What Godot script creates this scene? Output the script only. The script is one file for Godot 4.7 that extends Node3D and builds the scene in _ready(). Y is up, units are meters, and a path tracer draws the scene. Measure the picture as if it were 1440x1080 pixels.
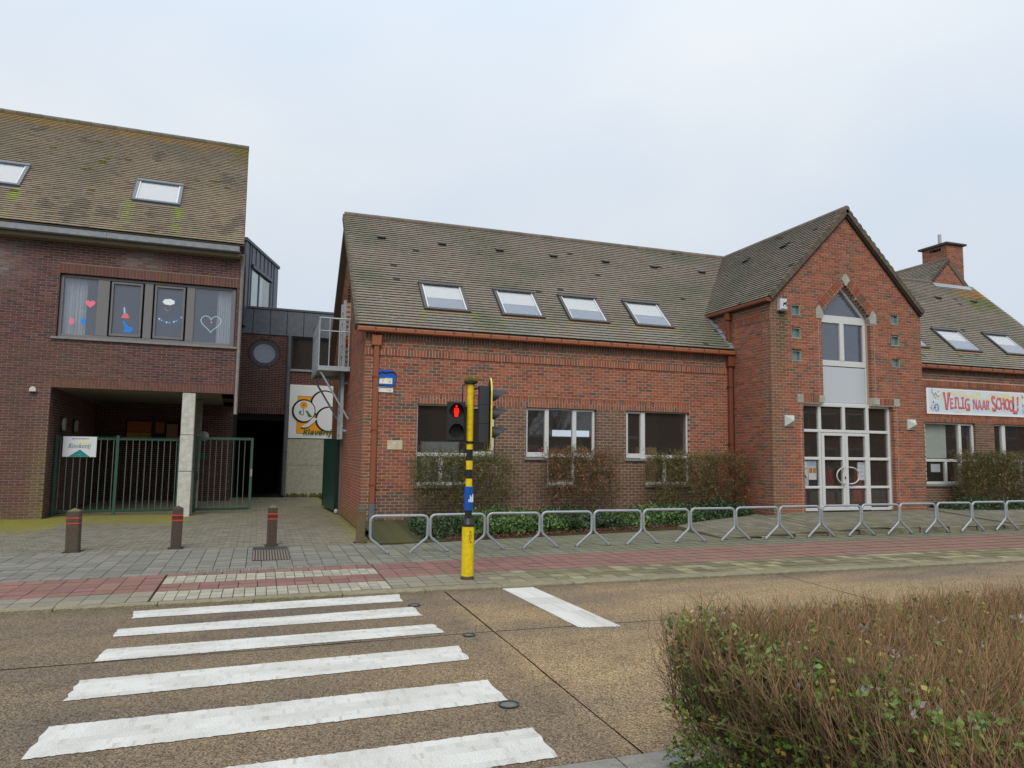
extends Node3D
# A street crossing in front of a brick school under an overcast sky.

const UPV := Vector3(0, 1, 0)
var rng := RandomNumberGenerator.new()
var M := {}
var used := {}

# ------------------------------------------------------------------ mesh builder
class MB:
	var v := PackedVector3Array()
	var n := PackedVector3Array()
	var c := PackedColorArray()
	func tri(a: Vector3, b: Vector3, d: Vector3, na: Vector3, nb: Vector3, nd: Vector3, col: Color) -> void:
		v.append(a); v.append(d); v.append(b)
		n.append(na); n.append(nd); n.append(nb)
		c.append(col); c.append(col); c.append(col)
	func quad(a: Vector3, b: Vector3, d: Vector3, e: Vector3, col: Color) -> void:
		var nn := (b - a).cross(d - a).normalized()
		if nn == Vector3.ZERO: nn = (d - a).cross(e - a).normalized()
		tri(a, b, d, nn, nn, nn, col)
		tri(a, d, e, nn, nn, nn, col)
	func face(a: Vector3, b: Vector3, d: Vector3, col: Color) -> void:
		var nn := (b - a).cross(d - a).normalized()
		tri(a, b, d, nn, nn, nn, col)
	# box in a frame: x along the wall, y up, z outward
	func box(f: Transform3D, x0: float, x1: float, y0: float, y1: float, z0: float, z1: float, col: Color) -> void:
		var p := []
		for k in 8:
			p.append(f * Vector3(x1 if k & 1 else x0, y1 if k & 2 else y0, z1 if k & 4 else z0))
		quad(p[4], p[5], p[7], p[6], col)
		quad(p[1], p[0], p[2], p[3], col)
		quad(p[0], p[4], p[6], p[2], col)
		quad(p[5], p[1], p[3], p[7], col)
		quad(p[6], p[7], p[3], p[2], col)
		quad(p[0], p[1], p[5], p[4], col)
	# box with chamfered long edges facing outward
	func bar(f: Transform3D, x0: float, x1: float, y0: float, y1: float, z0: float, z1: float, col: Color, b := 0.006) -> void:
		var q := func(x, y, z): return f * Vector3(x, y, z)
		quad(q.call(x0 + b, y0 + b, z1), q.call(x1 - b, y0 + b, z1), q.call(x1 - b, y1 - b, z1), q.call(x0 + b, y1 - b, z1), col)
		quad(q.call(x0, y0, z1 - b), q.call(x1, y0, z1 - b), q.call(x1 - b, y0 + b, z1), q.call(x0 + b, y0 + b, z1), col)
		quad(q.call(x0 + b, y1 - b, z1), q.call(x1 - b, y1 - b, z1), q.call(x1, y1, z1 - b), q.call(x0, y1, z1 - b), col)
		quad(q.call(x0, y0, z1 - b), q.call(x0 + b, y0 + b, z1), q.call(x0 + b, y1 - b, z1), q.call(x0, y1, z1 - b), col)
		quad(q.call(x1 - b, y0 + b, z1), q.call(x1, y0, z1 - b), q.call(x1, y1, z1 - b), q.call(x1 - b, y1 - b, z1), col)
		quad(q.call(x0, y0, z0), q.call(x0, y0, z1 - b), q.call(x0, y1, z1 - b), q.call(x0, y1, z0), col)
		quad(q.call(x1, y0, z1 - b), q.call(x1, y0, z0), q.call(x1, y1, z0), q.call(x1, y1, z1 - b), col)
		quad(q.call(x0, y1, z1 - b), q.call(x1, y1, z1 - b), q.call(x1, y1, z0), q.call(x0, y1, z0), col)
		quad(q.call(x0, y0, z0), q.call(x1, y0, z0), q.call(x1, y0, z1 - b), q.call(x0, y0, z1 - b), col)
		quad(q.call(x1, y0, z0), q.call(x0, y0, z0), q.call(x0, y1, z0), q.call(x1, y1, z0), col)
	# flat polygon (any winding) extruded along the frame's z
	func prism(f: Transform3D, pts: PackedVector2Array, z0: float, z1: float, col: Color) -> void:
		var p := pts.duplicate()
		if Geometry2D.is_polygon_clockwise(p): p.reverse()
		var t := Geometry2D.triangulate_polygon(p)
		for i in range(0, t.size(), 3):
			var a := p[t[i]]
			var b := p[t[i + 1]]
			var d := p[t[i + 2]]
			if (b - a).cross(d - a) < 0.0:
				var s := b
				b = d
				d = s
			face(f * Vector3(a.x, a.y, z1), f * Vector3(b.x, b.y, z1), f * Vector3(d.x, d.y, z1), col)
			face(f * Vector3(a.x, a.y, z0), f * Vector3(d.x, d.y, z0), f * Vector3(b.x, b.y, z0), col)
		for i in p.size():
			var a := p[i]
			var b := p[(i + 1) % p.size()]
			quad(f * Vector3(a.x, a.y, z0), f * Vector3(b.x, b.y, z0), f * Vector3(b.x, b.y, z1), f * Vector3(a.x, a.y, z1), col)
	# tube through points, smooth
	func tube(pts: Array, r0: float, r1: float, sides: int, col: Color, capped := true) -> void:
		var rings := []
		var nor := []
		var side := Vector3.ZERO
		for i in pts.size():
			var d: Vector3
			if i == 0: d = pts[1] - pts[0]
			elif i == pts.size() - 1: d = pts[i] - pts[i - 1]
			else: d = (pts[i + 1] - pts[i]).normalized() + (pts[i] - pts[i - 1]).normalized()
			d = d.normalized()
			if side == Vector3.ZERO:
				side = d.cross(Vector3(0, 1, 0) if absf(d.y) < 0.9 else Vector3(1, 0, 0)).normalized()
			else:
				side = (side - d * side.dot(d)).normalized()
			var up2 := d.cross(side)
			var r := lerpf(r0, r1, float(i) / (pts.size() - 1))
			var ring := []
			var nn := []
			for k in sides:
				var a := TAU * k / sides
				var w := side * cos(a) + up2 * sin(a)
				ring.append(pts[i] + w * r)
				nn.append(w)
			rings.append(ring)
			nor.append(nn)
		for i in pts.size() - 1:
			for k in sides:
				var k2 := (k + 1) % sides
				tri(rings[i][k], rings[i][k2], rings[i + 1][k2], nor[i][k], nor[i][k2], nor[i + 1][k2], col)
				tri(rings[i][k], rings[i + 1][k2], rings[i + 1][k], nor[i][k], nor[i + 1][k2], nor[i + 1][k], col)
		if capped:
			for k in range(1, sides - 1):
				face(rings[0][0], rings[0][k + 1], rings[0][k], col)
				var e: Array = rings[pts.size() - 1]
				face(e[0], e[k], e[k + 1], col)
	# lathe round a vertical axis: profile of (radius, height)
	func lathe(at: Vector3, prof: Array, sides: int, col: Color) -> void:
		for i in prof.size() - 1:
			var p: Vector2 = prof[i]
			var q: Vector2 = prof[i + 1]
			var t := (q - p).normalized()
			for k in sides:
				var a := TAU * k / sides
				var b := TAU * (k + 1) / sides
				var ca := Vector3(cos(a), 0, -sin(a))
				var cb := Vector3(cos(b), 0, -sin(b))
				var na := (ca * t.y - Vector3(0, t.x, 0)).normalized()
				var nb := (cb * t.y - Vector3(0, t.x, 0)).normalized()
				var p0 := at + ca * p.x + Vector3(0, p.y, 0)
				var p1 := at + cb * p.x + Vector3(0, p.y, 0)
				var q1 := at + cb * q.x + Vector3(0, q.y, 0)
				var q0 := at + ca * q.x + Vector3(0, q.y, 0)
				tri(p0, p1, q1, na, nb, nb, col)
				tri(p0, q1, q0, na, nb, na, col)
	func mesh(origin: Vector3, mat: Material) -> ArrayMesh:
		var w := v.duplicate()
		for i in w.size(): w[i] -= origin
		var a := []
		a.resize(Mesh.ARRAY_MAX)
		a[Mesh.ARRAY_VERTEX] = w
		a[Mesh.ARRAY_NORMAL] = n
		a[Mesh.ARRAY_COLOR] = c
		var m := ArrayMesh.new()
		m.add_surface_from_arrays(Mesh.PRIMITIVE_TRIANGLES, a)
		m.surface_set_material(0, mat)
		return m

# ------------------------------------------------------------------ small helpers
func S(r: float, g: float, b: float, k := 1.0) -> Color:   # an sRGB colour as the linear value that vertices hold
	var q := Color(r / 255.0, g / 255.0, b / 255.0).srgb_to_linear()
	return Color(q.r * k, q.g * k, q.b * k)

func mulc(q: Color, k: float) -> Color: return Color(q.r * k, q.g * k, q.b * k)

func mixc(a: Color, b: Color, t: float) -> Color: return a.lerp(b, clampf(t, 0.0, 1.0))

func frame(o: Vector3, x: Vector3) -> Transform3D:
	return Transform3D(Basis(x, UPV, x.cross(UPV)), o)

func numbered(called: String) -> String:
	var k: int = used.get(called, 0)
	used[called] = k + 1
	return called if k == 0 else "%s_%03d" % [called, k]

func worg(node: Node) -> Vector3:
	var p := Vector3.ZERO
	var q := node
	while q != null and q != self:
		if q is Node3D: p += (q as Node3D).position
		q = q.get_parent()
	return p

func thing(called: String, label: String, category: String, at: Vector3, group := "") -> Node3D:
	var o := Node3D.new()
	o.name = numbered(called)
	add_child(o)
	o.position = at
	o.set_meta("label", label)
	o.set_meta("category", category)
	if group: o.set_meta("group", group)
	return o

func piece_name(parent: Node, called: String) -> String:
	var key := "%d/%s" % [parent.get_instance_id(), called]
	var k: int = used.get(key, 0)
	used[key] = k + 1
	return called if k == 0 else "%s_%03d" % [called, k]

func group_node(called: String, parent: Node) -> Node3D:
	var o := Node3D.new()
	o.name = piece_name(parent, called)
	parent.add_child(o, true)
	return o

func put(b: MB, called: String, parent: Node, mat: Material, kind := "") -> MeshInstance3D:
	var o := MeshInstance3D.new()
	o.name = numbered(called) if parent == self else piece_name(parent, called)
	o.mesh = b.mesh(worg(parent), mat)
	parent.add_child(o, true)
	if kind: o.set_meta("kind", kind)
	return o

func struct(b: MB, called: String, mat: Material) -> MeshInstance3D:
	var o := put(b, called, self, mat)
	o.set_meta("kind", "structure")
	return o

func text_on(parent: Node, called: String, words: String, f: Transform3D, x: float, y: float, z: float, h: float, mat: Material, font := "Droid Sans", squeeze := 1.0, slant := 0.0, bold := false, depth := 0.004) -> MeshInstance3D:
	var sf := SystemFont.new()
	sf.font_names = PackedStringArray([font])
	if bold: sf.font_weight = 700
	var t := TextMesh.new()
	t.text = words
	t.font = sf
	t.font_size = 48
	t.pixel_size = h / 36.0
	t.depth = depth
	t.curve_step = 2.0
	t.material = mat
	var o := MeshInstance3D.new()
	o.name = piece_name(parent, called)
	o.mesh = t
	var b := f.basis * Basis(Vector3(squeeze, 0, 0), Vector3(slant, 1, 0), Vector3(0, 0, 1))
	o.transform = Transform3D(b, f * Vector3(x, y, z) - worg(parent))
	parent.add_child(o, true)
	return o

func noise_tex(freq: float, octaves: int, lo: Color, hi: Color, size := 512, kind := FastNoiseLite.TYPE_SIMPLEX_SMOOTH, sd := 1, stops := []) -> NoiseTexture2D:
	var fn := FastNoiseLite.new()
	fn.noise_type = kind
	fn.seed = sd
	fn.frequency = freq
	fn.fractal_type = FastNoiseLite.FRACTAL_FBM if octaves > 1 else FastNoiseLite.FRACTAL_NONE
	fn.fractal_octaves = octaves
	if kind == FastNoiseLite.TYPE_CELLULAR: fn.cellular_return_type = FastNoiseLite.RETURN_CELL_VALUE
	var g := Gradient.new()
	g.set_color(0, lo)
	g.set_color(1, hi)
	for s in stops: g.add_point(s[0], s[1])
	var t := NoiseTexture2D.new()
	t.width = size
	t.height = size
	t.seamless = true
	t.noise = fn
	t.color_ramp = g
	return t

func bump_tex(freq: float, octaves: int, strength: float, size := 512, kind := FastNoiseLite.TYPE_SIMPLEX_SMOOTH) -> NoiseTexture2D:
	var fn := FastNoiseLite.new()
	fn.noise_type = kind
	fn.seed = 7
	fn.frequency = freq
	fn.fractal_octaves = octaves
	var t := NoiseTexture2D.new()
	t.width = size
	t.height = size
	t.seamless = true
	t.noise = fn
	t.as_normal_map = true
	t.bump_strength = strength
	return t

func mat(rough: float, tex: Texture2D = null, per_m := 1.0, bump: Texture2D = null, metal := 0.0, spec := 0.5) -> StandardMaterial3D:
	var m := StandardMaterial3D.new()
	m.vertex_color_use_as_albedo = true
	m.roughness = rough
	m.metallic = metal
	m.metallic_specular = spec
	if tex or bump:
		m.uv1_triplanar = true
		m.uv1_world_triplanar = true
		m.uv1_scale = Vector3.ONE * per_m
	if tex: m.albedo_texture = tex
	if bump:
		m.normal_enabled = true
		m.normal_texture = bump
	return m

func glass(alpha: float, tint: Color, spec := 0.7) -> StandardMaterial3D:
	var m := StandardMaterial3D.new()
	m.transparency = BaseMaterial3D.TRANSPARENCY_ALPHA
	m.albedo_color = Color(tint.r, tint.g, tint.b, alpha)
	m.roughness = 0.02
	m.metallic_specular = spec
	return m

# ------------------------------------------------------------------ pieces: 300 of a kind are objects, the rest one instanced part
var shared := {}

func unit_box(col: Color, mat_: Material, key: String) -> ArrayMesh:
	var q := Color(snappedf(col.r, 0.02), snappedf(col.g, 0.02), snappedf(col.b, 0.02))
	var id := "%s%s" % [key, q.to_html()]
	if not shared.has(id):
		var b := MB.new()
		b.box(Transform3D.IDENTITY, -0.5, 0.5, -0.5, 0.5, -1.0, 0.0, q)
		shared[id] = b.mesh(Vector3.ZERO, mat_)
	return shared[id]

# list: [Transform3D, Color, score, parent node]
func emit(list: Array, called: String, rest: String, owner_: Node, m: Material, key: String, most := 300) -> void:
	list.sort_custom(func(a, b): return a[2] > b[2])
	var single := mini(most, list.size())
	for i in single:
		var p: Array = list[i]
		var o := MeshInstance3D.new()
		o.name = piece_name(p[3], called)
		o.mesh = unit_box(p[1], m, key)
		var t: Transform3D = p[0]
		o.transform = Transform3D(t.basis, t.origin - worg(p[3]))
		p[3].add_child(o)
	if list.size() <= single: return
	var mm := MultiMesh.new()
	mm.transform_format = MultiMesh.TRANSFORM_3D
	mm.use_colors = true
	mm.mesh = unit_box(Color.WHITE, m, key)
	mm.instance_count = list.size() - single
	var org := worg(owner_)
	for i in range(single, list.size()):
		var t: Transform3D = list[i][0]
		mm.set_instance_transform(i - single, Transform3D(t.basis, t.origin - org))
		mm.set_instance_color(i - single, list[i][1])
	var o := MultiMeshInstance3D.new()
	o.name = piece_name(owner_, rest)
	o.multimesh = mm
	o.set_meta("kind", "stuff")
	owner_.add_child(o)

func scatter_mm(called: String, owner_: Node, mesh_: Mesh, xf: Array, cols: Array) -> void:
	var mm := MultiMesh.new()
	mm.transform_format = MultiMesh.TRANSFORM_3D
	mm.use_colors = true
	mm.mesh = mesh_
	mm.instance_count = xf.size()
	var org := worg(owner_)
	for i in xf.size():
		var t: Transform3D = xf[i]
		mm.set_instance_transform(i, Transform3D(t.basis, t.origin - org))
		mm.set_instance_color(i, cols[i])
	var o := MultiMeshInstance3D.new()
	o.name = piece_name(owner_, called)
	o.multimesh = mm
	o.set_meta("kind", "stuff")
	owner_.add_child(o)

const EYE := Vector3(0, 1.75, 0)

func score(p: Vector3, nrm: Vector3, area: float) -> float:
	var d := EYE - p
	var s := area * nrm.dot(d.normalized()) / d.length_squared()
	var u := rad_to_deg(atan2(p.x, -p.z)) - 19.0
	if absf(u) > 35.0: s -= 10.0
	return s

# where a horizontal line at height y crosses a polygon: sorted x pairs
func spans(poly: PackedVector2Array, y: float) -> Array:
	var xs := []
	for i in poly.size():
		var a := poly[i]
		var b := poly[(i + 1) % poly.size()]
		if (a.y > y) != (b.y > y):
			xs.append(a.x + (b.x - a.x) * (y - a.y) / (b.y - a.y))
	xs.sort()
	var out := []
	for i in range(0, xs.size() - 1, 2): out.append(Vector2(xs[i], xs[i + 1]))
	return out

func cut(list: Array, hole: Array) -> Array:
	var out := list
	for h in hole:
		var next := []
		for s in out:
			if h.y <= s.x or h.x >= s.y:
				next.append(s)
				continue
			if h.x > s.x: next.append(Vector2(s.x, h.x))
			if h.y < s.y: next.append(Vector2(h.y, s.y))
		out = next
	return out

func rect(x0: float, y0: float, x1: float, y1: float) -> PackedVector2Array:
	return PackedVector2Array([Vector2(x0, y0), Vector2(x1, y0), Vector2(x1, y1), Vector2(x0, y1)])

# brickwork in a frame: outline and holes are polygons; skip are areas without bricks that keep the mortar behind
func bricks(f: Transform3D, outline: PackedVector2Array, holes: Array, skip: Array, bl: float, ch: float, tone: Callable, list: Array, node: Node, thick := 0.3, mortar := Color(0.66, 0.50, 0.40), joint := 0.0135) -> void:
	var y0 := 1e9
	var y1 := -1e9
	for p in outline:
		y0 = minf(y0, p.y)
		y1 = maxf(y1, p.y)
	var back := MB.new()
	var rows := int(ceil((y1 - y0) / ch))
	var fn := f.basis.z
	for r in rows:
		var ya := y0 + r * ch
		var yb := minf(ya + ch, y1)
		var ym := (ya + yb) * 0.5
		var base := spans(outline, ym)
		for h in holes: base = cut(base, spans(h, ym))
		for s in base:
			back.box(f, s.x + 0.004, s.y - 0.004, ya, yb, -thick, -0.007, mortar)
		for h in skip: base = cut(base, spans(h, ym))
		var shift := (0.5 if r % 2 else 0.0) * bl
		for s in base:
			var k := floori((s.x - shift) / bl)
			while k * bl + shift < s.y:
				var xa := maxf(k * bl + shift + joint * 0.5, s.x)
				var xb := minf((k + 1) * bl + shift - joint * 0.5, s.y)
				k += 1
				if xb - xa < 0.010: continue
				var xm := (xa + xb) * 0.5
				var z := rng.randf_range(-0.002, 0.002)
				var t := Transform3D(f.basis * Basis.from_scale(Vector3(xb - xa, yb - ya - joint, 0.1)), f * Vector3(xm, ym, z))
				list.append([t, tone.call(xm, ym), score(t.origin, fn, bl * ch), node])
	put(back, "mortar", node, M.mortar)

# a row of upright bricks between x0 and x1; rows: heights of the bricks, stacked with alternating order
func soldiers(f: Transform3D, x0: float, x1: float, y0: float, y1: float, pitch: float, split: float, tone: Callable, list: Array, node: Node, z := 0.004, joint := 0.016, mortar := Color(0.66, 0.50, 0.40)) -> void:
	var n := int(round((x1 - x0) / pitch))
	var w := (x1 - x0) / n
	if z > 0.008:
		var bed := MB.new()
		bed.box(f, x0 + 0.004, x1 - 0.004, y0 + 0.003, y1 - 0.003, -0.0065, z - 0.009, mortar)
		put(bed, "mortar", node, M.mortar)
	for i in n:
		var xa := x0 + i * w
		var cuts := [[y0, y1]]
		if split > 0.0:
			var m := y0 + split if i % 2 else y1 - split
			cuts = [[y0, m - joint * 0.5], [m + joint * 0.5, y1]]
		for q in cuts:
			var ym: float = (q[0] + q[1]) * 0.5
			var t := Transform3D(f.basis * Basis.from_scale(Vector3(w - joint, q[1] - q[0], 0.1)), f * Vector3(xa + w * 0.5, ym, z + rng.randf_range(-0.002, 0.002)))
			list.append([t, tone.call(xa, ym), score(t.origin, f.basis.z, w * (q[1] - q[0])), node])

# roof tiles on a plane: f has x along the eave, y up the slope, z out of the roof
func tiles(f: Transform3D, outline: PackedVector2Array, holes: Array, tw: float, gauge: float, tone: Callable, list: Array, node: Node) -> void:
	var y1 := -1e9
	for p in outline: y1 = maxf(y1, p.y)
	var rows := int(ceil(y1 / gauge))
	for r in rows:
		var ya := r * gauge
		var ym := ya + gauge * 0.5
		var base := spans(outline, minf(ym, y1 - 0.01))
		for h in holes: base = cut(base, spans(h, ym))
		var shift := (0.5 if r % 2 else 0.0) * tw
		for s in base:
			var k := floori((s.x - shift) / tw)
			while k * tw + shift < s.y:
				var xa := maxf(k * tw + shift + 0.0006, s.x)
				var xb := minf((k + 1) * tw + shift - 0.0006, s.y)
				k += 1
				if xb - xa < 0.015: continue
				var lift := 0.048 + rng.randf_range(-0.001, 0.0015)
				var slip := rng.randf_range(-0.0015, 0.0015)
				if rng.randf() < 0.006: slip -= 0.02
				var long := gauge * 1.3
				var b := f.basis * Basis(Vector3(1, 0, 0), -0.25 + rng.randf_range(-0.004, 0.004)) * Basis.from_scale(Vector3(xb - xa, long, 0.013))
				var t := Transform3D(b, f * Vector3((xa + xb) * 0.5, ya + slip, lift) + b.y * 0.5)
				list.append([t, tone.call((xa + xb) * 0.5, ya), score(t.origin, f.basis.z, tw * gauge), node])

# ------------------------------------------------------------------ the scene
func _ready() -> void:
	rng.seed = 20240611
	setup_view()
	setup_materials()
	build_ground()
	build_school()
	build_left()
	build_link()
	build_street_things()
	build_plants()
	build_opposite()

func setup_view() -> void:
	var cam := Camera3D.new()
	cam.name = "camera"
	var yaw := 0.331975
	var pitch := 0.0930913
	var roll := 0.0134415
	var fw := Vector3(sin(yaw) * cos(pitch), sin(pitch), -cos(yaw) * cos(pitch))
	var rt := Vector3(cos(yaw), 0, sin(yaw))
	var up := rt.cross(fw)
	var r2 := rt * cos(roll) + up * sin(roll)
	var u2 := up * cos(roll) - rt * sin(roll)
	cam.transform = Transform3D(Basis(r2, u2, -fw), EYE)
	cam.fov = 55.885
	cam.near = 0.05
	cam.far = 900.0
	cam.current = true
	add_child(cam)

	# overcast: a pale blue-grey cover that grows lighter towards the zenith, with soft unevenness
	var w := 512
	var h := 256
	var im := Image.create_empty(w, h, false, Image.FORMAT_RGBF)
	var fn := FastNoiseLite.new()
	fn.seed = 5
	fn.noise_type = FastNoiseLite.TYPE_SIMPLEX_SMOOTH
	fn.frequency = 0.9
	fn.fractal_octaves = 4
	for j in h:
		var el := (0.5 - (j + 0.5) / h) * PI
		for i in w:
			var az := TAU * (i + 0.5) / w
			var d := Vector3(cos(az) * cos(el), sin(el) * 1.8, sin(az) * cos(el))
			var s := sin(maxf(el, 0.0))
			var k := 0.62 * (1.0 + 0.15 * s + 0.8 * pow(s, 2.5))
			var nz := fn.get_noise_3dv(d * 1.4)
			k *= 1.0 + 0.10 * nz
			var blue := clampf(1.0 - 0.6 * s - 0.6 * nz, 0.2, 1.2)
			var q := Color(1.0 - 0.145 * blue, 1.0 - 0.015 * blue, 1.0 + 0.14 * blue)
			if el < 0.0: k *= lerpf(1.0, 0.35, clampf(-el * 6.0, 0.0, 1.0))
			im.set_pixel(i, j, Color(q.r * k, q.g * k, q.b * k))
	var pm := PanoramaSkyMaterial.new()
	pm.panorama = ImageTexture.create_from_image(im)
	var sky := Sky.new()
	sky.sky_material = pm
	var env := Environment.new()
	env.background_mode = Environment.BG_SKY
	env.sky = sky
	env.tonemap_mode = Environment.TONE_MAPPER_LINEAR
	env.tonemap_exposure = 1.14
	env.sdfgi_enabled = true
	env.ssao_enabled = true
	env.ssil_enabled = true
	var we := WorldEnvironment.new()
	we.name = "environment"
	we.environment = env
	add_child(we)

	var sun := DirectionalLight3D.new()
	sun.name = "sun"
	sun.light_energy = 0.5
	sun.light_color = Color(1.0, 0.97, 0.93)
	sun.light_angular_distance = 28.0
	sun.shadow_enabled = true
	sun.rotation = Vector3(deg_to_rad(-43), deg_to_rad(-20), 0)
	add_child(sun)

func setup_materials() -> void:
	var grain := noise_tex(0.05, 4, Color(0.80, 0.80, 0.80), Color(1, 1, 1))
	var fine := noise_tex(0.12, 3, Color(0.78, 0.78, 0.78), Color(1, 1, 1), 512, FastNoiseLite.TYPE_SIMPLEX_SMOOTH, 3)
	var stain := noise_tex(0.012, 5, Color(0.84, 0.84, 0.83), Color(1, 1, 1), 512, FastNoiseLite.TYPE_SIMPLEX_SMOOTH, 9)
	var bump := bump_tex(0.06, 4, 6.0)
	var agg := noise_tex(0.085, 1, Color(0.45, 0.43, 0.41), Color(1.0, 0.99, 0.97), 1024, FastNoiseLite.TYPE_CELLULAR, 11, [[0.22, Color(0.60, 0.575, 0.55)], [0.5, Color(0.80, 0.78, 0.75)], [0.86, Color(0.88, 0.86, 0.83)], [0.95, Color(1.0, 0.99, 0.97)]])
	var aggb := bump_tex(0.085, 1, 5.0, 1024, FastNoiseLite.TYPE_CELLULAR)
	M.mortar = mat(0.95, grain, 1.6, bump)
	M.brick = mat(0.9, grain, 2.3, bump)
	M.tile = mat(0.85, stain, 1.1, bump)
	M.slab = mat(0.9, grain, 1.0)
	M.road = mat(0.88, agg, 1.25, aggb)
	M.paver = mat(0.92, fine, 1.7, bump)
	M.soil = mat(1.0, grain, 1.2, bump)
	M.concrete = mat(0.88, stain, 0.9, bump)
	M.paint = mat(0.75, fine, 1.3)
	M.upvc = mat(0.35, fine, 0.5)
	M.plain = mat(0.6, fine, 1.5)
	M.satin = mat(0.4, stain, 2.0)
	M.metal = mat(0.42, stain, 2.2, null, 0.25)
	M.zinc = mat(0.5, stain, 0.8, null, 0.1)
	M.rust = mat(0.6, stain, 2.6)
	M.wood = mat(0.9, stain, 3.0, bump)
	M.dark = mat(0.55, fine, 1.0)
	M.cloth = mat(0.95, fine, 2.0)
	M.print = mat(0.6)
	M.leaf = mat(0.55)
	M.leaf.backlight_enabled = true
	M.leaf.backlight = Color(0.12, 0.14, 0.05)
	M.twig = mat(0.8)
	M.pane = glass(0.09, Color(0.48, 0.45, 0.42), 0.85)  # brownish haze in the tint stands in for street reflections
	M.pane_up = glass(0.22, Color(0.50, 0.54, 0.62), 1.0)  # bluish tint puts reflected sky into the glass colour
	M.pane_up.clearcoat_enabled = true
	M.pane_up.clearcoat = 1.0
	M.pane_up.clearcoat_roughness = 0.02
	M.pane_roof = glass(0.12, Color(0.3, 0.35, 0.4), 0.9)
	M.block = glass(0.75, Color(0.38, 0.50, 0.50), 0.7)

func lin(x: float, x0: float, y0: float, x1: float, y1: float) -> float:
	return lerpf(y0, y1, clampf((x - x0) / (x1 - x0), 0.0, 1.0))

func zA(x: float) -> float: return lin(x, -2.5, -9.09, 2.5, -9.25)
func zB(x: float) -> float: return lin(x, -2.6, -9.62, 3.2, -10.06)
func zC(x: float) -> float: return lin(x, -2.9, -10.75, 3.6, -11.27) - lin(x, 4, 0, 9, 0.15)
func zD(x: float) -> float: return -13.45
func zR(x: float) -> float: return -12.10 + 0.0265 * (x - 2.2) - 0.16   # just behind the cycle stands

func gh(x: float, z: float) -> float:
	var t := clampf((-9.2 - z) / 2.9, 0.0, 1.0)
	return lerpf(0.03, 0.05 + 0.0094 * clampf(x - 2.2, 0.0, 14.0), t)

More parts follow.
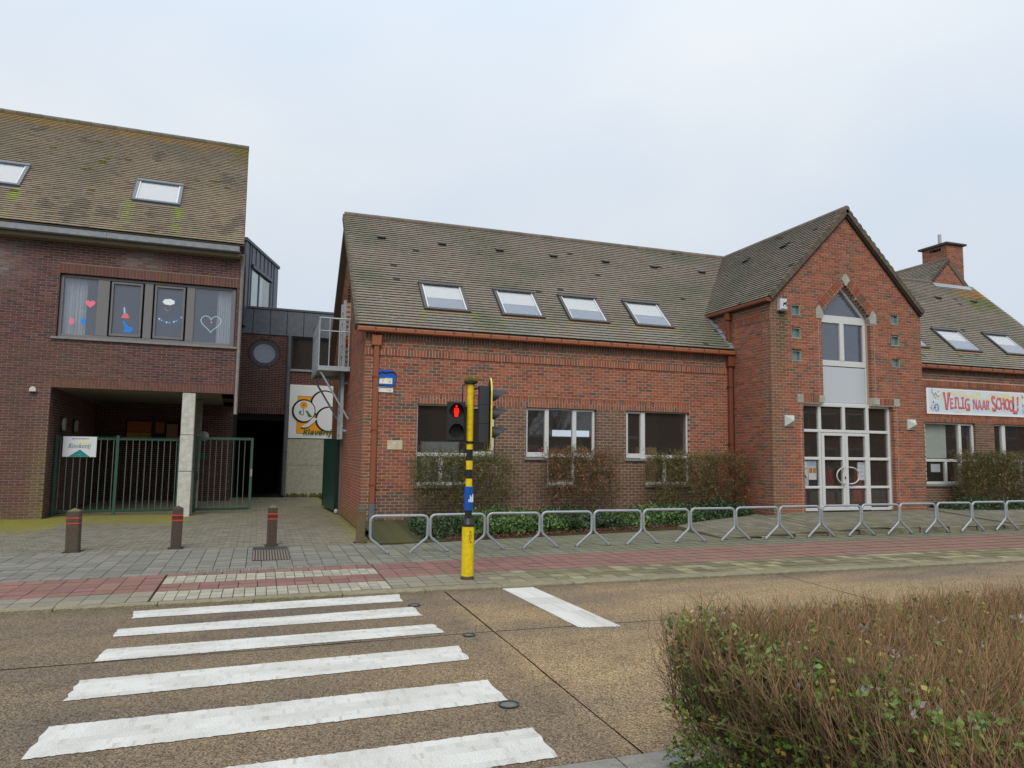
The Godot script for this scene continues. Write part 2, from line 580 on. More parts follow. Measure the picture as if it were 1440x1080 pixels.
func build_ground() -> void:
	var b := MB.new()
	# one sheet to the horizon, soil and grass tones
	for i in 20:
		for j in 20:
			var x0 := -400.0 + i * 40
			var z0 := -400.0 + j * 40
			var q := S(86, 92, 62, rng.randf_range(0.8, 1.2))
			b.quad(Vector3(x0, -0.09, z0 + 40), Vector3(x0 + 40, -0.09, z0 + 40), Vector3(x0 + 40, -0.09, z0), Vector3(x0, -0.09, z0), q)
	struct(b, "ground", M.soil)

	# carriageway of exposed-aggregate concrete, its tan staining is in the slab itself
	b = MB.new()
	var fn := FastNoiseLite.new()
	fn.seed = 3
	fn.frequency = 0.33
	fn.fractal_octaves = 4
	var f2 := FastNoiseLite.new()
	f2.seed = 8
	f2.frequency = 1.3
	f2.fractal_octaves = 3
	var tone := func(x: float, z: float) -> Color:
		var k := 0.5 + 0.5 * fn.get_noise_2d(x * 0.35, z * 1.6) * 1.5
		k += 0.35 * f2.get_noise_2d(x * 0.5, z)
		# lighter, yellower tracks where tyres run, greyer between them
		var track := exp(-pow((z + 7.75) / 0.42, 2)) + exp(-pow((z + 5.7) / 0.5, 2)) * 0.8
		var along := clampf((x - 0.2) / 3.5, 0.0, 1.0)
		k += track * along * (0.75 + 0.6 * f2.get_noise_2d(x * 0.25, z * 0.4))
		var base := mixc(S(130, 119, 107), S(181, 159, 122), k)
		if x < 2.2: base = mixc(base, S(122, 110, 97), 0.45)
		var edge := clampf((-8.6 - z) / 0.5, 0.0, 1.0)
		base = mixc(base, S(122, 110, 88), edge * 0.4)
		var spot := f2.get_noise_2d(x * 1.7 + 90.0, z * 1.7 - 30.0)
		if spot > 0.42: base = mixc(base, S(96, 88, 80), (spot - 0.42) * 2.2)
		var gut := clampf((-8.78 - z) / 0.2, 0.0, 1.0) * (0.5 + 0.5 * f2.get_noise_2d(x * 1.2, 7.0))
		base = mixc(base, S(84, 76, 58), gut * 0.7)
		return mulc(base, 1.10 + 0.16 * f2.get_noise_2d(x * 2.0 + 40.0, z * 2.0))
	var xs := []
	var x := -60.0
	while x < 90.0:
		xs.append(x)
		x += 0.2 if x > -8.0 and x < 22.0 else 2.0
	xs.append(90.0)
	var nz := 34
	for i in xs.size() - 1:
		for j in nz:
			var za := lerpf(-3.92, -9.02, float(j) / nz)
			var zb := lerpf(-3.92, -9.02, float(j + 1) / nz)
			var p := [Vector3(xs[i], 0, za), Vector3(xs[i + 1], 0, za), Vector3(xs[i + 1], 0, zb), Vector3(xs[i], 0, zb)]
			var cc := []
			for q in p: cc.append(tone.call(q.x, q.z))
			b.tri(p[0], p[1], p[2], UPV, UPV, UPV, cc[0])
			b.tri(p[0], p[2], p[3], UPV, UPV, UPV, cc[0])
			var n := b.c.size()
			b.c[n - 6] = cc[0]; b.c[n - 5] = cc[2]; b.c[n - 4] = cc[1]
			b.c[n - 3] = cc[0]; b.c[n - 2] = cc[3]; b.c[n - 1] = cc[2]
	var road := struct(b, "road", M.road)

	var ident := Transform3D.IDENTITY
	# slab joints, dark bitumen in the saw cuts
	for L in [[Vector2(2.245, -9.02), Vector2(2.19, -3.92)], [Vector2(7.3, -9.02), Vector2(6.9, -3.92)], [Vector2(-3.0, -9.02), Vector2(-3.1, -3.92)], [Vector2(-20.0, -6.35), Vector2(2.23, -6.90)], [Vector2(2.25, -6.905), Vector2(30.0, -6.6)]]:
		b = MB.new()
		var prev: Vector2 = L[0]
		var d: Vector2 = (L[1] - L[0])
		var side := Vector2(-d.y, d.x).normalized()
		var n := int(d.length() / 0.5)
		var w0 := 0.005
		for i in n:
			var q: Vector2 = L[0] + d * float(i + 1) / n + side * rng.randf_range(-0.006, 0.006)
			var w1 := rng.randf_range(0.003, 0.007)
			b.quad(Vector3(prev.x + side.x * w0, 0.004, prev.y + side.y * w0), Vector3(prev.x - side.x * w0, 0.004, prev.y - side.y * w0), Vector3(q.x - side.x * w1, 0.004, q.y - side.y * w1), Vector3(q.x + side.x * w1, 0.004, q.y + side.y * w1), S(84, 75, 64))
			prev = q
			w0 = w1
		for i in b.n.size(): b.n[i] = UPV
		put(b, "slab_joint", road, M.soil)

	# zebra crossing and lane mark
	var Z := [[Vector2(-1.170, -8.422), Vector2(1.630, -8.531), Vector2(1.673, -8.958), Vector2(-1.192, -8.772)], [Vector2(-1.203, -7.667), Vector2(1.706, -7.755), Vector2(1.684, -8.203), Vector2(-1.225, -7.963)],
		[Vector2(-1.192, -6.836), Vector2(1.750, -6.989), Vector2(1.728, -7.350), Vector2(-1.192, -7.219)], [Vector2(-1.203, -5.863), Vector2(1.739, -6.048), Vector2(1.750, -6.486), Vector2(-1.203, -6.333)],
		[Vector2(-1.181, -4.867), Vector2(1.717, -4.998), Vector2(1.728, -5.480), Vector2(-1.170, -5.370)], [Vector2(-1.203, -3.905), Vector2(1.695, -4.014), Vector2(1.717, -4.473), Vector2(-1.181, -4.397)]]
	for k in Z.size():
		paint_mark(Z[k], road, "zebra_stripe")
	paint_mark([Vector2(3.095, -6.814), Vector2(3.533, -6.748), Vector2(3.413, -9.078), Vector2(2.986, -9.111)], road, "lane_mark")

	# gutter band of concrete in lengths of one metre
	b = MB.new()
	var pv := group_node("pavement", self)
	pv.set_meta("kind", "structure")
	b.quad(Vector3(-60, -0.03, -8.95), Vector3(90, -0.03, -8.95), Vector3(90, -0.03, -40), Vector3(-60, -0.03, -40), S(58, 56, 40))
	put(b, "paving_bed", pv, M.soil)
	var xk := -24.0
	while xk < 40.0:
		b = MB.new()
		var ya := 0.034 + rng.randf_range(-0.003, 0.003)
		var f := Transform3D(Basis(Vector3(1, 0, 0), UPV, Vector3(0, 0, 1)), Vector3(xk, 0, -9.0))
		var deep: float = lin(xk, -1.0, 0.10, 3.0, 0.24)
		b.bar(f, 0.004, 0.996, -0.1, ya, -deep, 0.03 + rng.randf_range(-0.004, 0.004), mixc(S(150, 142, 118), S(136, 132, 104), rng.randf()), 0.008)
		put(b, "kerb_stone", pv, M.concrete)
		xk += 1.0

	var pav := []
	# pale pavers by the kerb: larger and greyer on the left, small and mossy on the right
	var pale := func(px: float, pz: float) -> Color:
		var t: float = clampf((px - 2.2) / 2.0, 0.0, 1.0)
		var q := mixc(S(142, 138, 122), S(160, 154, 134), rng.randf())
		var r := rng.randf()
		var mossy := mixc(S(112, 108, 76), S(176, 168, 128), r * r)
		return mixc(q, mossy, t * 0.85)
	strip(pav, pv, -14.0, -1.12, zA, zB, 0.225, 2, pale)
	strip(pav, pv, 1.64, 26.0, zA, zB, 0.225, 4, pale)
	var white := func(_px: float, _pz: float) -> Color: return mixc(S(166, 162, 144), S(192, 188, 170), rng.randf())
	var red := func(px: float, _pz: float) -> Color: return mixc(mixc(S(138, 104, 96), S(156, 116, 106), rng.randf()), S(148, 120, 104), clampf((px - 4.0) / 8.0, 0.0, 0.55))
	strip(pav, pv, -1.10, 1.63, func(px): return zA(px) - 0.01, func(px): return lin(px, -1.1, -9.70, 1.6, -9.74), 0.125, 3, white)
	strip(pav, pv, -1.10, 1.63, func(px): return lin(px, -1.1, -9.71, 1.6, -9.75), func(px): return lin(px, -1.1, -10.19, 1.6, -10.30), 0.225, 2, red)
	strip(pav, pv, -1.10, 1.63, func(px): return lin(px, -1.1, -10.20, 1.6, -10.31), func(px): return lin(px, -1.1, -10.75, 1.6, -10.77), 0.125, 3, white)
	strip(pav, pv, -1.10, 1.63, func(px): return lin(px, -1.1, -10.76, 1.6, -10.78), zC, 0.225, 1, red)
	strip(pav, pv, -14.0, -1.12, zB, zC, 0.225, 5, red)
	strip(pav, pv, 1.64, 26.0, zB, zC, 0.225, 5, red)
	var grey := func(px: float, _pz: float) -> Color:
		var q := mixc(S(124, 124, 114), S(146, 144, 131), rng.randf())
		return mixc(q, S(122, 124, 92), clampf((px - 1.0) / 6.0, 0.0, 0.7) * rng.randf_range(0.5, 1.0))
	strip(pav, pv, -14.0, -1.0, zC, zD, 0.225, 11, grey)
	# ribbed guiding tiles behind the cycle path
	strip(pav, pv, -1.0, 1.6, zC, func(px): return zC(px) - 0.24, 0.045, 1, grey)
	strip(pav, pv, -1.0, 2.05, func(px): return zC(px) - 0.24 if px < 1.6 else zC(px), zD, 0.225, 10, grey)
	strip(pav, pv, 2.05, 8.6, zC, func(px): return lin(px, 2.0, -13.2, 8.6, -13.85), 0.225, 11, grey)
	strip(pav, pv, 8.6, 26.0, zC, zR, 0.225, 3, grey)
	emit(pav, "tile", "tiling", pv, M.paver, "pv")
	# small grey blocks of the yard, mossy along the wall
	var yard := []
	var yn := group_node("yard", self)
	yn.set_meta("kind", "structure")
	var blk := func(px: float, pz: float) -> Color:
		var q := mixc(S(122, 118, 104), S(146, 140, 122), rng.randf())
		var moss := 0.0
		if px < -4.0: moss = clampf((-15.9 - pz) / 2.0, 0.0, 1.0) * (1.0 if pz > -20.6 else 0.3)
		elif px < -1.5: moss = clampf((-17.7 - pz + 0.3 * (px + 4.0)) / 1.8, 0.0, 0.9) * (1.0 if pz > -20.5 else 0.25)
		if px > 1.2: moss = maxf(moss, exp(-absf(px - 2.0) / 0.22) * 0.9)
		moss = maxf(moss, 0.28 * rng.randf() * clampf((-17.0 - pz) / 3.0, 0.0, 1.0))
		return mixc(q, S(150, 146, 44), moss * rng.randf_range(0.7, 1.0))
	strip(yard, yn, -14.0, 2.03, func(_px): return -13.46, func(_px): return -19.6, 0.215, 54, blk, true)
	strip(yard, yn, -4.7, 2.03, func(_px): return -19.61, func(_px): return -26.85, 0.215, 60, blk, true)
	emit(yard, "block", "blockwork", yn, M.paver, "yd")
	# forecourt in front of the entrance, one low step above the pavement
	b = MB.new()
	for i in 62:
		var xa := 8.6 + i * 0.26
		var xb := xa + 0.26
		var ya := lin(xa, 8.6, 0.115, 12.5, 0.255)
		var yb := lin(xb, 8.6, 0.115, 12.5, 0.255)
		var back := -15.6
		var q0 := lin(xa, 8.6, 0.20, 12.0, 0.40)
		var q1 := lin(xb, 8.6, 0.20, 12.0, 0.40)
		var cc := S(70, 68, 52)
		b.quad(Vector3(xa, ya, zR(xa)), Vector3(xb, yb, zR(xb)), Vector3(xb, q1, -14.0), Vector3(xa, q0, -14.0), cc)
		b.quad(Vector3(xa, q0, -14.0), Vector3(xb, q1, -14.0), Vector3(xb, q1, back), Vector3(xa, q0, back), cc)
	b.quad(Vector3(8.6, -0.05, -14.0), Vector3(8.6, -0.05, zR(8.6)), Vector3(8.6, 0.115, zR(8.6)), Vector3(8.6, 0.20, -14.0), S(120, 116, 90))
	var fc := struct(b, "forecourt", M.soil)
	var fct := []
	var fh := func(px: float, pz: float) -> float:
		var a := lin(px, 8.6, 0.115, 12.5, 0.255)
		var e := lin(px, 8.6, 0.20, 12.0, 0.40)
		return lerpf(a, e, clampf((zR(px) - pz) / (zR(px) + 14.0), 0.0, 1.0)) + 0.008
	strip(fct, fc, 8.62, 24.0, func(px): return zR(px) - 0.11, func(px): return -15.4 if px < 11.2 or px > 16.2 else -14.08, 0.225, 12, func(px, pz):
		var q := mixc(S(118, 115, 98), S(138, 134, 116), rng.randf())
		return mixc(q, S(112, 110, 66), clampf(0.6 - (zR(px) - pz) * 0.5, 0.0, 0.5) * rng.randf()), false, fh)
	emit(fct, "tile", "tiling", fc, M.paver, "fc")
	xk = 8.6
	while xk < 24.0:
		b = MB.new()
		var f := Transform3D(Basis(Vector3(1, 0, -0.0265).normalized(), UPV, Vector3(0.0265, 0, 1).normalized()), Vector3(xk, 0, zR(xk)))
		b.bar(f, 0.004, 0.796, -0.1, lin(xk, 8.6, 0.119, 12.5, 0.259) + rng.randf_range(0.0, 0.008), -0.1, 0.02, mixc(S(122, 120, 98), S(140, 136, 112), rng.randf()), 0.01)
		put(b, "edging_stone", fc, M.concrete)
		xk += 0.8
	# planting bed along the school
	b = MB.new()
	for i in 40:
		var xa := 2.05 + i * 0.235
		var xb := xa + 0.235
		var za := lin(xa, 2.0, -13.2, 8.6, -13.85) - lin(xa, 8.6, 0.0, 11.4, 0.75)
		var zb := lin(xb, 2.0, -13.2, 8.6, -13.85) - lin(xb, 8.6, 0.0, 11.4, 0.75)
		var hh := 0.12 + 0.02 * rng.randf()
		var cc := mixc(S(78, 74, 44), S(96, 74, 52), rng.randf())
		if xa < 3.3: cc = mixc(S(66, 68, 36), S(84, 84, 46), rng.randf())
		b.quad(Vector3(xa, 0.085 + lin(xa, 4, 0, 10, 0.12), za), Vector3(xb, 0.085 + lin(xb, 4, 0, 10, 0.12), zb), Vector3(xb, 0.22 + hh * 0.3, -15.6), Vector3(xa, 0.22 + hh * 0.3, -15.6), cc)
		b.quad(Vector3(xa, -0.05, za), Vector3(xb, -0.05, zb), Vector3(xb, 0.085 + lin(xb, 4, 0, 10, 0.12), zb), Vector3(xa, 0.085 + lin(xa, 4, 0, 10, 0.12), za), cc)
	struct(b, "planting_bed", M.soil)
	# the pavement on this side of the road
	b = MB.new()
	b.quad(Vector3(-60, 0.006, 4), Vector3(90, 0.006, 4), Vector3(90, 0.006, -3.7), Vector3(-60, 0.006, -3.7), S(134, 132, 126))
	var np := struct(b, "near_pavement", M.concrete)
	xk = -20.0
	while xk < 30.0:
		b = MB.new()
		var f := Transform3D(Basis.IDENTITY, Vector3(xk, 0, -3.8))
		b.bar(f, 0.005, 0.995, -0.1, 0.012 + rng.randf_range(-0.003, 0.003), -0.09, 0.1, mixc(S(140, 138, 132), S(152, 150, 142), rng.randf()), 0.012)
		put(b, "kerb_stone", np, M.concrete)
		xk += 1.0

func paint_mark(q: Array, road: Node, called: String) -> void:
	var b := MB.new()
	var wear := FastNoiseLite.new()
	wear.seed = 77
	wear.frequency = 1.1
	wear.fractal_octaves = 4
	var nu := 140
	var nv := 6
	var grid := []
	for i in nu + 1:
		var col := []
		for j in nv + 1:
			var s := float(i) / nu
			var t := float(j) / nv
			if i > 0 and i < nu and j == 0: t += rng.randf_range(-0.018, 0.01)
			if i > 0 and i < nu and j == nv: t += rng.randf_range(-0.01, 0.018)
			if i == 0 or i == nu: s += rng.randf_range(-0.004, 0.004)
			var lo: Vector2 = q[0].lerp(q[1], s)
			var hi: Vector2 = q[3].lerp(q[2], s)
			var p := lo.lerp(hi, t)
			col.append(Vector3(p.x, 0.005, p.y))
		grid.append(col)
	for i in nu:
		for j in nv:
			var worn := rng.randf() < 0.006 or ((j == 0 or j == nv - 1) and rng.randf() < 0.03)
			var pq: Vector3 = grid[i][j]
			var dirt := clampf(0.5 + 1.3 * wear.get_noise_2d(pq.x * 1.2, pq.z * 4.0), 0.0, 1.0) * 0.32 + clampf(wear.get_noise_2d(pq.x * 9.0, pq.z * 9.0) - 0.15, 0.0, 0.5) * 0.7
			var cc := mixc(S(230, 230, 224), S(168, 162, 150), dirt)
			if worn: cc = S(206, 202, 190)
			b.quad(grid[i][j], grid[i + 1][j], grid[i + 1][j + 1], grid[i][j + 1], cc)
	for i in b.n.size(): b.n[i] = UPV
	put(b, called, road, M.paint)

# tiles between two lines across the pavement
func strip(list: Array, node: Node, x0: float, x1: float, za: Callable, zb: Callable, tw: float, rows: int, tone: Callable, bond := false, hf = null) -> void:
	var gap := 0.010 if bond else (0.004 if tw < 0.1 else 0.009)
	var n := int(round((x1 - x0) / tw))
	var w := (x1 - x0) / n
	for i in n:
		for j in rows:
			var off := 0.0
			if bond and j % 2: off = 0.5 * w
			var xm := x0 + (i + 0.5) * w + off
			if xm > x1: continue
			var a: float = za.call(xm)
			var e: float = zb.call(xm)
			var l := (e - a) / rows
			var zm := a + l * (j + 0.5)
			var sl: float = (zb.call(xm + 0.2) - zb.call(xm - 0.2) + za.call(xm + 0.2) - za.call(xm - 0.2)) / 0.8
			var xd := Vector3(1, rng.randf_range(-0.008, 0.008), sl).normalized()
			var yd := Vector3(0, rng.randf_range(-0.008, 0.008), -1).normalized()
			var hy := gh(xm, zm)
			if hf != null:
				hy = hf.call(xm, zm)
				yd = Vector3(0, hf.call(xm, zm - 0.1) - hf.call(xm, zm + 0.1), -0.2).normalized()
				xd = Vector3(0.2, hf.call(xm + 0.1, zm) - hf.call(xm - 0.1, zm), 0.2 * sl).normalized()
			var t := Transform3D(Basis(xd * (w - gap), yd * (absf(l) - gap), Vector3(0, 0.05, 0)), Vector3(xm, hy + rng.randf_range(-0.0025, 0.0025), zm))
			list.append([t, tone.call(xm, zm), score(t.origin, UPV, w * absf(l)), node])

func win(parent: Node, f: Transform3D, frame_rects: Array, pane_rects: Array, gl: Material, col: Color, z := -0.07, t := 0.07, called := "window", fm: Material = null) -> Node3D:
	var w := group_node(called, parent)
	var b := MB.new()
	for r in frame_rects: b.bar(f, r[0], r[1], r[2], r[3], z - t, z + (r[4] if r.size() > 4 else 0.0), col, 0.008)
	put(b, "frame", w, fm if fm else M.upvc)
	for r in pane_rects:
		b = MB.new()
		b.box(f, r[0], r[1], r[2], r[3], z - t * 0.55 - 0.008, z - t * 0.55, Color.WHITE)
		put(b, "pane", w, gl)
	return w

func sill(parent: Node, f: Transform3D, x0: float, x1: float, y: float, col: Color) -> void:
	var b := MB.new()
	b.bar(f, x0, x1, y - 0.06, y, -0.13, 0.05, col, 0.006)
	put(b, "sill", parent, M.concrete)

func skylight(parent: Node, f: Transform3D, x0: float, x1: float, y0: float, y1: float, blind: float, fr: Color) -> void:
	var w := group_node("skylight", parent)
	var b := MB.new()
	var e := 0.075
	b.bar(f, x0, x1, y0, y0 + e, 0.0, 0.085, fr)
	b.bar(f, x0, x1, y1 - e * 1.3, y1, 0.0, 0.11, fr)
	b.bar(f, x0, x0 + e, y0 + e, y1 - e * 1.3, 0.0, 0.09, fr)
	b.bar(f, x1 - e, x1, y0 + e, y1 - e * 1.3, 0.0, 0.09, fr)
	put(b, "frame", w, M.metal)
	b = MB.new()
	b.box(f, x0 - 0.10, x1 + 0.10, y0 - 0.12, y1 + 0.05, -0.02, 0.022, S(96, 98, 100))
	put(b, "flashing", w, M.zinc)
	b = MB.new()
	var i := 0.03
	var a0 := x0 + e
	var a1 := x1 - e
	var c0 := y0 + e
	var c1 := y1 - e * 1.3
	b.box(f, a0, a0 + i, c0, c1, 0.022, 0.075, S(236, 236, 232))
	b.box(f, a1 - i, a1, c0, c1, 0.022, 0.075, S(236, 236, 232))
	put(b, "sash", w, M.upvc)
	b = MB.new()
	b.box(f, a0 + i, a1 - i, lerpf(c0, c1, blind), c1, 0.024, 0.04, S(240, 244, 244))
	put(b, "blind", w, M.cloth)
	b = MB.new()
	b.box(f, a0 + i, a1 - i, c0, lerpf(c0, c1, blind), 0.0225, 0.027, S(150, 164, 186))  # bluish backing below the blind carries the sky reflection in its colour
	put(b, "sky_tint_backing", w, M.cloth)
	b = MB.new()
	b.box(f, a0 + i, a1 - i, c0, c1, 0.058, 0.066, Color.WHITE)
	put(b, "pane", w, M.pane_roof)

func ridge(list_parent: Node, a: Vector3, d: Vector3, n: int, r: float, cols: Array) -> void:
	var l := d.length() / n
	var dir := d.normalized()
	for i in n:
		var b := MB.new()
		var p := a + dir * (l * i)
		b.tube([p + dir * 0.004, p + dir * (l - 0.004)], r, r * rng.randf_range(0.98, 1.03), 10, mixc(cols[0], cols[1], rng.randf()))
		put(b, "ridge_tile", list_parent, M.tile)

func build_school() -> void:
	var sc := thing("school_building", "long red brick school with tiled roof and gabled glass entrance", "building", Vector3(2.033, 0, -15.6))
	var FM := frame(Vector3(0, 0, -15.6), Vector3(1, 0, 0))
	var FP := frame(Vector3(0, 0, -14.1), Vector3(1, 0, 0))
	var FG := frame(Vector3(2.033, 0, 0), Vector3(0, 0, 1))
	var FS := frame(Vector3(11.342, 0, 0), Vector3(0, 0, 1))
	var bk := []
	var wall := group_node("wall", sc)
	var fn := FastNoiseLite.new()
	fn.seed = 21
	fn.frequency = 0.6
	var reds := [S(172, 102, 73), S(164, 94, 67), S(157, 91, 68), S(174, 106, 76), S(148, 87, 65), S(162, 102, 77)]
	var browns := [S(126, 100, 80), S(118, 92, 76), S(132, 102, 84), S(112, 90, 76), S(136, 102, 80)]
	var red := func(x: float, y: float) -> Color:
		var q: Color = reds[rng.randi() % reds.size()]
		if rng.randf() < 0.16: q = browns[rng.randi() % browns.size()]
		return mulc(q, 1.0 + 0.14 * fn.get_noise_2d(x * 2, y * 2) + rng.randf_range(-0.10, 0.10))
	var brown := func(_x: float, _y: float) -> Color:
		return mulc(browns[rng.randi() % browns.size()], rng.randf_range(0.86, 1.08))
	var main_tone := func(x: float, y: float) -> Color:
		var dark := (x > 3.2 and x < 10.06 and y < 2.8) or (x > 17.7 and y < 2.8) or y < 0.78 + 0.12 * fn.get_noise_1d(x * 3.0)
		if y > 3.95 and rng.randf() < 0.6: return brown.call(x, y)
		var q: Color = brown.call(x, y) if dark else red.call(x, y)
		if x < 2.3: q = mixc(q, S(120, 110, 74), 0.5 * rng.randf())
		return q
	# front wall left of the porch and right of it
	var holes := [rect(3.2, 1.62, 5.0, 2.77), rect(3.2, 0.98, 4.42, 1.63), rect(5.74, 1.62, 7.51, 2.77), rect(6.27, 0.98, 6.97, 1.63), rect(8.30, 1.62, 10.06, 2.77), rect(8.82, 0.98, 10.06, 1.63)]
	var skip := [rect(2.03, 3.785, 11.34, 3.945), rect(2.03, 4.14, 11.34, 4.40), rect(3.2, 2.77, 10.06, 3.005)]
	bricks(FM, rect(2.033, 0.05, 11.342, 4.40), holes, skip, 0.19, 0.068, main_tone, bk, wall)
	soldiers(FM, 2.033, 11.342, 3.787, 3.945, 0.070, 0.0, red, bk, wall, 0.02)
	soldiers(FM, 2.033, 11.342, 4.14, 4.38, 0.070, 0.0, brown, bk, wall, 0.03)
	soldiers(FM, 3.2, 10.06, 2.775, 3.005, 0.070, 0.10, red, bk, wall, 0.004)
	var holes2 := [rect(17.78, 1.62, 19.73, 2.75), rect(17.78, 0.98, 19.18, 1.63), rect(20.48, 1.62, 22.4, 2.75), rect(20.93, 0.98, 22.4, 1.63)]
	var skip2 := [rect(16.0, 3.785, 24.3, 3.945), rect(16.0, 4.14, 24.3, 4.40), rect(16.0, 2.75, 24.3, 2.985)]
	bricks(FM, rect(16.048, 0.1, 24.26, 4.40), holes2, skip2, 0.19, 0.068, main_tone, bk, wall)
	soldiers(FM, 16.05, 24.26, 3.787, 3.945, 0.070, 0.0, red, bk, wall, 0.02)
	soldiers(FM, 16.05, 24.26, 4.14, 4.38, 0.070, 0.0, brown, bk, wall, 0.03)
	soldiers(FM, 16.05, 24.26, 2.755, 2.985, 0.070, 0.10, red, bk, wall, 0.004)
	# gable towards the yard, with the tall pointed door recess
	var gab := PackedVector2Array([Vector2(-22.75, 0.05), Vector2(-15.6, 0.05), Vector2(-15.6, 4.32), Vector2(-19.2, 7.82), Vector2(-22.75, 4.40)])
	var gdoor := PackedVector2Array([Vector2(-19.75, 3.8), Vector2(-18.65, 3.8), Vector2(-18.65, 5.75), Vector2(-19.2, 6.35), Vector2(-19.75, 5.75)])
	bricks(FG, gab, [gdoor], [], 0.19, 0.068, func(x, y):
		var q: Color = red.call(x, y)
		if y < 0.6: q = mixc(q, S(126, 118, 52), (0.6 - y) * rng.randf_range(0.6, 1.5))
		if x > -15.9: q = mixc(q, S(120, 108, 74), 0.4 * rng.randf())
		return mulc(q, 1.05), bk, wall)
	# porch: front with the pointed window and the glass doors
	var arch := PackedVector2Array([Vector2(12.87, 3.04), Vector2(14.38, 3.04), Vector2(14.38, 5.26), Vector2(13.625, 6.02), Vector2(12.87, 5.26)])
	var dh := rect(12.26, 0.2, 15.05, 3.03)
	var gb := []
	for y in [5.13, 4.57, 4.015]:
		gb.append(rect(11.965, y, 12.235, y + 0.25))
		gb.append(rect(15.06, y - 0.005, 15.33, y + 0.245))
	var porch_tone := func(x: float, y: float) -> Color:
		var q: Color = red.call(x, y)
		if x < 11.85: q = mixc(q, S(118, 98, 70), clampf(1.1 - (x - 11.34) * 1.9, 0.0, 0.75) * rng.randf_range(0.5, 1.0))
		if x > 11.5 and x < 11.8 and y < 5.25 and y > 3.4: q = mixc(q, S(88, 84, 46), clampf((y - 3.4) / 1.8, 0.0, 0.8))
		if x > 15.85: q = mixc(q, S(118, 98, 70), 0.5 * rng.randf())
		if y < 0.55: q = mixc(q, S(140, 104, 70), 0.4)
		return q
	var pout := PackedVector2Array([Vector2(11.342, 0.15), Vector2(16.048, 0.15), Vector2(16.048, 5.44), Vector2(13.67, 7.84), Vector2(11.342, 5.46)])
	var pskip := [rect(12.26, 3.03, 12.905, 3.225), rect(14.38, 3.03, 15.06, 3.2), rect(12.085, 3.02, 12.27, 3.225), rect(15.06, 3.01, 15.255, 3.205)]
	for xx in [12.19, 12.775, 14.50, 15.16]:
		pskip.append(rect(xx - 0.009, 0.3 if xx < 12.5 or xx > 15 else 3.2, xx + 0.009, 3.02 if xx < 12.5 or xx > 15 else 5.25))
	# upright bricks that follow the two slopes of the window head
	var slope_l := [Vector2(12.80, 5.27), Vector2(13.55, 6.03)]
	var slope_r := [Vector2(14.45, 5.25), Vector2(13.70, 6.03)]
	for s in [slope_l, slope_r]:
		var d: Vector2 = (s[1] - s[0]).normalized()
		var o := Vector2(-d.y, d.x) if d.x > 0 else Vector2(d.y, -d.x)
		pskip.append(PackedVector2Array([s[0], s[1], s[1] + o * 0.19, s[0] + o * 0.19]))
	var stones := [PackedVector2Array([Vector2(13.645, 5.98), Vector2(13.775, 6.14), Vector2(13.645, 6.30), Vector2(13.515, 6.14)]),
		PackedVector2Array([Vector2(12.70, 5.10), Vector2(12.90, 5.10), Vector2(12.93, 5.22), Vector2(12.80, 5.44), Vector2(12.70, 5.34)]),
		PackedVector2Array([Vector2(14.58, 5.06), Vector2(14.38, 5.08), Vector2(14.35, 5.20), Vector2(14.46, 5.42), Vector2(14.58, 5.32)]),
		rect(12.085, 3.02, 12.265, 3.222), rect(12.735, 3.035, 12.90, 3.21), rect(14.388, 3.04, 14.61, 3.2), rect(15.07, 3.01, 15.25, 3.205)]
	for q in stones: pskip.append(q)
	bricks(FP, pout, [arch, dh] + gb, pskip, 0.19, 0.068, porch_tone, bk, wall, 0.3)
	for s in [slope_l, slope_r]:
		var d: Vector2 = (s[1] - s[0]).normalized()
		var o := Vector2(-d.y, d.x) if d.x > 0 else Vector2(d.y, -d.x)
		for i in 15:
			var m: Vector2 = s[0].lerp(s[1], (i + 0.5) / 15.0) + o * 0.095
			var ang := atan2(d.y, d.x)
			var t := FP * Transform3D(Basis(Vector3(0, 0, 1), ang) * Basis.from_scale(Vector3(0.060, 0.185, 0.1)), Vector3(m.x, m.y, 0.006))
			bk.append([t, red.call(m.x, m.y), score(t.origin, Vector3(0, 0, 1), 0.012), wall])
	soldiers(FP, 12.275, 12.73, 3.03, 3.215, 0.068, 0.0, red, bk, wall)
	soldiers(FP, 14.615, 15.065, 3.03, 3.20, 0.068, 0.0, red, bk, wall)
	for q in stones:
		var b := MB.new()
		b.prism(FP, q, -0.09, 0.012, S(176, 176, 166, rng.randf_range(0.92, 1.05)))
		put(b, "dressed_stone", sc, M.concrete)
	# porch flank
	var sskip := [rect(-15.6, 4.985, -14.1, 5.14), rect(-15.6, 5.33, -14.1, 5.52)]
	bricks(FS, PackedVector2Array([Vector2(-16.6, 5.44), Vector2(-15.55, 4.40), Vector2(-15.55, 0.15), Vector2(-14.108, 0.15), Vector2(-14.108, 5.44)]), [], sskip, 0.19, 0.068, func(x, y):
		var q: Color = red.call(x, y)
		if x > -14.5: q = mixc(q, S(118, 100, 70), 0.6 * rng.randf())
		return q, bk, wall)
	soldiers(FS, -16.1, -14.11, 4.985, 5.14, 0.07, 0.0, red, bk, wall, 0.012)
	soldiers(FS, -16.4, -14.11, 5.33, 5.46, 0.07, 0.0, brown, bk, wall, 0.012)
	var b := MB.new()
	b.box(FS, -22.7, -14.41, 0.1, 5.4, -5.0, -4.705, S(140, 96, 76))          # far flank
	b.box(FM, 2.05, 24.2, 0.1, 2.28, -7.2, -6.9, S(150, 140, 124))              # rear wall with a window band
	b.box(FM, 2.05, 9.2, 2.28, 4.4, -7.2, -6.9, S(150, 140, 124))
	b.box(FM, 10.7, 24.2, 2.28, 4.4, -7.2, -6.9, S(150, 140, 124))
	b.box(FM, 9.2, 10.7, 2.50, 4.4, -7.2, -6.9, S(150, 140, 124))
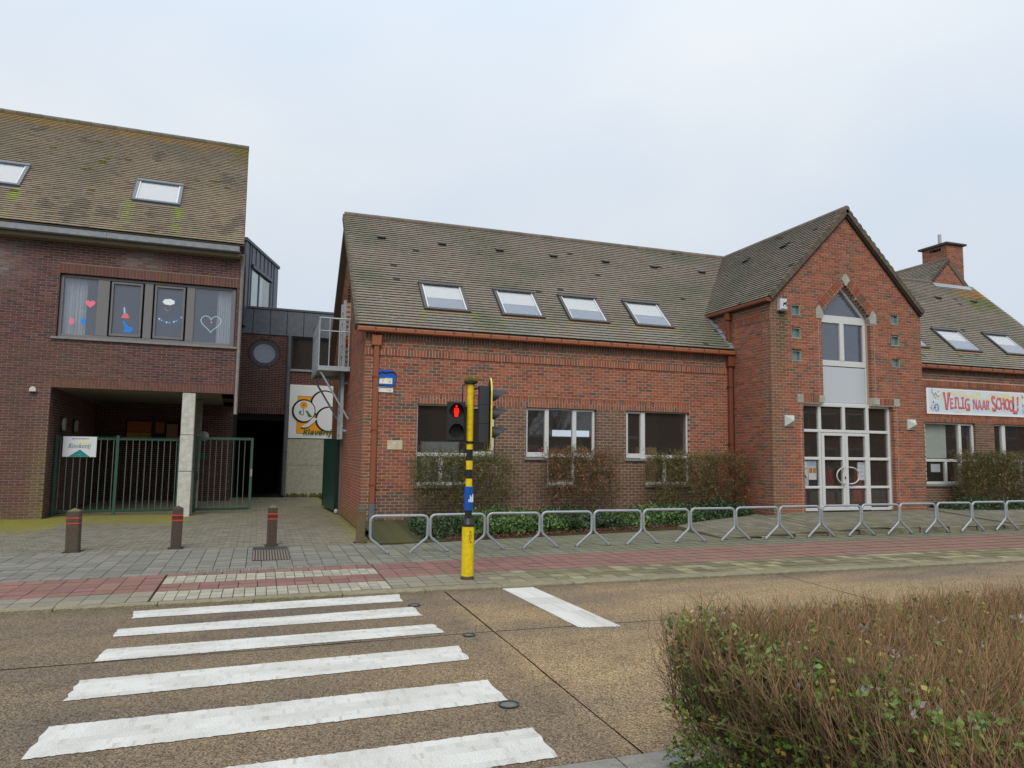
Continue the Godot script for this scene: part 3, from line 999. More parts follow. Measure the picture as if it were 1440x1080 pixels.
	b.box(frame(Vector3(24.26, 0, 0), Vector3(0, 0, 1)), -22.7, -15.9, 0.1, 7.4 * 0.59, -0.3, 0.0, S(150, 96, 76))
	put(b, "rear_wall", wall, M.concrete)
	b = MB.new()
	b.box(FM, 2.34, 23.9, 0.12, 0.35, -6.9, -0.31, S(110, 100, 90))
	b.box(FM, 2.34, 23.9, 2.92, 3.05, -6.9, -0.31, S(170, 168, 160))
	b.box(FM, 5.2, 5.3, 0.35, 2.92, -6.9, -1.0, S(150, 104, 84))
	b.box(FM, 11.4, 11.5, 0.35, 2.92, -6.9, -0.31, S(150, 120, 100))
	b.box(FM, 16.2, 16.3, 0.35, 2.92, -6.9, -0.31, S(150, 140, 124))
	b.box(FM, 11.5, 16.0, 0.36, 2.9, -2.6, -2.5, S(126, 100, 82))
	b.box(FM, 11.65, 15.75, 0.12, 0.40, -0.3, 1.18, S(120, 116, 108))
	b.box(FM, 11.65, 15.75, 3.9, 4.0, -0.3, 1.18, S(170, 168, 160))
	put(b, "room", sc, M.plain)

	# windows of the street front
	var W := S(226, 228, 226)
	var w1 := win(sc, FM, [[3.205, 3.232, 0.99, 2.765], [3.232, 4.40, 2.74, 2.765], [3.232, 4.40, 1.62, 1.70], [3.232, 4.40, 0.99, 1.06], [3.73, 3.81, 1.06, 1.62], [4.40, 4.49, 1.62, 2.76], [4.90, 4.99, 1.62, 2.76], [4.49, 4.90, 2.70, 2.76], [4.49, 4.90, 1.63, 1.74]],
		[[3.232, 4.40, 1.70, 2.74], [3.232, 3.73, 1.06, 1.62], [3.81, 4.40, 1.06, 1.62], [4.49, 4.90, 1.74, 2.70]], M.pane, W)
	sill(w1, FM, 3.16, 4.46, 0.99, S(140, 142, 138))
	sill(w1, FM, 4.43, 5.04, 1.62, S(140, 142, 138))
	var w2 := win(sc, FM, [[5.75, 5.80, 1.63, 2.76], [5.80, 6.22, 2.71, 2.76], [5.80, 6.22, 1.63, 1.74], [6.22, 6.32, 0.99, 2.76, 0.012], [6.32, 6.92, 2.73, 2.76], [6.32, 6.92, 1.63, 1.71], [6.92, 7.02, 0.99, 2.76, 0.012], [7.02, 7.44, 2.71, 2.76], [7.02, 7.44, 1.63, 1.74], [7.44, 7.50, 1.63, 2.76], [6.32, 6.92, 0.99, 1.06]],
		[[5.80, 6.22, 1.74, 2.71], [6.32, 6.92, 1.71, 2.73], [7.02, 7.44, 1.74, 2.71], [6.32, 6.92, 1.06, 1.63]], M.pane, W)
	sill(w2, FM, 5.69, 6.27, 1.62, S(140, 142, 138))
	sill(w2, FM, 6.22, 7.02, 0.99, S(140, 142, 138))
	sill(w2, FM, 6.98, 7.55, 1.62, S(140, 142, 138))
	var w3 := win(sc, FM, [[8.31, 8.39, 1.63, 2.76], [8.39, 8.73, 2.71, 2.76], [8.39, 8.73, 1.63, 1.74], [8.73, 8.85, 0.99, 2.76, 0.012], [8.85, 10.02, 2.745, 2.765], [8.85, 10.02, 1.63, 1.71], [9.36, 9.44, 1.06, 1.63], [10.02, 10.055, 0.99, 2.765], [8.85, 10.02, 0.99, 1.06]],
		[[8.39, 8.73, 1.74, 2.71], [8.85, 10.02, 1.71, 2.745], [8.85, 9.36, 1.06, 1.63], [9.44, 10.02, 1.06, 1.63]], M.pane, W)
	sill(w3, FM, 8.25, 8.85, 1.62, S(140, 142, 138))
	sill(w3, FM, 8.80, 10.10, 0.99, S(140, 142, 138))
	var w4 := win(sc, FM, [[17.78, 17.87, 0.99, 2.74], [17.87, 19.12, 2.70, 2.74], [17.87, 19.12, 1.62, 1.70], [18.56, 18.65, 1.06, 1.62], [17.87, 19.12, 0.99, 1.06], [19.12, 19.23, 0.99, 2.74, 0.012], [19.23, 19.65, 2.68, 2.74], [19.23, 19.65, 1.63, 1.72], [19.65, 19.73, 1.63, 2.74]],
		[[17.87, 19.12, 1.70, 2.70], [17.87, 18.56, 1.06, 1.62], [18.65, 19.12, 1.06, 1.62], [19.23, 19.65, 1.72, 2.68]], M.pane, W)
	sill(w4, FM, 17.72, 19.22, 0.99, S(150, 152, 148))
	b = MB.new()
	b.box(FM, 17.88, 18.82, 1.72, 2.72, -0.24, -0.225, S(196, 210, 200))
	put(b, "blind", w4, M.cloth)
	b = MB.new()
	b.box(FM, 18.1, 18.45, 1.33, 1.56, -0.14, -0.135, S(206, 216, 224))
	put(b, "notice", w4, M.print)
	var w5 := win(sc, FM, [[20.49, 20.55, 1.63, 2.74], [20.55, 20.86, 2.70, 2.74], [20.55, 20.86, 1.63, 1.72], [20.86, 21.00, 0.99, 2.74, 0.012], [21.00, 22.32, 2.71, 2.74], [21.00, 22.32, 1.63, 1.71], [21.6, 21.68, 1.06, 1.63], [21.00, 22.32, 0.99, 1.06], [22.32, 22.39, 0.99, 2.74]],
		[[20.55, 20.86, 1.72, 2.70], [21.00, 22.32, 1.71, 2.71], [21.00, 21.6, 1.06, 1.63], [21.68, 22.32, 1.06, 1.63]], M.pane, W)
	sill(w5, FM, 20.43, 20.95, 1.62, S(150, 152, 148))
	sill(w5, FM, 20.9, 22.45, 0.99, S(150, 152, 148))

	# pointed porch window above its white panel
	var pz := -0.16
	var pw := group_node("pointed_window", sc)
	b = MB.new()
	b.bar(FP, 12.87, 14.38, 5.05, 5.24, pz - 0.07, pz, W)
	b.bar(FP, 12.87, 14.38, 3.97, 4.11, pz - 0.07, pz, W)
	b.bar(FP, 12.87, 12.93, 4.11, 5.05, pz - 0.07, pz, W)
	b.bar(FP, 14.30, 14.38, 4.11, 5.05, pz - 0.07, pz, W)
	b.bar(FP, 13.56, 13.69, 4.11, 5.05, pz - 0.07, pz + 0.01, W)
	b.prism(FP, PackedVector2Array([Vector2(12.87, 5.24), Vector2(12.96, 5.24), Vector2(13.625, 5.91), Vector2(13.625, 6.02)]), pz - 0.07, pz, W)
	b.prism(FP, PackedVector2Array([Vector2(14.38, 5.24), Vector2(14.29, 5.24), Vector2(13.625, 5.91), Vector2(13.625, 6.02)]), pz - 0.07, pz, W)
	put(b, "frame", pw, M.upvc)
	b = MB.new()
	b.prism(FP, PackedVector2Array([Vector2(12.96, 5.24), Vector2(14.29, 5.24), Vector2(13.625, 5.91)]), pz - 0.045, pz - 0.037, Color.WHITE)
	put(b, "pane", pw, M.pane_up)
	for r in [[12.93, 13.56], [13.69, 14.30]]:
		b = MB.new()
		b.box(FP, r[0], r[1], 4.11, 5.05, pz - 0.045, pz - 0.037, Color.WHITE)
		put(b, "pane", pw, M.pane_up)
	b = MB.new()
	b.bar(FP, 12.87, 14.33, 3.06, 3.95, pz - 0.06, pz - 0.005, S(206, 214, 220))
	put(b, "white_panel", pw, M.upvc)
	b = MB.new()
	b.bar(FP, 14.335, 14.38, 3.04, 3.96, pz - 0.07, pz + 0.004, W)
	b.bar(FP, 12.87, 14.335, 3.03, 3.055, pz - 0.07, pz + 0.004, W)
	put(b, "panel_trim", pw, M.upvc)
	b = MB.new()
	b.box(FP, 12.5, 14.8, 3.98, 6.1, -1.4, -1.3, S(70, 74, 78))
	put(b, "gallery_wall", sc, M.plain)

	# entrance
	var dz := -0.12
	var dw := group_node("entrance_glazing", sc)
	b = MB.new()
	for r in [[12.27, 15.04, 2.95, 3.03], [12.27, 12.30, 0.43, 2.95], [14.97, 15.04, 0.43, 2.95], [12.80, 12.89, 2.39, 2.95], [13.54, 13.63, 2.39, 2.95], [14.28, 14.37, 2.39, 2.95], [12.30, 14.97, 2.32, 2.39], [12.80, 12.87, 0.43, 2.32], [14.31, 14.37, 0.43, 2.32],
			[12.30, 12.80, 1.65, 1.72], [14.37, 14.97, 1.65, 1.72], [12.30, 12.80, 0.96, 1.02], [14.37, 14.97, 0.96, 1.02], [12.30, 12.80, 0.42, 0.49], [14.37, 14.97, 0.42, 0.49]]:
		b.bar(FP, r[0], r[1], r[2], r[3], dz - 0.07, dz, W, 0.008)
	put(b, "frame", dw, M.upvc)
	for x in [[12.30, 12.80], [12.89, 13.54], [13.63, 14.28], [14.37, 14.97]]: _pane(dw, FP, x[0], x[1], 2.39, 2.95, dz)
	for y in [[1.72, 2.32], [1.02, 1.65], [0.49, 0.96]]:
		_pane(dw, FP, 12.30, 12.80, y[0], y[1], dz)
		_pane(dw, FP, 14.37, 14.97, y[0], y[1], dz)
	for s in 2:
		var d := group_node("door", sc)
		var x0 := 12.875 if s == 0 else 13.595
		var x1 := 13.590 if s == 0 else 14.305
		b = MB.new()
		for r in [[x0, x0 + 0.085, 0.43, 2.31], [x1 - 0.085, x1, 0.43, 2.31], [x0 + 0.085, x1 - 0.085, 2.24, 2.31], [x0 + 0.085, x1 - 0.085, 1.65, 1.72], [x0 + 0.085, x1 - 0.085, 0.96, 1.02], [x0 + 0.085, x1 - 0.085, 0.43, 0.52]]:
			b.bar(FP, r[0], r[1], r[2], r[3], dz - 0.06, dz + 0.012, W, 0.008)
		put(b, "frame", d, M.upvc)
		for y in [[1.72, 2.24], [1.02, 1.65], [0.52, 0.96]]: _pane(d, FP, x0 + 0.085, x1 - 0.085, y[0], y[1], dz)
		b = MB.new()
		var pts := []
		var sg := -1.0 if s == 0 else 1.0
		var cx := 13.593 + sg * 0.085
		pts.append(FP * Vector3(cx, 1.475, dz + 0.01))
		for i in 13:
			var a := PI * 0.5 - PI * i / 12.0
			pts.append(FP * Vector3(cx + sg * 0.26 * cos(a), 1.275 + 0.20 * sin(a), dz + 0.075))
		pts.append(FP * Vector3(cx, 1.075, dz + 0.01))
		b.tube(pts, 0.017, 0.017, 8, S(206, 206, 204))
		put(b, "handle", d, M.metal)
		if s == 0:
			b = MB.new()
			b.box(FP, 13.545, 13.575, 1.19, 1.25, dz + 0.012, dz + 0.022, S(30, 30, 30))
			put(b, "lock", d, M.satin)
	# notices behind the glass by the door
	for q in [[12.31, 12.50, 1.19, 1.63, S(214, 222, 216)], [12.515, 12.755, 1.17, 1.63, S(220, 222, 220)], [12.33, 12.51, 1.03, 1.18, S(196, 214, 216)], [14.02, 14.26, 1.16, 1.60, S(212, 220, 230)]]:
		b = MB.new()
		b.box(FP, q[0], q[1], q[2], q[3], dz - 0.062, dz - 0.058, q[4])
		var no := put(b, "notice", dw, M.print)
		b = MB.new()
		var z := dz - 0.0565
		if q[0] < 12.32:
			b.prism(FP, PackedVector2Array([Vector2(12.33, 1.21), Vector2(12.48, 1.21), Vector2(12.40, 1.32)]), z - 0.001, z, S(26, 104, 90))
			put(b, "print", no, M.print)
			b = MB.new()
			b.box(FP, 12.34, 12.47, 1.43, 1.46, z - 0.001, z, S(120, 160, 90))
			put(b, "print", no, M.print)
		elif q[0] < 12.6 and q[3] > 1.5:
			b.box(FP, 12.54, 12.63, 1.33, 1.46, z - 0.001, z, S(190, 110, 50))
			put(b, "print", no, M.print)
			b = MB.new()
			b.box(FP, 12.65, 12.74, 1.33, 1.46, z - 0.001, z, S(176, 140, 60))
			put(b, "print", no, M.print)
			b = MB.new()
			b.box(FP, 12.53, 12.74, 1.49, 1.61, z - 0.001, z, S(160, 186, 214))
			put(b, "print", no, M.print)
		else:
			for i in 4:
				b = MB.new()
				var yy: float = q[3] - 0.04 - i * (q[3] - q[2] - 0.05) / 4.0
				b.box(FP, q[0] + 0.02, q[1] - 0.03, yy - 0.008, yy, z - 0.001, z, S(110, 130, 150))
				put(b, "print", no, M.print)
	# glass bricks
	for q in gb:
		var g := group_node("glass_block", sc)
		b = MB.new()
		b.box(FP, q[0].x + 0.018, q[2].x - 0.018, q[0].y + 0.018, q[2].y - 0.018, -0.16, -0.07, S(150, 180, 178))
		put(b, "block", g, M.block)
		b = MB.new()
		b.box(FP, q[0].x, q[2].x, q[0].y, q[0].y + 0.018, -0.2, -0.01, S(160, 172, 160))
		b.box(FP, q[2].x - 0.018, q[2].x, q[0].y + 0.018, q[2].y, -0.2, -0.01, S(160, 178, 168))
		b.box(FP, q[0].x, q[0].x + 0.018, q[0].y + 0.018, q[2].y, -0.2, -0.01, S(150, 150, 136))
		b.box(FP, q[0].x + 0.018, q[2].x - 0.018, q[2].y - 0.018, q[2].y, -0.2, -0.01, S(150, 150, 136))
		put(b, "surround", g, M.concrete)
		b = MB.new()
		b.box(FP, q[0].x + 0.01, q[2].x - 0.01, q[0].y + 0.01, q[2].y - 0.01, -0.24, -0.2, S(110, 130, 140))
		put(b, "backing", g, M.plain)

	# roofs
	var sn := 0.6923
	var cs := 0.7216
	var RM := Transform3D(Basis(Vector3(1, 0, 0), Vector3(0, sn, -cs), Vector3(0, cs, sn)), Vector3(0, 4.40, -15.5))
	var RL := Transform3D(Basis(Vector3(0, 0, 1), Vector3(0.7027, 0.7115, 0), Vector3(-0.7115, 0.7027, 0)), Vector3(11.23, 5.48, 0))
	var RR := Transform3D(Basis(Vector3(0, 0, -1), Vector3(-0.7027, 0.7115, 0), Vector3(0.7115, 0.7027, 0)), Vector3(16.11, 5.48, 0))
	var fr := FastNoiseLite.new()
	fr.seed = 33
	fr.frequency = 0.35
	fr.fractal_octaves = 3
	var tt := func(x: float, v: float, green: float) -> Color:
		var q := mixc(S(140, 132, 121), S(149, 139, 125), rng.randf())
		if rng.randf() < 0.05: q = S(150, 130, 115)
		var k := fr.get_noise_2d(x, v * 1.6)
		q = mixc(q, S(112, 117, 96), clampf(green + k * 0.9, 0.0, 0.8))
		if rng.randf() < 0.004: q = S(70, 64, 56)
		return mulc(q, rng.randf_range(0.96, 1.04))
	var roof := group_node("roof", sc)
	var tl := []
	var sky := []
	for x in [3.39, 5.255, 6.985, 8.815]: sky.append([x, x + 1.09])
	var sky2 := []
	for x in [17.42, 19.56, 21.71]: sky2.append([x, x + 1.12])
	var hs := []
	for s in sky + sky2: hs.append(rect(s[0] - 0.02, 0.72, s[1] + 0.02, 1.92))
	var left_part := PackedVector2Array([Vector2(1.86, -0.04), Vector2(11.33, -0.04), Vector2(11.33, 1.60), Vector2(13.67, 5.12), Vector2(1.86, 5.12)])
	var right_part := PackedVector2Array([Vector2(16.06, -0.04), Vector2(24.45, -0.04), Vector2(24.45, 5.12), Vector2(13.67, 5.12), Vector2(16.06, 1.62)])
	var main_tile := func(x, v):
		var g := 0.10
		if x < 2.6: g += 0.2
		if x > 9.8 and x < 11.4: g += 0.30 * clampf(1.4 - absf(v - 1.6), 0.0, 1.0)
		if v < 0.7: g += 0.15
		var q: Color = tt.call(x, v, g)
		for s in sky + sky2:
			if v < 0.72 and v > 0.25 and (absf(x - s[0]) < 0.1 or absf(x - s[1] - 0.04) < 0.13): q = mixc(q, S(140, 146, 44), rng.randf() * clampf((v - 0.2) * 1.8, 0.0, 1.0))
			if v < 0.72 and v > 0.60 and x > s[0] and x < s[1]: q = mixc(q, S(170, 134, 104), 0.7)
			if v < 0.60 and x > s[0] and x < s[1]: q = mixc(q, S(146, 146, 138), 0.4)
		if x > 23.0 and v > 3.2 and v < 4.9: q = mixc(q, S(190, 130, 40) if v > 4.3 else S(118, 128, 44), clampf(fr.get_noise_2d(x * 6, v * 6) * 2.0 + 0.45, 0.0, 0.9) * clampf(1.5 - absf(v - 4.2), 0.0, 1.0))
		return q
	tiles(RM, left_part, hs, 0.165, 0.108, main_tile, tl, roof)
	tiles(RM, right_part, hs, 0.165, 0.108, main_tile, tl, roof)
	tiles(RL, PackedVector2Array([Vector2(-16.68, -0.03), Vector2(-14.02, -0.03), Vector2(-14.02, 3.42), Vector2(-19.2, 3.42)]), [], 0.165, 0.108, func(x, v): return mulc(tt.call(x, v, 0.12), 0.86), tl, roof)
	tiles(RR, PackedVector2Array([Vector2(14.02, -0.03), Vector2(16.68, -0.03), Vector2(19.2, 3.42), Vector2(14.02, 3.42)]), [], 0.165, 0.108, func(x, v): return mulc(tt.call(x, v, 0.12), 0.86), tl, roof)
	# small cross roof by the chimney
	var CL := Transform3D(Basis(Vector3(0, 0, 1), Vector3(0.7071, 0.7071, 0), Vector3(-0.7071, 0.7071, 0)), Vector3(22.40, 8.0, 0))
	tiles(CL, PackedVector2Array([Vector2(-23.4, -0.4), Vector2(-19.2, -0.05), Vector2(-19.2, 1.30), Vector2(-23.4, 1.30)]), [], 0.165, 0.108, func(x, v): return mulc(tt.call(x, v, 0.0), 0.92), tl, roof)
	emit(tl, "tile", "tiling", roof, M.tile, "tile")
	b = MB.new()
	var dk := S(66, 60, 52)
	b.prism(RM, left_part, -0.14, 0.0, dk)
	b.prism(RM, right_part, -0.14, 0.0, dk)
	var RB := Transform3D(Basis(Vector3(-1, 0, 0), Vector3(0, sn, cs), Vector3(0, cs, -sn)), Vector3(0, 4.40, -22.9))
	b.prism(RB, rect(-24.45, -0.1, -1.86, 5.12), -0.14, 0.02, S(110, 100, 88))
	put(b, "roof_deck", roof, M.slab)
	b = MB.new()
	b.prism(RL, PackedVector2Array([Vector2(-16.7, -0.02), Vector2(-14.03, -0.02), Vector2(-14.03, 3.43), Vector2(-19.2, 3.43)]), -0.14, 0.0, dk)
	b.prism(RR, PackedVector2Array([Vector2(14.03, -0.02), Vector2(16.7, -0.02), Vector2(19.2, 3.43), Vector2(14.03, 3.43)]), -0.14, 0.0, dk)
	put(b, "porch_roof_deck", roof, M.slab)
	b = MB.new()
	b.prism(CL, PackedVector2Array([Vector2(-23.4, -0.4), Vector2(-19.22, -0.05), Vector2(-19.22, 1.32), Vector2(-23.4, 1.32)]), -0.12, 0.0, dk)
	b.prism(Transform3D(Basis(Vector3(0, 0, -1), Vector3(-0.7071, 0.7071, 0), Vector3(0.7071, 0.7071, 0)), Vector3(24.28, 8.0, 0)), PackedVector2Array([Vector2(19.22, -0.05), Vector2(23.4, -0.4), Vector2(23.4, 1.32), Vector2(19.22, 1.32)]), -0.12, 0.03, S(110, 100, 88))
	put(b, "cross_roof_deck", roof, M.slab)
	var rc := [S(124, 112, 100), S(106, 98, 88)]
	ridge(roof, Vector3(1.84, 7.95, -19.2), Vector3(11.83, 0, 0), 38, 0.095, rc)
	ridge(roof, Vector3(13.67, 7.93, -14.0), Vector3(0, 0, -5.2), 16, 0.095, rc)
	ridge(roof, Vector3(13.9, 7.95, -19.2), Vector3(8.5, 0, 0), 27, 0.095, rc)
	ridge(roof, Vector3(23.34, 8.93, -19.25), Vector3(0, 0, -4.1), 12, 0.085, rc)
	# dark vent tiles
	for x in [2.71, 4.31, 5.91, 7.49, 9.10, 10.67, 12.30, 21.73, 23.38]:
		b = MB.new()
		b.prism(RM * Transform3D(Basis(Vector3(0, 1, 0), PI / 2), Vector3(x - 0.1, 3.92, 0.03)), PackedVector2Array([Vector2(0, 0), Vector2(-0.07, 0), Vector2(-0.01, 0.2)]), 0.0, 0.2, S(30, 29, 27))
		put(b, "vent_tile", roof, M.dark)
	for z in [-15.6, -17.2]:
		b = MB.new()
		b.prism(RL * Transform3D(Basis(Vector3(0, 1, 0), PI / 2), Vector3(z, 2.45, 0.03)), PackedVector2Array([Vector2(0, 0), Vector2(-0.07, 0), Vector2(-0.01, 0.2)]), 0.0, 0.2, S(30, 29, 27))
		put(b, "vent_tile", roof, M.dark)
	for s in sky: skylight(sc, RM, s[0], s[1], 0.74, 1.90, 0.47, S(84, 84, 80))
	for s in sky2: skylight(sc, RM, s[0], s[1], 0.74, 1.90, 0.5, S(80, 80, 78))
	# verge tiles along the porch gable and the yard gable
	for i in 34:
		var v := 0.05 + i * 0.1
		for R in [RL, RR]:
			b = MB.new()
			var zz := -14.10 if R == RL else 14.10
			var za := zz if R == RL else zz - 0.11
			var zb := zz + 0.11 if R == RL else zz
			b.box(R, za, zb, v, v + 0.105, -0.10, 0.015 + 0.02 * (1 - (i % 2)), mixc(S(94, 84, 72), S(116, 100, 82), rng.randf()))
			put(b, "verge_tile", roof, M.tile)
	for i in 50:
		b = MB.new()
		var v := 0.0 + i * 0.1025
		b.box(RM, 1.80, 1.90, v, v + 0.10, -0.13, 0.03 + 0.008 * (i % 2), mixc(S(84, 80, 66), S(104, 96, 78), rng.randf()))
		put(b, "verge_tile", roof, M.tile)

	# gutters, hoppers and downpipes in rust-brown
	var cop := S(158, 90, 58)
	var cop2 := S(122, 68, 46)
	var gut := group_node("gutter", sc)
	b = MB.new()
	b.bar(FM, 1.84, 11.33, 4.265, 4.37, 0.06, 0.20, cop, 0.02)
	put(b, "channel", gut, M.rust)
	for i in 21:
		b = MB.new()
		b.box(FM, 2.2 + i * 0.43, 2.235 + i * 0.43, 4.262, 4.375, 0.18, 0.207, cop2)
		put(b, "bracket", gut, M.rust)
	gut = group_node("gutter", sc)
	b = MB.new()
	b.bar(FM, 16.07, 24.45, 4.265, 4.37, 0.06, 0.20, mulc(cop, 0.85), 0.02)
	put(b, "channel", gut, M.rust)
	for i in 18:
		b = MB.new()
		b.box(FM, 16.4 + i * 0.43, 16.435 + i * 0.43, 4.262, 4.375, 0.18, 0.207, cop2)
		put(b, "bracket", gut, M.rust)
	gut = group_node("gutter", sc)
	b = MB.new()
	b.bar(FS, -16.75, -14.02, 5.395, 5.49, 0.0, 0.15, mulc(cop2, 1.1), 0.02)
	put(b, "channel", gut, M.rust)
	var dp := group_node("downpipe", sc)
	b = MB.new()
	b.bar(FM, 2.16, 2.37, 3.98, 4.21, 0.005, 0.12, cop, 0.012)
	put(b, "hopper", dp, M.rust)
	b = MB.new()
	b.bar(FM, 2.215, 2.325, 0.62, 3.98, 0.012, 0.10, mulc(cop, 0.86), 0.012)
	put(b, "pipe", dp, M.rust)
	b = MB.new()
	b.bar(FM, 2.21, 2.33, 0.22, 0.62, 0.012, 0.105, S(110, 112, 122), 0.012)
	put(b, "foot", dp, M.zinc)
	for y in [3.3, 2.16, 1.0]:
		b = MB.new()
		b.box(FM, 2.195, 2.345, y, y + 0.025, 0.005, 0.11, cop2)
		put(b, "clamp", dp, M.rust)
	dp = group_node("downpipe", sc)
	b = MB.new()
	b.bar(FM, 11.15, 11.335, 3.98, 4.30, 0.005, 0.14, cop2, 0.012)
	put(b, "hopper", dp, M.rust)
	b = MB.new()
	b.bar(FM, 11.19, 11.30, 0.3, 3.98, 0.012, 0.10, mulc(cop2, 1.05), 0.012)
	put(b, "pipe", dp, M.rust)
	for y in [3.45, 2.0]:
		b = MB.new()
		b.box(FM, 11.17, 11.32, y, y + 0.025, 0.005, 0.11, mulc(cop2, 0.8))
		put(b, "clamp", dp, M.rust)
	dp = group_node("downpipe", sc)
	b = MB.new()
	b.bar(FS, -15.74, -15.56, 5.2, 5.40, 0.005, 0.12, cop2, 0.012)
	put(b, "hopper", dp, M.rust)
	b = MB.new()
	b.bar(FS, -15.70, -15.60, 4.5, 5.2, 0.012, 0.10, mulc(cop2, 1.05), 0.012)
	put(b, "pipe", dp, M.rust)
	# stepped lead flashing where the main roof meets the porch
	for i in 12:
		b = MB.new()
		var v := 0.02 + i * 0.125
		b.box(RM, 11.22, 11.34, v, v + 0.12, 0.02, 0.06 + 0.02 * (i % 2), S(150, 154, 160, rng.randf_range(0.85, 1.1)))
		b.box(FS, -15.5 - cs * v - 0.10, -15.5 - cs * v + 0.02, 4.40 + sn * v, 4.52 + sn * v, 0.008, 0.016, S(150, 154, 160, rng.randf_range(0.85, 1.1)))
		put(b, "flashing", roof, M.zinc)

	# chimney
	var ch := group_node("chimney", sc)
	var FC := frame(Vector3(0, 0, -19.25), Vector3(1, 0, 0))
	var FCL := frame(Vector3(23.34, 0, 0), Vector3(0, 0, 1))
	bricks(FC, PackedVector2Array([Vector2(22.48, 8.0), Vector2(24.13, 7.95), Vector2(24.13, 9.50), Vector2(23.345, 9.50), Vector2(23.345, 8.88)]), [], [], 0.19, 0.068, red, bk, ch, 0.25)
	bricks(FCL, PackedVector2Array([Vector2(-20.3, 8.7), Vector2(-19.26, 8.7), Vector2(-19.26, 9.50), Vector2(-20.3, 9.50)]), [rect(-19.98, 9.30, -19.48, 9.46)], [], 0.19, 0.068, red, bk, ch, 0.2)
	b = MB.new()
	b.box(FC, 23.56, 24.12, 8.2, 9.5, -1.04, -0.26, S(120, 76, 60))
	put(b, "flue", ch, M.mortar)
	b = MB.new()
	b.bar(FC, 23.24, 24.23, 9.50, 9.57, -1.15, 0.09, S(84, 80, 74), 0.01)
	put(b, "cap", ch, M.concrete)
	b = MB.new()
	b.tube([Vector3(23.6, 9.57, -19.75), Vector3(23.6, 10.02, -19.75)], 0.06, 0.06, 10, S(186, 188, 190))
	put(b, "flue_pipe", ch, M.metal)
	b = MB.new()
	b.box(RM, 22.45, 24.2, 4.86, 5.10, 0.02, 0.05, S(162, 170, 178))
	put(b, "flashing", ch, M.zinc)
	for i in 9:
		b = MB.new()
		b.box(FC, 22.42 + i * 0.1, 22.54 + i * 0.1, 7.98 + i * 0.1, 8.10 + i * 0.1, -0.1, 0.04, mixc(S(84, 76, 66), S(108, 94, 78), rng.randf()))
		put(b, "verge_tile", ch, M.tile)

	# tall narrow door to the escape platform, in the gable recess
	var gd := group_node("escape_door", sc)
	b = MB.new()
	b.bar(FG, -19.75, -18.65, 3.8, 6.3, -0.2, -0.15, S(96, 78, 66))
	put(b, "leaf", gd, M.plain)
	b = MB.new()
	b.bar(FG, -18.75, -18.65, 3.8, 5.75, -0.15, -0.02, S(196, 200, 200))
	put(b, "jamb", gd, M.upvc)
	emit(bk, "brick", "brickwork", wall, M.brick, "brick")

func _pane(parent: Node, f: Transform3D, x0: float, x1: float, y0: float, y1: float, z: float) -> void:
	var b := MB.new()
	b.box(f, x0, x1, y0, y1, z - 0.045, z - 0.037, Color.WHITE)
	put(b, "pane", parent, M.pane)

const TH := 0.03296

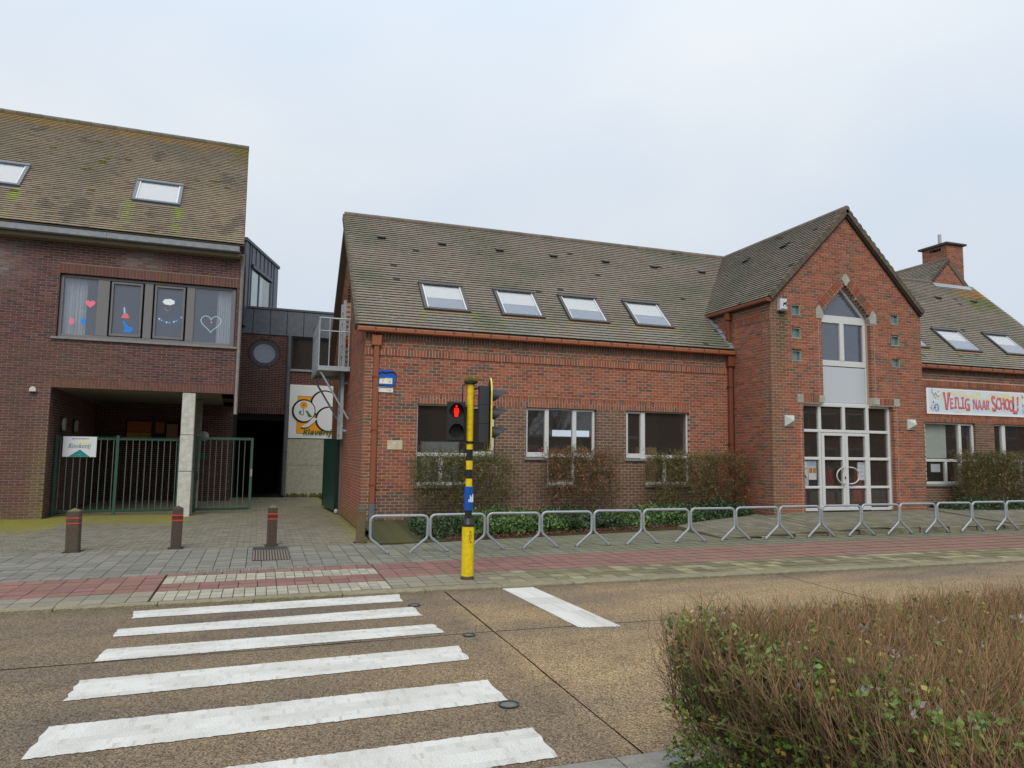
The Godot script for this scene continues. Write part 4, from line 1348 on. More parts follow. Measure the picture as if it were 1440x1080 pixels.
func build_left() -> void:
	var d2 := Vector3(cos(TH), 0, -sin(TH))
	var F := frame(Vector3(-4.75, 0, -19.6), d2)
	var lb := thing("brick_building", "dark brick corner building with wide window above an open passage", "building", Vector3(-4.75, 0, -19.6))
	var FL := Transform3D(F.basis * Basis(UPV, PI / 2), F * Vector3(0.03, 0, 0))      # passage wall, facing right
	var bk := []
	var wall := group_node("wall", lb)
	var fn := FastNoiseLite.new()
	fn.seed = 4
	fn.frequency = 1.2
	fn.fractal_octaves = 3
	var pal := [S(112, 72, 66), S(104, 68, 64), S(118, 78, 71), S(97, 67, 65), S(110, 70, 62), S(88, 69, 68), S(122, 82, 73)]
	var tone := func(x: float, y: float) -> Color:
		var q: Color = pal[rng.randi() % pal.size()]
		q = mulc(q, 1.0 + 0.2 * fn.get_noise_2d(x, y) + rng.randf_range(-0.13, 0.13))
		if x < 1.6 and y < 4.2: q = mixc(q, S(118, 86, 62), 0.35)
		# lime bloom under the eaves
		var e := maxf(exp(-pow((x + 1.35) / 0.55, 2) - pow((y - 6.0) / 0.5, 2)), exp(-pow((x - 1.75) / 0.45, 2) - pow((y - 6.32) / 0.26, 2)) * 0.9)
		q = mixc(q, S(176, 166, 158), e * rng.randf_range(0.2, 0.9))
		if y < 2.4 and x < 0.04 and x > -0.35: q = mixc(q, S(128, 122, 44), clampf((2.4 - y) * 0.5, 0.0, 0.8) * clampf((x + 0.4) * 2.6, 0.0, 1.0) * rng.randf_range(0.4, 1.2))
		if y < 0.4: q = mixc(q, S(116, 108, 48), (0.4 - y) * 1.8 * rng.randf())
		return q
	var up := func(x: float, y: float) -> Color: return mixc(tone.call(x, y), S(140, 92, 70), 0.4)
	var holes := [rect(0.03, -0.5, 4.2, 3.115), rect(0.05, 4.31, 4.0, 5.865)]
	var skip := [rect(0.03, 5.865, 4.06, 6.10), rect(0.03, 3.115, 4.06, 3.33)]
	var mort := S(158, 142, 136)
	bricks(F, rect(-7.0, 0.0, 4.055, 6.72), holes, skip, 0.222, 0.0625, tone, bk, wall, 0.35, mort, 0.015)
	soldiers(F, 0.03, 4.055, 5.87, 6.10, 0.075, 0.0, up, bk, wall, 0.003, 0.013)
	soldiers(F, 0.03, 4.055, 3.12, 3.33, 0.075, 0.10, up, bk, wall, 0.003, 0.013)
	# passage flank and back walls
	bricks(FL, rect(0.0, 0.0, 6.2, 3.1), [], [], 0.222, 0.0625, func(x, y):
		var q: Color = tone.call(2.0, 3.9)
		if x < 0.12 and y < 2.3: q = mixc(q, S(128, 122, 44), 0.5 * rng.randf())
		return q, bk, wall, 0.3, mort, 0.015)
	var FB := Transform3D(F.basis, F * Vector3(0, 0, -6.15))
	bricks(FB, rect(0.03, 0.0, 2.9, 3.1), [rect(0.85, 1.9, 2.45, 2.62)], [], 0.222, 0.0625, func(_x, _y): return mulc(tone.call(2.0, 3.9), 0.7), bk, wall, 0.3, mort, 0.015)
	var FI := Transform3D(F.basis, F * Vector3(0, 0, -5.6))
	bricks(FI, rect(2.9, 0.0, 4.06, 3.1), [], [], 0.222, 0.0625, func(_x, _y): return tone.call(2.0, 3.9), bk, wall, 0.3, mort, 0.015)
	emit(bk, "brick", "brickwork", wall, M.brick, "brick")
	var b := MB.new()
	b.box(F, -7.0, 4.03, 0.0, 6.7, -7.8, -7.5, S(112, 74, 62))
	b.box(F, 3.75, 4.05, 3.13, 6.7, -7.5, -0.36, S(112, 74, 62))
	b.prism(Transform3D(F.basis * Basis(UPV, -PI / 2), F * Vector3(4.05, 0, 0)), PackedVector2Array([Vector2(-7.5, 6.7), Vector2(0.0, 6.7), Vector2(-3.75, 10.5)]), 0.0, 0.3, S(112, 74, 62))
	put(b, "flank_wall", wall, M.mortar)
	b = MB.new()
	b.box(F, 0.0, 4.03, 3.13, 3.35, -7.5, -0.36, S(150, 146, 134))
	put(b, "passage_ceiling", lb, M.concrete)
	b = MB.new()
	b.box(F, 0.06, 3.9, 6.0, 6.1, -6.0, -0.36, S(150, 150, 150))
	b.box(F, 0.06, 3.7, 4.1, 6.0, -4.1, -4.0, S(130, 132, 136))
	b.box(F, -0.06, 0.04, 4.1, 6.0, -4.0, -0.36, S(130, 132, 136))
	put(b, "room", lb, M.plain)
	# concrete posts with open joints
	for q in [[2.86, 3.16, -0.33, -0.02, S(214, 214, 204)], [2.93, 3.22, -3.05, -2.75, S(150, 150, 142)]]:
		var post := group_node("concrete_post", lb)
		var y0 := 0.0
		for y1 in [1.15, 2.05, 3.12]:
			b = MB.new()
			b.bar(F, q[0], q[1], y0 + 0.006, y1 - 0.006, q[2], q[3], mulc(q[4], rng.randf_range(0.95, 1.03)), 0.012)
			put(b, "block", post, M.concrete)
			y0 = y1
	# wide window
	var G := S(128, 126, 128)
	var wn := group_node("wide_window", lb)
	b = MB.new()
	for r in [[0.06, 0.13, 4.33, 5.85], [3.90, 3.99, 4.33, 5.85], [0.13, 3.90, 5.79, 5.85], [0.13, 3.90, 4.33, 4.41], [0.84, 1.10, 4.41, 5.79], [1.87, 2.06, 4.41, 5.79], [2.83, 3.02, 4.41, 5.79]]:
		b.bar(F, r[0], r[1], r[2], r[3], -0.16, -0.08, G, 0.008)
	for r in [[1.14, 1.83], [2.10, 2.79]]:
		b.bar(F, r[0], r[0] + 0.05, 4.43, 5.77, -0.1, -0.066, mulc(G, 0.95), 0.006)
		b.bar(F, r[1] - 0.05, r[1], 4.43, 5.77, -0.1, -0.066, mulc(G, 0.95), 0.006)
		b.bar(F, r[0] + 0.05, r[1] - 0.05, 5.72, 5.77, -0.1, -0.066, mulc(G, 0.95), 0.006)
		b.bar(F, r[0] + 0.05, r[1] - 0.05, 4.43, 4.49, -0.1, -0.066, mulc(G, 0.95), 0.006)
	put(b, "frame", wn, M.plain)
	for r in [[0.13, 0.84], [1.16, 1.81], [2.12, 2.77], [3.02, 3.90]]:
		b = MB.new()
		b.box(F, r[0], r[1], 4.41, 5.79, -0.125, -0.117, Color.WHITE)
		put(b, "pane", wn, M.pane_up)
	b = MB.new()
	b.bar(F, -0.05, 4.07, 4.27, 4.325, -0.1, 0.06, S(150, 148, 146), 0.006)
	put(b, "sill", wn, M.concrete)
	for q in [[0.12, 0.60], [3.55, 3.92]]:
		b = MB.new()
		var n := 26
		for i in n:
			var xa: float = lerpf(q[0], q[1], float(i) / n)
			var xb: float = lerpf(q[0], q[1], float(i + 1) / n)
			var za := -0.26 + 0.028 * sin(i * 1.7) + 0.01 * sin(i * 0.6)
			var zb := -0.26 + 0.028 * sin((i + 1) * 1.7) + 0.01 * sin((i + 1) * 0.6)
			b.quad(F * Vector3(xa, 4.4, za), F * Vector3(xb, 4.4, zb), F * Vector3(xb, 5.8, zb), F * Vector3(xa, 5.8, za), S(226, 234, 240))
			b.quad(F * Vector3(xb, 4.4, zb - 0.004), F * Vector3(xa, 4.4, za - 0.004), F * Vector3(xa, 5.8, za - 0.004), F * Vector3(xb, 5.8, zb - 0.004), S(226, 234, 240))
		put(b, "curtain", wn, M.cloth)
	# paper decorations stuck on the panes
	var zd := -0.112
	var deco := func(pts: Array, col: Color) -> void:
		var bb := MB.new()
		bb.prism(F, PackedVector2Array(pts), zd - 0.002, zd, col)
		put(bb, "window_sticker", wn, M.print)
	deco.call(_heart(0.70, 5.19, 0.11), S(238, 120, 140))
	deco.call(_blob(0.33, 4.73, 0.06, 0.09, 9), S(232, 120, 150))
	deco.call(_blob(0.575, 4.75, 0.055, 0.085, 9), S(30, 140, 224))
	deco.call([Vector2(1.42, 5.16), Vector2(1.45, 5.16), Vector2(1.475, 4.99), Vector2(1.435, 4.99)], S(170, 214, 240))
	deco.call([Vector2(1.38, 4.89), Vector2(1.56, 4.89), Vector2(1.53, 4.99), Vector2(1.47, 5.04), Vector2(1.41, 4.98)], S(226, 110, 120))
	deco.call([Vector2(1.41, 4.82), Vector2(1.45, 4.82), Vector2(1.55, 4.69), Vector2(1.64, 4.68), Vector2(1.66, 4.60), Vector2(1.60, 4.54), Vector2(1.45, 4.54), Vector2(1.47, 4.64)], S(34, 130, 214))
	deco.call(_blob(2.42, 5.38, 0.15, 0.085, 7), S(232, 240, 246))
	for k in 7: deco.call(_blob(2.34 + 0.03 * (k % 4) + 0.01 * k, 5.2 - 0.035 * (k % 3), 0.012, 0.012, 5), [S(230, 200, 120), S(240, 240, 240), S(220, 120, 90)][k % 3])
	for k in 11:
		var t := (k + 0.5) / 11.0
		var x := lerpf(2.14, 2.76, t)
		var y := 5.02 - 0.17 * (1.0 - pow(2.0 * t - 1.0, 2)) + 0.03 * t
		deco.call([Vector2(x - 0.028, y + 0.012), Vector2(x + 0.028, y + 0.012), Vector2(x, y - 0.045)], [S(60, 130, 220), S(200, 220, 240), S(110, 170, 230)][k % 3])
	b = MB.new()
	var hp := _heart(3.42, 4.92, 0.24)
	for i in hp.size():
		var a: Vector2 = hp[i]
		var e: Vector2 = hp[(i + 1) % hp.size()]
		var nn := (e - a).orthogonal().normalized() * 0.009
		b.quad(F * Vector3(a.x - nn.x, a.y - nn.y, zd), F * Vector3(e.x - nn.x, e.y - nn.y, zd), F * Vector3(e.x + nn.x, e.y + nn.y, zd), F * Vector3(a.x + nn.x, a.y + nn.y, zd), S(176, 206, 220))
	put(b, "window_sticker", wn, M.print)
	deco.call(_blob(3.43, 4.94, 0.022, 0.022, 6), S(230, 150, 170))
	# orange paper behind the window at the back of the passage
	b = MB.new()
	b.bar(FB, 0.85, 2.45, 1.9, 1.95, -0.2, -0.1, S(90, 80, 60))
	b.bar(FB, 1.62, 1.70, 1.95, 2.56, -0.2, -0.1, S(90, 80, 60))
	b.bar(FB, 0.85, 2.45, 2.56, 2.62, -0.2, -0.1, S(90, 80, 60))
	var rw := put(b, "rear_window", lb, M.wood)
	for q in [[0.9, 1.60, 2.22, 2.55, S(196, 110, 60)], [0.9, 1.60, 1.96, 2.20, S(200, 164, 60)], [1.72, 1.98, 2.2, 2.55, S(190, 110, 64)], [2.05, 2.38, 1.98, 2.5, S(180, 150, 120)]]:
		b = MB.new()
		b.box(FB, q[0], q[1], q[2], q[3], -0.17, -0.16, q[4])
		put(b, "paper", rw, M.print)
	b = MB.new()
	b.box(FB, 0.8, 2.5, 1.8, 2.7, -0.34, -0.3, S(60, 50, 40))
	put(b, "backing", rw, M.plain)
	# roof
	var q2 := 0.70711
	var R := Transform3D(F.basis * Basis(Vector3(1, 0, 0), Vector3(0, q2, -q2), Vector3(0, q2, q2)), F * Vector3(0, 6.90, 0.42))
	var fr := FastNoiseLite.new()
	fr.seed = 61
	fr.frequency = 0.55
	fr.fractal_octaves = 4
	var roof := group_node("roof", lb)
	var tl := []
	var ks := [[1.37, 2.51], [-2.22, -1.08]]
	var hs := []
	for s in ks: hs.append(rect(s[0], 1.58, s[1], 2.78))
	tiles(R, rect(-7.0, -0.03, 4.12, 5.92), hs, 0.165, 0.102, func(x, v):
		var q := mixc(S(150, 136, 117), S(161, 144, 121), rng.randf())
		if rng.randf() < 0.07: q = S(140, 116, 100)
		var k := fr.get_noise_2d(x * 0.8, v * 0.8)
		q = mixc(q, S(124, 116, 101), clampf(0.15 + 0.7 * k + 0.06 * v, 0.0, 0.7))
		var lich := clampf((v - 5.15) * 1.3 + fr.get_noise_2d(x * 2.0, v * 5.0) * 0.8, 0.0, 0.9)
		q = mixc(q, S(170, 134, 62), lich * 0.8)
		if x > 3.4 and v > 4.2: q = mixc(q, S(126, 122, 56), clampf((x - 3.4) * (v - 4.2) * 1.1, 0.0, 0.7))
		for s in ks:
			for e in s:
				if v < 1.58 and absf(x - e + 0.03) < 0.11: q = mixc(q, S(150, 176, 50), clampf(v * 0.5 + fr.get_noise_2d(x * 14, v * 2) * 1.1 - 0.1, 0.0, 0.85))
		if fr.get_noise_2d(x * 1.4 + 30.0, v * 0.6) > 0.42: q = mixc(q, S(84, 78, 72), 0.45)
		if rng.randf() < 0.006: q = S(110, 104, 30)
		return mulc(q, rng.randf_range(0.95, 1.05)), tl, roof)
	emit(tl, "tile", "tiling", roof, M.tile, "tile")
	b = MB.new()
	b.prism(R, rect(-7.0, -0.05, 4.13, 5.92), -0.16, 0.0, S(60, 56, 50))
	var R2 := Transform3D(F.basis * Basis(Vector3(-1, 0, 0), Vector3(0, q2, q2), Vector3(0, q2, -q2)), F * Vector3(0, 6.90, -7.92))
	b.prism(R2, rect(-4.13, -0.05, 7.0, 5.92), -0.16, 0.02, S(112, 98, 80))
	put(b, "roof_deck", roof, M.slab)
	ridge(roof, F * Vector3(-7.0, 11.09, -3.75), F.basis.x * 11.14, 36, 0.095, [S(120, 112, 96), S(104, 98, 84)])
	# tufts of moss on the slope
	for q in [[0.42, 3.55, 0.16], [0.16, 3.02, 0.17], [3.27, 3.30, 0.16], [3.6, 3.0, 0.08], [1.0, 3.9, 0.07]]:
		b = MB.new()
		for k in 26:
			var a := rng.randf() * TAU
			var rr: float = q[2] * sqrt(rng.randf())
			var hgt: float = 0.05 * (1.0 - rr / q[2]) + 0.015
			var p := R * Vector3(q[0] + cos(a) * rr, q[1] + sin(a) * rr * 0.4, 0.03)
			b.lathe(p, [Vector2(0.03, -0.02), Vector2(0.026, hgt * 0.6), Vector2(0.0, hgt)], 5, mixc(S(112, 104, 30), S(86, 84, 30), rng.randf()))
		put(b, "moss", roof, M.soil, "stuff")
	for s in ks: skylight(lb, R, s[0], s[1], 1.60, 2.76, 0.0, S(116, 124, 134))
	# zinc box gutter and soffit
	b = MB.new()
	b.bar(F, -7.0, 4.03, 6.70, 6.885, 0.22, 0.44, S(140, 144, 150), 0.02)
	var gt := put(b, "gutter", lb, M.zinc)
	for x in [-5.0, -2.0, 1.03]:
		b = MB.new()
		b.box(F, x, x + 0.012, 6.698, 6.888, 0.42, 0.444, S(100, 104, 110))
		put(b, "seam", gt, M.zinc)
	b = MB.new()
	b.bar(F, -7.0, 4.04, 6.60, 6.705, -0.02, 0.30, S(134, 124, 104), 0.02)
	put(b, "soffit", lb, M.wood)
	b = MB.new()
	b.tube([F * Vector3(4.10, 6.72, 0.12), F * Vector3(4.11, 6.5, 0.0), F * Vector3(4.11, 2.6, 0.0)], 0.045, 0.045, 10, S(156, 150, 144))
	put(b, "downpipe", lb, M.zinc)

	# things on and in the passage
	var al := thing("alarm_siren", "small white domed alarm siren on dark brick beside passage", "alarm", F * Vector3(-0.324, 3.02, 0.02))
	b = MB.new()
	b.prism(F, PackedVector2Array([Vector2(-0.39, 3.0), Vector2(-0.255, 3.0), Vector2(-0.26, 3.06), Vector2(-0.285, 3.10), Vector2(-0.323, 3.115), Vector2(-0.36, 3.10), Vector2(-0.385, 3.06)]), 0.0, 0.09, S(226, 222, 214))
	put(b, "housing", al, M.upvc)
	b = MB.new()
	b.bar(F, -0.38, -0.265, 2.985, 3.0, 0.0, 0.075, S(190, 186, 180), 0.004)
	put(b, "base", al, M.upvc)
	for k in 2:
		var p := FL * Vector3(1.3 + 1.5 * k, 2.28, 0.0)
		var wl := thing("bulkhead_lamp", "oval white wall lamp inside dark passage, " + ["nearer the street" if true else "", "deeper inside"][k], "lamp", p, "wall lamps in the passage")
		b = MB.new()
		b.prism(Transform3D(FL.basis, p), PackedVector2Array(_blob(0.0, 0.0, 0.13, 0.2, 14)), 0.0, 0.05, S(60, 60, 60))
		put(b, "base", wl, M.satin)
		b = MB.new()
		b.prism(Transform3D(FL.basis, p), PackedVector2Array(_blob(0.0, 0.0, 0.10, 0.165, 14)), 0.05, 0.11, S(206, 206, 200))
		put(b, "lamp_shade", wl, M.upvc)
	var gp := FI * Vector3(3.2, 2.1, 0.02)
	var gl := thing("globe_lamp", "round pale globe lamp on dark brick behind open green gate", "lamp", gp)
	b = MB.new()
	b.lathe(gp + Vector3(0, 0, 0.16), [Vector2(0.0, -0.17), Vector2(0.11, -0.13), Vector2(0.165, -0.04), Vector2(0.16, 0.06), Vector2(0.10, 0.14), Vector2(0.0, 0.17)], 16, S(206, 206, 200))
	put(b, "lamp_shade", gl, M.upvc)
	b = MB.new()
	b.bar(FI, 3.12, 3.28, 2.02, 2.18, 0.0, 0.08, S(80, 80, 80), 0.01)
	put(b, "base", gl, M.satin)
	var es := FI * Vector3(3.12, 1.45, 0.02)
	var gs := thing("green_sign", "small green safety sign on brick below globe lamp", "sign", es)
	b = MB.new()
	b.bar(FI, 2.98, 3.34, 1.36, 1.54, 0.0, 0.015, S(20, 110, 70), 0.003)
	put(b, "plate", gs, M.print)
	# fence and gates in dark green steel
	var GR := S(44, 78, 66)
	var FF := Transform3D(F.basis, F * Vector3(0, 0, -0.75))
	var fe := thing("green_fence", "dark green steel bar fence closing the passage left of the concrete post", "fence", FF * Vector3(0.1, 0, 0))
	b = MB.new()
	b.bar(FF, 0.08, 2.84, 1.90, 1.95, -0.02, 0.02, GR)
	put(b, "rail", fe, M.satin)
	b = MB.new()
	b.bar(FF, 0.08, 2.84, 0.13, 0.19, -0.02, 0.02, GR)
	put(b, "rail", fe, M.satin)
	for x in [0.09, 1.40, 2.82]:
		b = MB.new()
		b.bar(FF, x - 0.035, x + 0.035, 0.03, 2.02, -0.035, 0.035, S(56, 92, 80))
		put(b, "post", fe, M.satin)
	for i in 19:
		var x := 0.17 + i * 0.143
		if absf(x - 1.40) < 0.06: continue
		b = MB.new()
		b.tube([FF * Vector3(x, 0.15, 0), FF * Vector3(x, 1.93, 0)], 0.011, 0.011, 6, S(104, 116, 108))
		put(b, "bar", fe, M.satin)
	for i in 46:
		b = MB.new()
		b.box(FF, 0.12 + i * 0.059, 0.145 + i * 0.059, 1.95, 1.985, -0.006, 0.006, mulc(GR, 0.9))
		put(b, "spike", fe, M.satin)
	var FQ := Transform3D(Basis(Vector3(1, 0, 0), UPV, Vector3(0, 0, 1)).rotated(UPV, 0.10), Vector3(-1.60, 0, -20.55))
	var ga := thing("barred_gate", "dark green barred gate leaf standing right of the concrete post", "gate", FQ * Vector3(0, 0.05, 0))
	b = MB.new()
	b.bar(FQ, 0.0, 0.075, 0.08, 2.02, -0.03, 0.03, GR)
	b.bar(FQ, 1.36, 1.425, 0.12, 2.02, -0.03, 0.03, S(72, 104, 92))
	b.bar(FQ, 0.075, 1.36, 1.95, 2.02, -0.025, 0.025, S(64, 98, 84))
	b.bar(FQ, 0.075, 1.36, 0.12, 0.19, -0.025, 0.025, GR)
	put(b, "frame", ga, M.satin)
	for i in 8:
		b = MB.new()
		var x := 0.22 + i * 0.142
		b.tube([FQ * Vector3(x, 0.16, 0), FQ * Vector3(x, 1.98, 0)], 0.011, 0.011, 6, S(104, 116, 108))
		put(b, "bar", ga, M.satin)
	b = MB.new()
	b.box(FQ, 0.0, 0.1, 0.9, 1.1, 0.03, 0.07, mulc(GR, 0.8))
	put(b, "hinge", ga, M.satin)
	b = MB.new()
	b.box(FQ, 1.37, 1.42, 1.0, 1.2, 0.03, 0.045, S(170, 172, 170))
	put(b, "lock", ga, M.metal)
	# notice board on the fence
	var FK := Transform3D(F.basis, FF * Vector3(0, 0, 0.045))
	var sg := thing("white_sign", "white sign with teal triangle and script lettering on green fence", "sign", FK * Vector3(0.58, 1.47, 0))
	b = MB.new()
	b.bar(FK, 0.22, 0.945, 1.475, 1.975, -0.01, 0.008, S(216, 220, 226), 0.004)
	put(b, "plate", sg, M.print)
	b = MB.new()
	b.prism(FK, PackedVector2Array([Vector2(0.345, 1.482), Vector2(0.815, 1.482), Vector2(0.59, 1.66)]), 0.008, 0.011, S(24, 128, 132))
	put(b, "emblem", sg, M.print)
	b = MB.new()
	b.prism(FK, PackedVector2Array([Vector2(0.52, 1.842), Vector2(0.80, 1.855), Vector2(0.80, 1.815), Vector2(0.55, 1.80)]), 0.008, 0.010, S(232, 222, 150))
	put(b, "brush_stroke", sg, M.print)
	text_on(sg, "lettering", "Stap mee de toekomst in", FK, 0.585, 1.925, 0.010, 0.034, _ink(S(40, 66, 84)), "Droid Sans", 0.72)
	text_on(sg, "lettering", "Kookerij", FK, 0.58, 1.745, 0.010, 0.105, _ink(S(36, 84, 96)), "Droid Serif", 0.85, 0.25)
	text_on(sg, "lettering", "~", FK, 0.585, 1.535, 0.012, 0.08, _ink(S(160, 214, 214)), "Droid Sans", 1.4)

func _ink(c: Color) -> StandardMaterial3D:
	var m := StandardMaterial3D.new()
	m.albedo_color = c.linear_to_srgb()
	m.roughness = 0.6
	return m

func _heart(cx: float, cy: float, r: float) -> Array:
	var out := []
	for i in 24:
		var t := TAU * i / 24.0
		out.append(Vector2(cx + r * pow(sin(t), 3), cy + r * (13.0 * cos(t) - 5.0 * cos(2 * t) - 2.0 * cos(3 * t) - cos(4 * t)) / 16.0))
	return out

func _blob(cx: float, cy: float, rx: float, ry: float, n: int) -> Array:
	var out := []
	for i in n * 2:
		var k := 1.0 if n > 9 else (1.0 if i % 2 else 0.86)
		var t := TAU * i / (n * 2.0)
		out.append(Vector2(cx + rx * k * cos(t), cy + ry * k * sin(t)))
	return out

func build_link() -> void:
	var d2 := Vector3(cos(TH), 0, -sin(TH))
	var F := Transform3D(frame(Vector3.ZERO, d2).basis, frame(Vector3(-4.75, 0, -19.6), d2) * Vector3(0, 0, -7.12))
	var lk := thing("link_building", "lower dark brick link with grey cladding and round window", "building", F * Vector3(4.2, 0, 0))
	var bk := []
	var wall := group_node("wall", lk)
	var pal := [S(104, 66, 62), S(92, 60, 58), S(112, 72, 64), S(84, 60, 60)]
	var tone := func(_x: float, _y: float) -> Color: return mulc(pal[rng.randi() % pal.size()], rng.randf_range(0.85, 1.1))
	var mort := S(160, 144, 136)
	var circ := PackedVector2Array(_blob(4.985, 5.11, 0.49, 0.46, 24))
	var ring := PackedVector2Array(_blob(4.985, 5.11, 0.60, 0.57, 24))
	bricks(F, rect(3.2, 2.96, 5.80, 5.78), [circ], [ring, rect(3.2, 2.96, 5.8, 3.16)], 0.222, 0.0625, tone, bk, wall, 0.3, mort, 0.015)
	soldiers(F, 3.2, 5.80, 2.965, 3.16, 0.075, 0.0, tone, bk, wall, 0.003, 0.013)
	for i in 46:
		var a := TAU * i / 46.0
		var t := F * Transform3D(Basis(Vector3(0, 0, 1), a) * Basis.from_scale(Vector3(0.10, 0.06, 0.1)), Vector3(4.985 + 0.545 * cos(a), 5.11 + 0.515 * sin(a), 0.004))
		bk.append([t, tone.call(0, 0), score(t.origin, F.basis.z, 0.01), wall])
	bricks(F, rect(5.88, 4.02, 8.2, 4.50), [], [], 0.222, 0.0625, func(_x, _y): return mixc(tone.call(0, 0), S(112, 52, 46), 0.5), bk, wall, 0.3, mort, 0.015)
	emit(bk, "brick", "brickwork", wall, M.brick, "brick")
	var b := MB.new()
	# passage under the link and the volume behind it
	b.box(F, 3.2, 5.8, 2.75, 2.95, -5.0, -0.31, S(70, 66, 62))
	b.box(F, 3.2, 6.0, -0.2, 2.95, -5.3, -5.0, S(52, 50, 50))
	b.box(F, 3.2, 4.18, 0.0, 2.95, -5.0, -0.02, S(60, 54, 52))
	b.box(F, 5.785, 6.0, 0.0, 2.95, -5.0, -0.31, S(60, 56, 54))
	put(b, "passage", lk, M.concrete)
	b = MB.new()
	b.box(F, 3.2, 8.2, 5.8, 6.65, -5.0, -0.3, S(60, 62, 66))
	b.box(F, 3.2, 5.9, 2.96, 5.8, -0.9, -0.8, S(60, 62, 66))
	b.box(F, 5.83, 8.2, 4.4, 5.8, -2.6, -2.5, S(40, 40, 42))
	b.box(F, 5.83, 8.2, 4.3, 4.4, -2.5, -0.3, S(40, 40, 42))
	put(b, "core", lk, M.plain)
	var rw := group_node("round_window", lk)
	b = MB.new()
	for i in 32:
		var a := TAU * i / 32.0
		var e := TAU * (i + 1) / 32.0
		b.prism(F, PackedVector2Array([Vector2(4.985 + 0.375 * cos(a), 5.11 + 0.355 * sin(a)), Vector2(4.985 + 0.49 * cos(a), 5.11 + 0.46 * sin(a)), Vector2(4.985 + 0.49 * cos(e), 5.11 + 0.46 * sin(e)), Vector2(4.985 + 0.375 * cos(e), 5.11 + 0.355 * sin(e))]), -0.16, -0.03, S(74, 78, 86))
	put(b, "frame", rw, M.satin)
	b = MB.new()
	b.prism(F, PackedVector2Array(_blob(4.985, 5.11, 0.376, 0.356, 24)), -0.11, -0.10, Color.WHITE)
	put(b, "pane", rw, M.pane_up)
	b = MB.new()
	b.prism(F, PackedVector2Array(_blob(4.985, 5.11, 0.40, 0.38, 24)), -0.2, -0.19, S(120, 128, 146))
	put(b, "blind", rw, M.cloth)
	var cl := group_node("cladding", lk)
	for i in 9:
		b = MB.new()
		var xa := 3.40 + i * 0.575
		b.bar(F, xa + 0.006, xa + 0.569, 5.765, 6.66, -0.06, 0.03, S(104, 108, 116, rng.randf_range(0.96, 1.04)), 0.01)
		put(b, "panel", cl, M.zinc)
	b = MB.new()
	b.bar(F, 3.3, 8.3, 6.66, 6.745, -0.3, 0.06, S(84, 88, 94), 0.01)
	put(b, "parapet_cap", cl, M.zinc)
	b = MB.new()
	b.bar(F, 5.86, 8.2, 4.5, 4.585, -0.2, 0.05, S(150, 156, 158), 0.01)
	put(b, "window_sill", lk, M.zinc)
	b = MB.new()
	b.bar(F, 5.86, 5.93, 4.585, 5.765, -0.16, -0.04, S(50, 52, 56))
	b.bar(F, 5.93, 8.2, 5.70, 5.765, -0.16, -0.04, S(50, 52, 56))
	var dwin := put(b, "window_frame", lk, M.satin)
	b = MB.new()
	b.box(F, 5.93, 8.2, 4.585, 5.70, -0.12, -0.11, Color.WHITE)
	put(b, "pane", dwin, M.pane)
	b = MB.new()
	b.tube([F * Vector3(5.80, 5.76, 0.09), F * Vector3(5.80, 0.12, 0.09)], 0.068, 0.068, 12, S(96, 102, 106))
	var dp := put(b, "downpipe", lk, M.zinc)
	for y in [1.6, 3.2, 4.6]:
		b = MB.new()
		b.tube([F * Vector3(5.80, y, 0.09), F * Vector3(5.80, y + 0.05, 0.09)], 0.078, 0.078, 12, S(80, 86, 90))
		put(b, "clamp", dp, M.zinc)
	var FCW := Transform3D(F.basis, F * Vector3(0, 0, 0.0))
	for y in [[0.0, 1.15], [1.162, 2.10]]:
		b = MB.new()
		b.bar(FCW, 5.84, 8.2, y[0], y[1], -0.3, 0.0, S(186, 184, 164), 0.006)
		put(b, "concrete_panel", lk, M.concrete)
	b = MB.new()
	b.box(FCW, 5.84, 8.2, 2.10, 4.03, -0.3, -0.02, S(120, 116, 108))
	put(b, "sign_backing", lk, M.concrete)
	b = MB.new()
	for i in 60:
		var x := 5.86 + rng.randf() * 2.2
		b.lathe(F * Vector3(x, 0.06, 0.03), [Vector2(0.07, 0.0), Vector2(0.06, 0.05), Vector2(0.0, 0.10 + rng.randf() * 0.06)], 5, mixc(S(74, 78, 34), S(104, 104, 52), rng.randf()))
	put(b, "moss", lk, M.soil, "stuff")
	# upper storey in standing-seam zinc, set back and turned
	var A := Vector3(-0.78, 0, -26.5)
	var B := Vector3(0.37, 0, -30.3)
	var FP := Transform3D(frame(Vector3.ZERO, (B - A).normalized()).basis, A)
	var L := (B - A).length()
	var pz := thing("zinc_upper_storey", "dark zinc clad upper storey with tall window above the grey parapet", "building", A + Vector3(0, 6.0, 0))
	b = MB.new()
	b.box(FP, 0.0, L, 6.0, 8.98, -4.0, -0.02, S(62, 66, 74))
	put(b, "wall", pz, M.zinc)
	b = MB.new()
	b.bar(FP, -0.05, L + 0.05, 8.98, 9.10, -4.0, 0.06, S(70, 74, 82), 0.01)
	put(b, "roof_edge", pz, M.zinc)
	var seams := [0.0, 0.38, 0.62, 1.1, 1.6, 2.1, 2.55, 3.0, 3.35, L - 0.005]
	for i in seams.size() - 1:
		b = MB.new()
		var yb := 6.0
		if seams[i] >= 0.6 and seams[i + 1] < 3.1: yb = 8.30
		b.bar(FP, seams[i] + 0.02, seams[i + 1] - 0.005, yb, 8.98, -0.02, 0.012, S(96, 100, 112, rng.randf_range(0.92, 1.06)), 0.006)
		b.box(FP, seams[i], seams[i] + 0.02, yb, 8.98, -0.02, 0.04, S(96, 100, 110))
		put(b, "panel", pz, M.zinc)
	var pw := group_node("tall_window", pz)
	b = MB.new()
	b.bar(FP, 0.62, 3.0, 8.18, 8.30, -0.02, 0.10, S(40, 44, 50))
